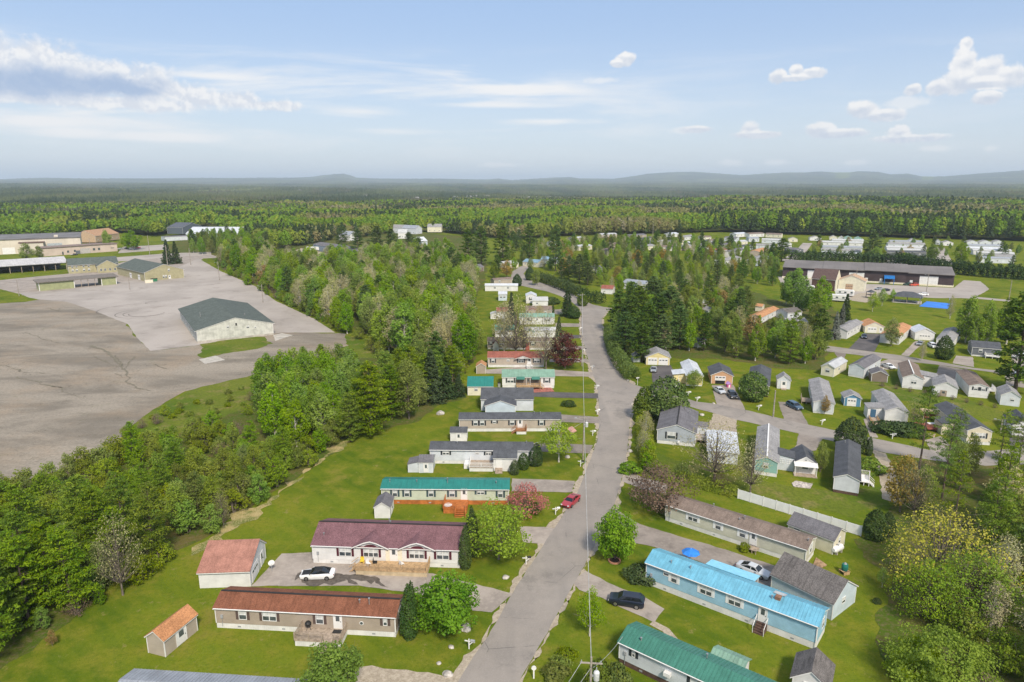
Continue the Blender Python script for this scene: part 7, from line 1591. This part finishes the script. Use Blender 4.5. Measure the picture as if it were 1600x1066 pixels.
print('w10', scatter([(1225,400),(1260,384),(1350,380),(1380,385),(1480,380),(1500,384),(1600,386),(1660,390),(1660,430),(1590,425),(1480,405),(1380,408),(1240,406)], 20,
   [(2,'olive',5,9,'leafy tree between the far rows of homes','leafy trees between the far rows'),(1.4,'birch',5,9,'green tree between the far rows of homes','green trees between the far rows'),(.6,'pinelo',8,14,'dark conifer between the far rows of homes','dark conifers between the far rows'),(.8,'rust',6,10,'reddish tree between the far rows of homes','reddish trees between the far rows')], 11, margin=2, cap=110))
pt('pinelo',1221,409,372,'round dark pine left of the far rows',wide=1.5); pt('pinelo',1362,402,360,'tall dark pine between the left and middle far rows',wide=1.4); pt('lime',1346+22,408,385,'green tree beside the tall dark pine of the far rows',wide=1.5); pt('birch',1456,406,382,'bright green tree at the far lane',wide=1.6); pt('lime',1500,412,378,'pale yellow green tree right of the far lane',wide=1.3); pt('goldbush',1413,412,395,'yellow green round shrub beside the white corner',wide=1.2); pt('goldbush',1452,413,405,'golden shrub at the far lane corner',wide=.8)
print('w11', scatter([(1000,735),(1040,748),(1150,772),(1160,765),(1110,752),(1050,738),(1010,722)], 3.2, [(2,'bthicket',2,3.2,'brown thin bush in the strip above the sage home','brown bushes above the sage home'),(2,'thicket',2,3.4,'olive bush in the strip above the sage home','olive bushes above the sage home'),(1,'bush',1.2,2.2,'small green bush in the strip above the sage home','small bushes above the sage home')], 12, cap=40))
for i in range(9): 
    x = 1378+22*i; pt('bthicket',x,604+i*4.2,596+i*4.2,'low brown bush in the weedy strip behind the ramp home',wide=.9,group='brown bushes of the weedy strip')
print('trees', len(TREES))

# ---------------------------------------------------------------- the far forest that reads as one mass
def vnoise(x, y, sc, seed):
    g = np.random.default_rng(1000+seed).random((256, 256))
    u, v = x/sc+128, y/sc+64
    i, j = np.floor(u).astype(int), np.floor(v).astype(int); f, h = u-i, v-j
    f, h = f*f*(3-2*f), h*h*(3-2*h); G_ = lambda a, b: g[a % 256, b % 256]
    return (G_(i,j)*(1-f)+G_(i+1,j)*f)*(1-h)+(G_(i,j+1)*(1-f)+G_(i+1,j+1)*f)*h
def far_forest():
    r = np.random.default_rng(99)
    Cs, Us, Vs, Cl = [], [], [], []
    # front edge of the forest, as rows of the photograph
    fx = np.array([-600,0,100,180,240,290,330,380,430,480,560,640,700,760,800,860,920,1000,1060,1100,1150,1250,1350,1450,1550,1600,2200], float)
    fy = np.array([ 385,372,368,361,368,360,352,372,392,383,372,362,364,372,376,372,368,366,364,363,362,366,369,372,374,376,384], float)
    def front(px): return np.interp(px, fx, fy)
    pal = np.array([(.155,.260,.020),(.235,.295,.028),(.205,.245,.042),(.245,.245,.085),(.255,.215,.090),(.070,.110,.030),(.060,.094,.034),(.295,.270,.165)])
    tot = 0
    for (r0, r1, sp, nq, ls) in ((380,620,6.2,230,.60),(620,900,6.4,110,.95),(900,1300,7.4,46,1.6),(1300,1900,9.5,22,2.7)):
        half = math.radians(44)
        n = int((r1*r1-r0*r0)*half/sp**2)
        rad = np.sqrt(r.uniform(r0*r0, r1*r1, n)); th = r.uniform(-half, half, n)
        x, y = rad*np.sin(th), rad*np.cos(th)
        dz = -CAM_H
        px = 800+F_PX*x/(y*math.cos(PITCH)+CAM_H*math.sin(PITCH))
        py = 533-F_PX*((-CAM_H)*math.cos(PITCH)+y*math.sin(PITCH))/(y*math.cos(PITCH)+CAM_H*math.sin(PITCH))
        keep = (py < front(px)-.5) & (py > np.interp(px, [0, 560, 700, 820, 2000], [327, 325, 318, 308, 304]))
        keep &= ~((px > 596)&(px < 700)&(py > 358)&(r.random(n) < .75))
        x, y, px, py = x[keep], y[keep], px[keep], py[keep]; n = len(x); tot += n
        # stands: conifer share and tone vary over the land
        s1 = np.sin(x/61+1.7)+np.sin(y/83-.4)+np.sin((x+y)/47)+np.sin((x-y)/139+2)
        s1 = vnoise(x, y, 95, 1)*.6+vnoise(x, y, 45, 2)*.4; s2 = vnoise(x, y, 130, 3); mixr = r.random(n)
        con = (s1 > .63) & (mixr < .55) | (mixr < .04) | ((px > 1110)&(front(px)-py < 13)&(mixr < .58)) | ((px > 1130)&(s1 > .57)&(mixr < .4))
        bright = np.clip(s2*1.5-.30+np.where((px < 480)&(py > 330), .5, 0)+np.where((px > 780)&(px < 1000)&(py > 335), .25, 0), 0, 1)
        pick = r.random(n) < .72
        ci = np.where(con, np.where(r.random(n) < .5, 5, 6), np.where(bright > .5, np.where(pick, 0, 1), np.where(bright > .3, np.where(pick, 2, 1), np.where(pick, 3, np.array([4,7,2])[r.integers(0, 3, n)]))))
        H = np.where(con, r.uniform(11.5, 16.5, n), r.uniform(9, 12, n)+5*vnoise(x, y, 70, 5)); H = H*np.where(px > 1110, 1.3, 1.0); R = np.where(con, r.uniform(2.9, 4.4, n), r.uniform(2.8, 6.2, n))
        z0 = elev(x, y)
        u = r.random((n, nq)); a = r.uniform(0, 2*PI, (n, nq))
        pc = (1-u**1.5)**.85; pd = np.sin(np.pi*np.clip(u*.9+.1, 0, 1))**.6
        prof = np.where(con[:, None], pc, pd)*R[:, None]*(1+.3*np.sin(a*3+x[:, None]))*r.uniform(.6, 1.05, (n, nq))
        zb = np.where(con, .12, .25)
        q = np.stack([x[:, None]+prof*np.cos(a), y[:, None]+prof*np.sin(a), z0[:, None]+H[:, None]*(zb[:, None]+(1-zb[:, None])*u)], -1)
        nb = np.stack([np.cos(a), np.sin(a), np.full_like(a, .7)], -1)
        U, V = leaf_axes(r, n*nq, nb.reshape(-1, 3), ls, .8, .32)
        col = pal[ci][:, None, :]*(r.uniform(.86, 1.15, (n, 1, 1)))*r.uniform(.93, 1.07, (n, nq, 1))
        Cs.append(q.reshape(-1, 3)); Us.append(U); Vs.append(V); Cl.append(col.reshape(-1, 3))
        # bare stems at the front rows, so that edges show trunks
        f = np.where((front(px)-py < 5) & (rad[keep] < 800))[0]
        for k in f:
            b = np.array([x[k], y[k], z0[k]]); hh = H[k]*.8
            Cs.append((b+np.array([0, 0, hh/2]))[None]); Us.append(np.array([[0, 0, hh/2]])); Vs.append(np.array([[.22, 0, 0]])); Cl.append(np.array([[.17,.15,.125]])*r.uniform(.7, 1.5))
    C = np.concatenate(Cs); me = leaf_object_mesh('forest', C, np.concatenate(Us), np.concatenate(Vs), np.zeros(len(C)), None)
    ca = me.attributes.new('leaf_colour', 'FLOAT_COLOR', 'FACE'); cc = np.concatenate(Cl); ca.data.foreach_set('color', np.concatenate([cc, np.ones((len(cc), 1))], 1).astype(np.float32).ravel())
    m, t, b, out = new_mat('forest_leaf')
    at = t.new('ShaderNodeAttribute', attribute_name='leaf_colour'); t.set(b, 'Base Color', at.outputs['Color']); t.set(b, 'Roughness', .7); t.set(b, 'Specular IOR Level', .15)
    tr = t.new('ShaderNodeBsdfTranslucent', ins={0: at.outputs['Color']}); mx = t.new('ShaderNodeMixShader', ins={0: .38, 1: b.outputs[0], 2: tr.outputs[0]}); t.l.new(mx.outputs[0], out.inputs[0])
    me.materials.append(m)
    print('far forest trees', tot, 'faces', len(C))
    tag(put('forest', me), 'mixed spring forest beyond the homes and warehouses', 'forest', kind='stuff')
    # dark litter under it
    th = np.linspace(-.85, .85, 120); ff = np.interp(800+F_PX*np.tan(th)*1.0, fx, fy)
    near = []
    for a, row in zip(th, ff):
        px = 800+F_PX*math.tan(a)*.985; g = G(px, row)
        near.append(math.hypot(g.x, g.y)*1.03)
    near = np.array(near); rr2 = np.geomspace(1, 2400/near.min(), 50)
    RR, TT = np.meshgrid(rr2, th, indexing='ij'); RR = np.minimum(RR*near[None, :], 2400)
    X, Y = RR*np.sin(TT), RR*np.cos(TT)
    tag(put('forest_floor', grid_mesh('forest_floor', X, Y, elev(X, Y)+.25, GM['floor'])), kind='structure')
    # canopy of the distance, each cell a crown or two
    th = np.linspace(-.83, .83, 1500); rg = np.concatenate([np.geomspace(1230, 9000, 360), np.geomspace(9060, 27000, 90)])
    RR, TT = np.meshgrid(rg, th, indexing='ij'); X, Y = RR*np.sin(TT), RR*np.cos(TT)
    amp = np.interp(RR, [1230, 1800, 9000, 27000], [.75, 1.0, 1.2, .8])
    Z = elev(X, Y)+9+amp*(3*np.sin(X/37+np.sin(Y/90))*np.sin(Y/61)+r.uniform(-4, 4, X.shape)+np.where(r.random(X.shape) < .12, r.uniform(2, 8, X.shape), 0))
    Z[0] = elev(X[0], Y[0])
    m, t, b, out = new_mat('canopy')
    geo = t.new('ShaderNodeNewGeometry'); v = geo.outputs['Position']; at = t.new('ShaderNodeAttribute', attribute_name='tint')
    mp = t.new('ShaderNodeMapping', ins={'Vector': v, 'Scale': (1, .30, 1)})
    c = t.mix(t.ramp(t.noise(mp, .0024, 7, .66), .42, .58), (.030,.050,.022), (.092,.112,.036))  # stand tones; the broad contrast also paints shading bands of rolling land
    c = t.mix(t.math('MULTIPLY', t.ramp(t.noise(mp, .0065, 5, .65), .5, .64), .8), c, (.105,.095,.056))
    c = t.mix(t.math('MULTIPLY', t.ramp(t.noise(mp, .0016, 5, .6), .6, .68), .8), c, (.165,.190,.075))
    c = t.mix(t.math('MULTIPLY', at.outputs['Fac'], .75), c, (.018,.032,.014))
    t.set(b, 'Base Color', c); t.set(b, 'Roughness', .9); t.set(b, 'Specular IOR Level', .1)
    k = 361
    tint = (r.random(X.shape) < .42)*r.uniform(.3, 1, X.shape)
    tag(put('forest_canopy', grid_mesh('forest_canopy', X[:k], Y[:k], Z[:k], m, tint[:k])), 'distant unbroken forest of the plain', 'forest', kind='stuff')
    tag(put('hills', grid_mesh('hills', X[k-1:], Y[k-1:], Z[k-1:], m, tint[k-1:]*.7)), kind='structure')
far_forest()
# ---------------------------------------------------------------- camera, sun, sky, air
cam = bpy.data.cameras.new('camera'); cam_o = bpy.data.objects.new('camera', cam); COL.objects.link(cam_o)
cam.sensor_width = 36; cam.lens = F_PX/1600*36; cam.clip_start = .5; cam.clip_end = 80000
cam_o.location = (0, 0, CAM_H); cam_o.rotation_euler = (PI/2 - PITCH, 0, 0)
SC.camera = cam_o
SUN_EL, SUN_AZ = math.radians(46), math.radians(161)      # azimuth clockwise from straight ahead (+Y)
sd = Vector((math.sin(SUN_AZ)*math.cos(SUN_EL), math.cos(SUN_AZ)*math.cos(SUN_EL), math.sin(SUN_EL)))
sun = bpy.data.lights.new('sun', 'SUN'); sun.energy = SUN_E; sun.angle = math.radians(SUN_ANGLE); sun.color = (1, .90, .75)
sun_o = bpy.data.objects.new('sun', sun); COL.objects.link(sun_o)
sun_o.rotation_euler = (-sd).to_track_quat('-Z', 'Y').to_euler()
W = bpy.data.worlds.new('World'); SC.world = W; W.use_nodes = True
t = NT(W.node_tree); t.n.clear()
sky = t.new('ShaderNodeTexSky', sky_type='NISHITA', sun_disc=False, sun_elevation=SUN_EL, sun_rotation=SUN_AZ,
            altitude=60, air_density=1.0, dust_density=1.2, ozone_density=2.0)
tc = t.new('ShaderNodeTexCoord')
d = tc.outputs['Generated']
sx = t.new('ShaderNodeSeparateXYZ', ins={0: d})
dx, dy, dz = sx.outputs
az = t.math('MULTIPLY', t.math('ARCTAN2', dx, dy), 57.29578)
el = t.math('MULTIPLY', t.math('ARCSINE', dz), 57.29578)
def ang(px, py):
    a = (px-800)/F_PX; b = (533-py)/F_PX
    v = Vector((a, math.cos(PITCH)+b*math.sin(PITCH), -math.sin(PITCH)+b*math.cos(PITCH))).normalized()
    return math.degrees(math.atan2(v.x, v.y)), math.degrees(math.asin(v.z))
ae = t.new('ShaderNodeCombineXYZ', ins={0: az, 1: el, 2: 0.0})
# fair-weather cumulus: soft lobes at their bearing and elevation, broken up by noise
puff_n = t.math('ADD', t.math('MULTIPLY', t.noise(ae, .62, 9, .58, .35), .78), t.math('MULTIPLY', t.noise(ae, 2.3, 7, .62, .2), .22))
sh_v = t.new('ShaderNodeVectorMath', operation='ADD'); t.l.new(ae.outputs[0], sh_v.inputs[0]); sh_v.inputs[1].default_value = (.22, .34, 0)
puff_s = t.math('ADD', t.math('MULTIPLY', t.noise(sh_v.outputs[0], .62, 9, .58, .35), .78), t.math('MULTIPLY', t.noise(sh_v.outputs[0], 2.3, 7, .62, .2), .22))
relief = t.ramp(t.math('SUBTRACT', puff_n, puff_s), -.07, .09)
puff_d = t.math('MULTIPLY', t.math('SUBTRACT', puff_n, .5), 3.4)
LS = [1.0]
def lobes(lst):
    acc = None
    for (px, py, rx, ry) in lst:
        a, e = ang(px, py)
        rx, ry = rx/18.6*LS[0], ry/18.6*LS[0]
        u = t.math('DIVIDE', t.math('SUBTRACT', az, a), rx)
        w = t.math('DIVIDE', t.math('SUBTRACT', el, e), ry)
        q = t.math('SUBTRACT', 1.0, t.math('SQRT', t.math('ADD', t.math('MULTIPLY', u, u), t.math('MULTIPLY', w, w))))
        acc = q if acc is None else t.math('MAXIMUM', acc, q)
    return acc
CUM = [(978,92,24,16),(966,99,18,9),(1215,120,20,17),(1245,112,16,18),(1270,113,26,12),(1240,122,40,8),
       (1506,100,24,42),(1500,128,34,26),(1545,108,36,24),(1580,118,36,26),(1465,136,22,18),(1540,130,70,12),(1542,153,26,14),(1425,140,18,12),
       (1350,172,34,22),(1380,180,40,14),(1172,203,26,20),(1180,210,60,10),(1090,202,46,9),
       (1285,203,36,16),(1310,208,60,12),(1405,210,26,18),(1420,216,70,10),(1510,70,14,18)]
LS[0] = .76
cum0 = lobes(CUM)
cum = t.math('ADD', cum0, t.math('MULTIPLY', puff_d, .42))
cum_up = t.ramp(t.math('SUBTRACT', lobes([(a_, b_-.45*d_, c_, d_) for (a_, b_, c_, d_) in CUM]), cum0), -.42, .30)
cum_m = t.ramp(cum, .08, .40)
LS[0] = 1.0
SMALL = [(1145,255,28,7),(1215,254,24,6),(1335,254,24,6),(1460,232,30,7),(1548,232,14,7),(940,126,34,7),(1415,160,40,10),(780,258,40,6),(1065,203,30,8)]
sml = t.math('ADD', lobes(SMALL), t.math('MULTIPLY', puff_d, .6))
sml_m = t.math('MULTIPLY', t.ramp(sml, .1, .7), .55)
# the long bank on the left with its blue-grey base
BANK = [(40,95,110,34),(150,118,120,30),(90,130,170,26),(230,140,120,22),(330,155,110,16),(30,150,120,14),(180,160,200,14),(420,165,60,10)]
bank = t.math('ADD', lobes(BANK), t.math('MULTIPLY', puff_d, .5))
bank_m = t.ramp(bank, .1, .6)
base = lobes([(50,128,130,26),(150,134,110,20),(200,140,60,12)])
base_m = t.ramp(t.math('ADD', base, t.math('MULTIPLY', puff_d, .55)), .0, .75)
# thin streaks, flattened towards the horizon
mp = t.new('ShaderNodeMapping', ins={'Vector': ae, 'Scale': (.055, .42, 1), 'Location': (3.1, 1.7, 0), 'Rotation': (0, 0, .03)})
wsp = t.noise(mp, 1.0, 8, .62, .5)
wz = t.math('MULTIPLY', t.ramp(el, .5, 5.0), t.ramp(el, 7.5, 10.5, 1.0, 0.0))
wl = t.ramp(az, -8, 22, 1.0, .25)
wsp_m = t.math('MULTIPLY', t.math('MULTIPLY', t.ramp(wsp, .44, .70), wz), t.math('MULTIPLY', wl, .95))
STRK = [(310,118,90,6),(800,140,110,10),(780,165,160,7),(560,175,110,14),(40,190,60,7),(120,208,60,7),(240,214,90,8),(620,205,150,10),(850,190,120,8)]
stk = t.math('ADD', lobes(STRK), t.math('MULTIPLY', t.math('SUBTRACT', wsp, .5), 2.6))
stk_m = t.math('MULTIPLY', t.ramp(stk, .0, .95), .85)
WHITE = (3.3, 3.28, 3.28); SHADE = (2.25, 2.45, 2.80)
hz = t.ramp(el, 0, 14, 1.0, 0.0)
pale = t.mix(hz, (1.22, 1.68, 2.50), (2.10, 2.32, 2.60))
c = t.mix(t.ramp(el, 10, 50, .85, .55), sky.outputs[0], t.mix(t.ramp(el, 14, 40), pale, (2.1, 2.25, 2.45)))
c = t.mix(wsp_m, c, WHITE)
c = t.mix(stk_m, c, WHITE)
c = t.mix(t.math('MULTIPLY', bank_m, .92), c, t.mix(relief, (2.55, 2.68, 2.95), WHITE))
c = t.mix(t.math('MULTIPLY', base_m, .8), c, (1.15, 1.62, 2.45))
low = t.ramp(puff_n, .3, .62)
c = t.mix(sml_m, c, WHITE)
c = t.mix(cum_m, c, t.mix(t.math('ADD', t.math('MULTIPLY', cum_up, .85), t.math('MULTIPLY', relief, .35), clamp=True), SHADE, WHITE))
bg = t.new('ShaderNodeBackground', ins={0: c, 1: SKY_STRENGTH})
wo = t.new('ShaderNodeOutputWorld'); t.l.new(bg.outputs[0], wo.inputs[0])
W.cycles.sampling_method = 'MANUAL'; W.cycles.sample_map_resolution = 512
if HAZE:
    hb = MB().box(-42000, 42000, -3000, 42000, -1.0 - 60, 330)
    m = bpy.data.materials.new('haze_air'); m.use_nodes = True
    tt = NT(m.node_tree); tt.n.clear()
    oo = tt.new('ShaderNodeOutputMaterial')
    pv = tt.new('ShaderNodeVolumePrincipled', ins={'Color': (.75, .88, 1.0), 'Density': HAZE, 'Anisotropy': 0.0})
    tt.l.new(pv.outputs[0], oo.inputs['Volume'])
    tag(hb.build('haze', m), kind='stuff')
v = SC.view_settings; v.view_transform = 'Standard'; v.look = 'None'; v.gamma = 1; v.use_curve_mapping = False
v.exposure = EXPOSURE
cy = SC.cycles
cy.max_bounces = 5; cy.diffuse_bounces = 3; cy.glossy_bounces = 2; cy.transmission_bounces = 3; cy.volume_bounces = 0; cy.transparent_max_bounces = 4
cy.use_denoising = DN; cy.caustics_reflective = False; cy.caustics_refractive = False
cy.use_adaptive_sampling = True; cy.adaptive_threshold = .004; cy.denoising_prefilter = 'ACCURATE'; cy.denoising_input_passes = 'RGB_ALBEDO_NORMAL'
try: cy.denoiser = 'OPENIMAGEDENOISE'
except Exception: pass
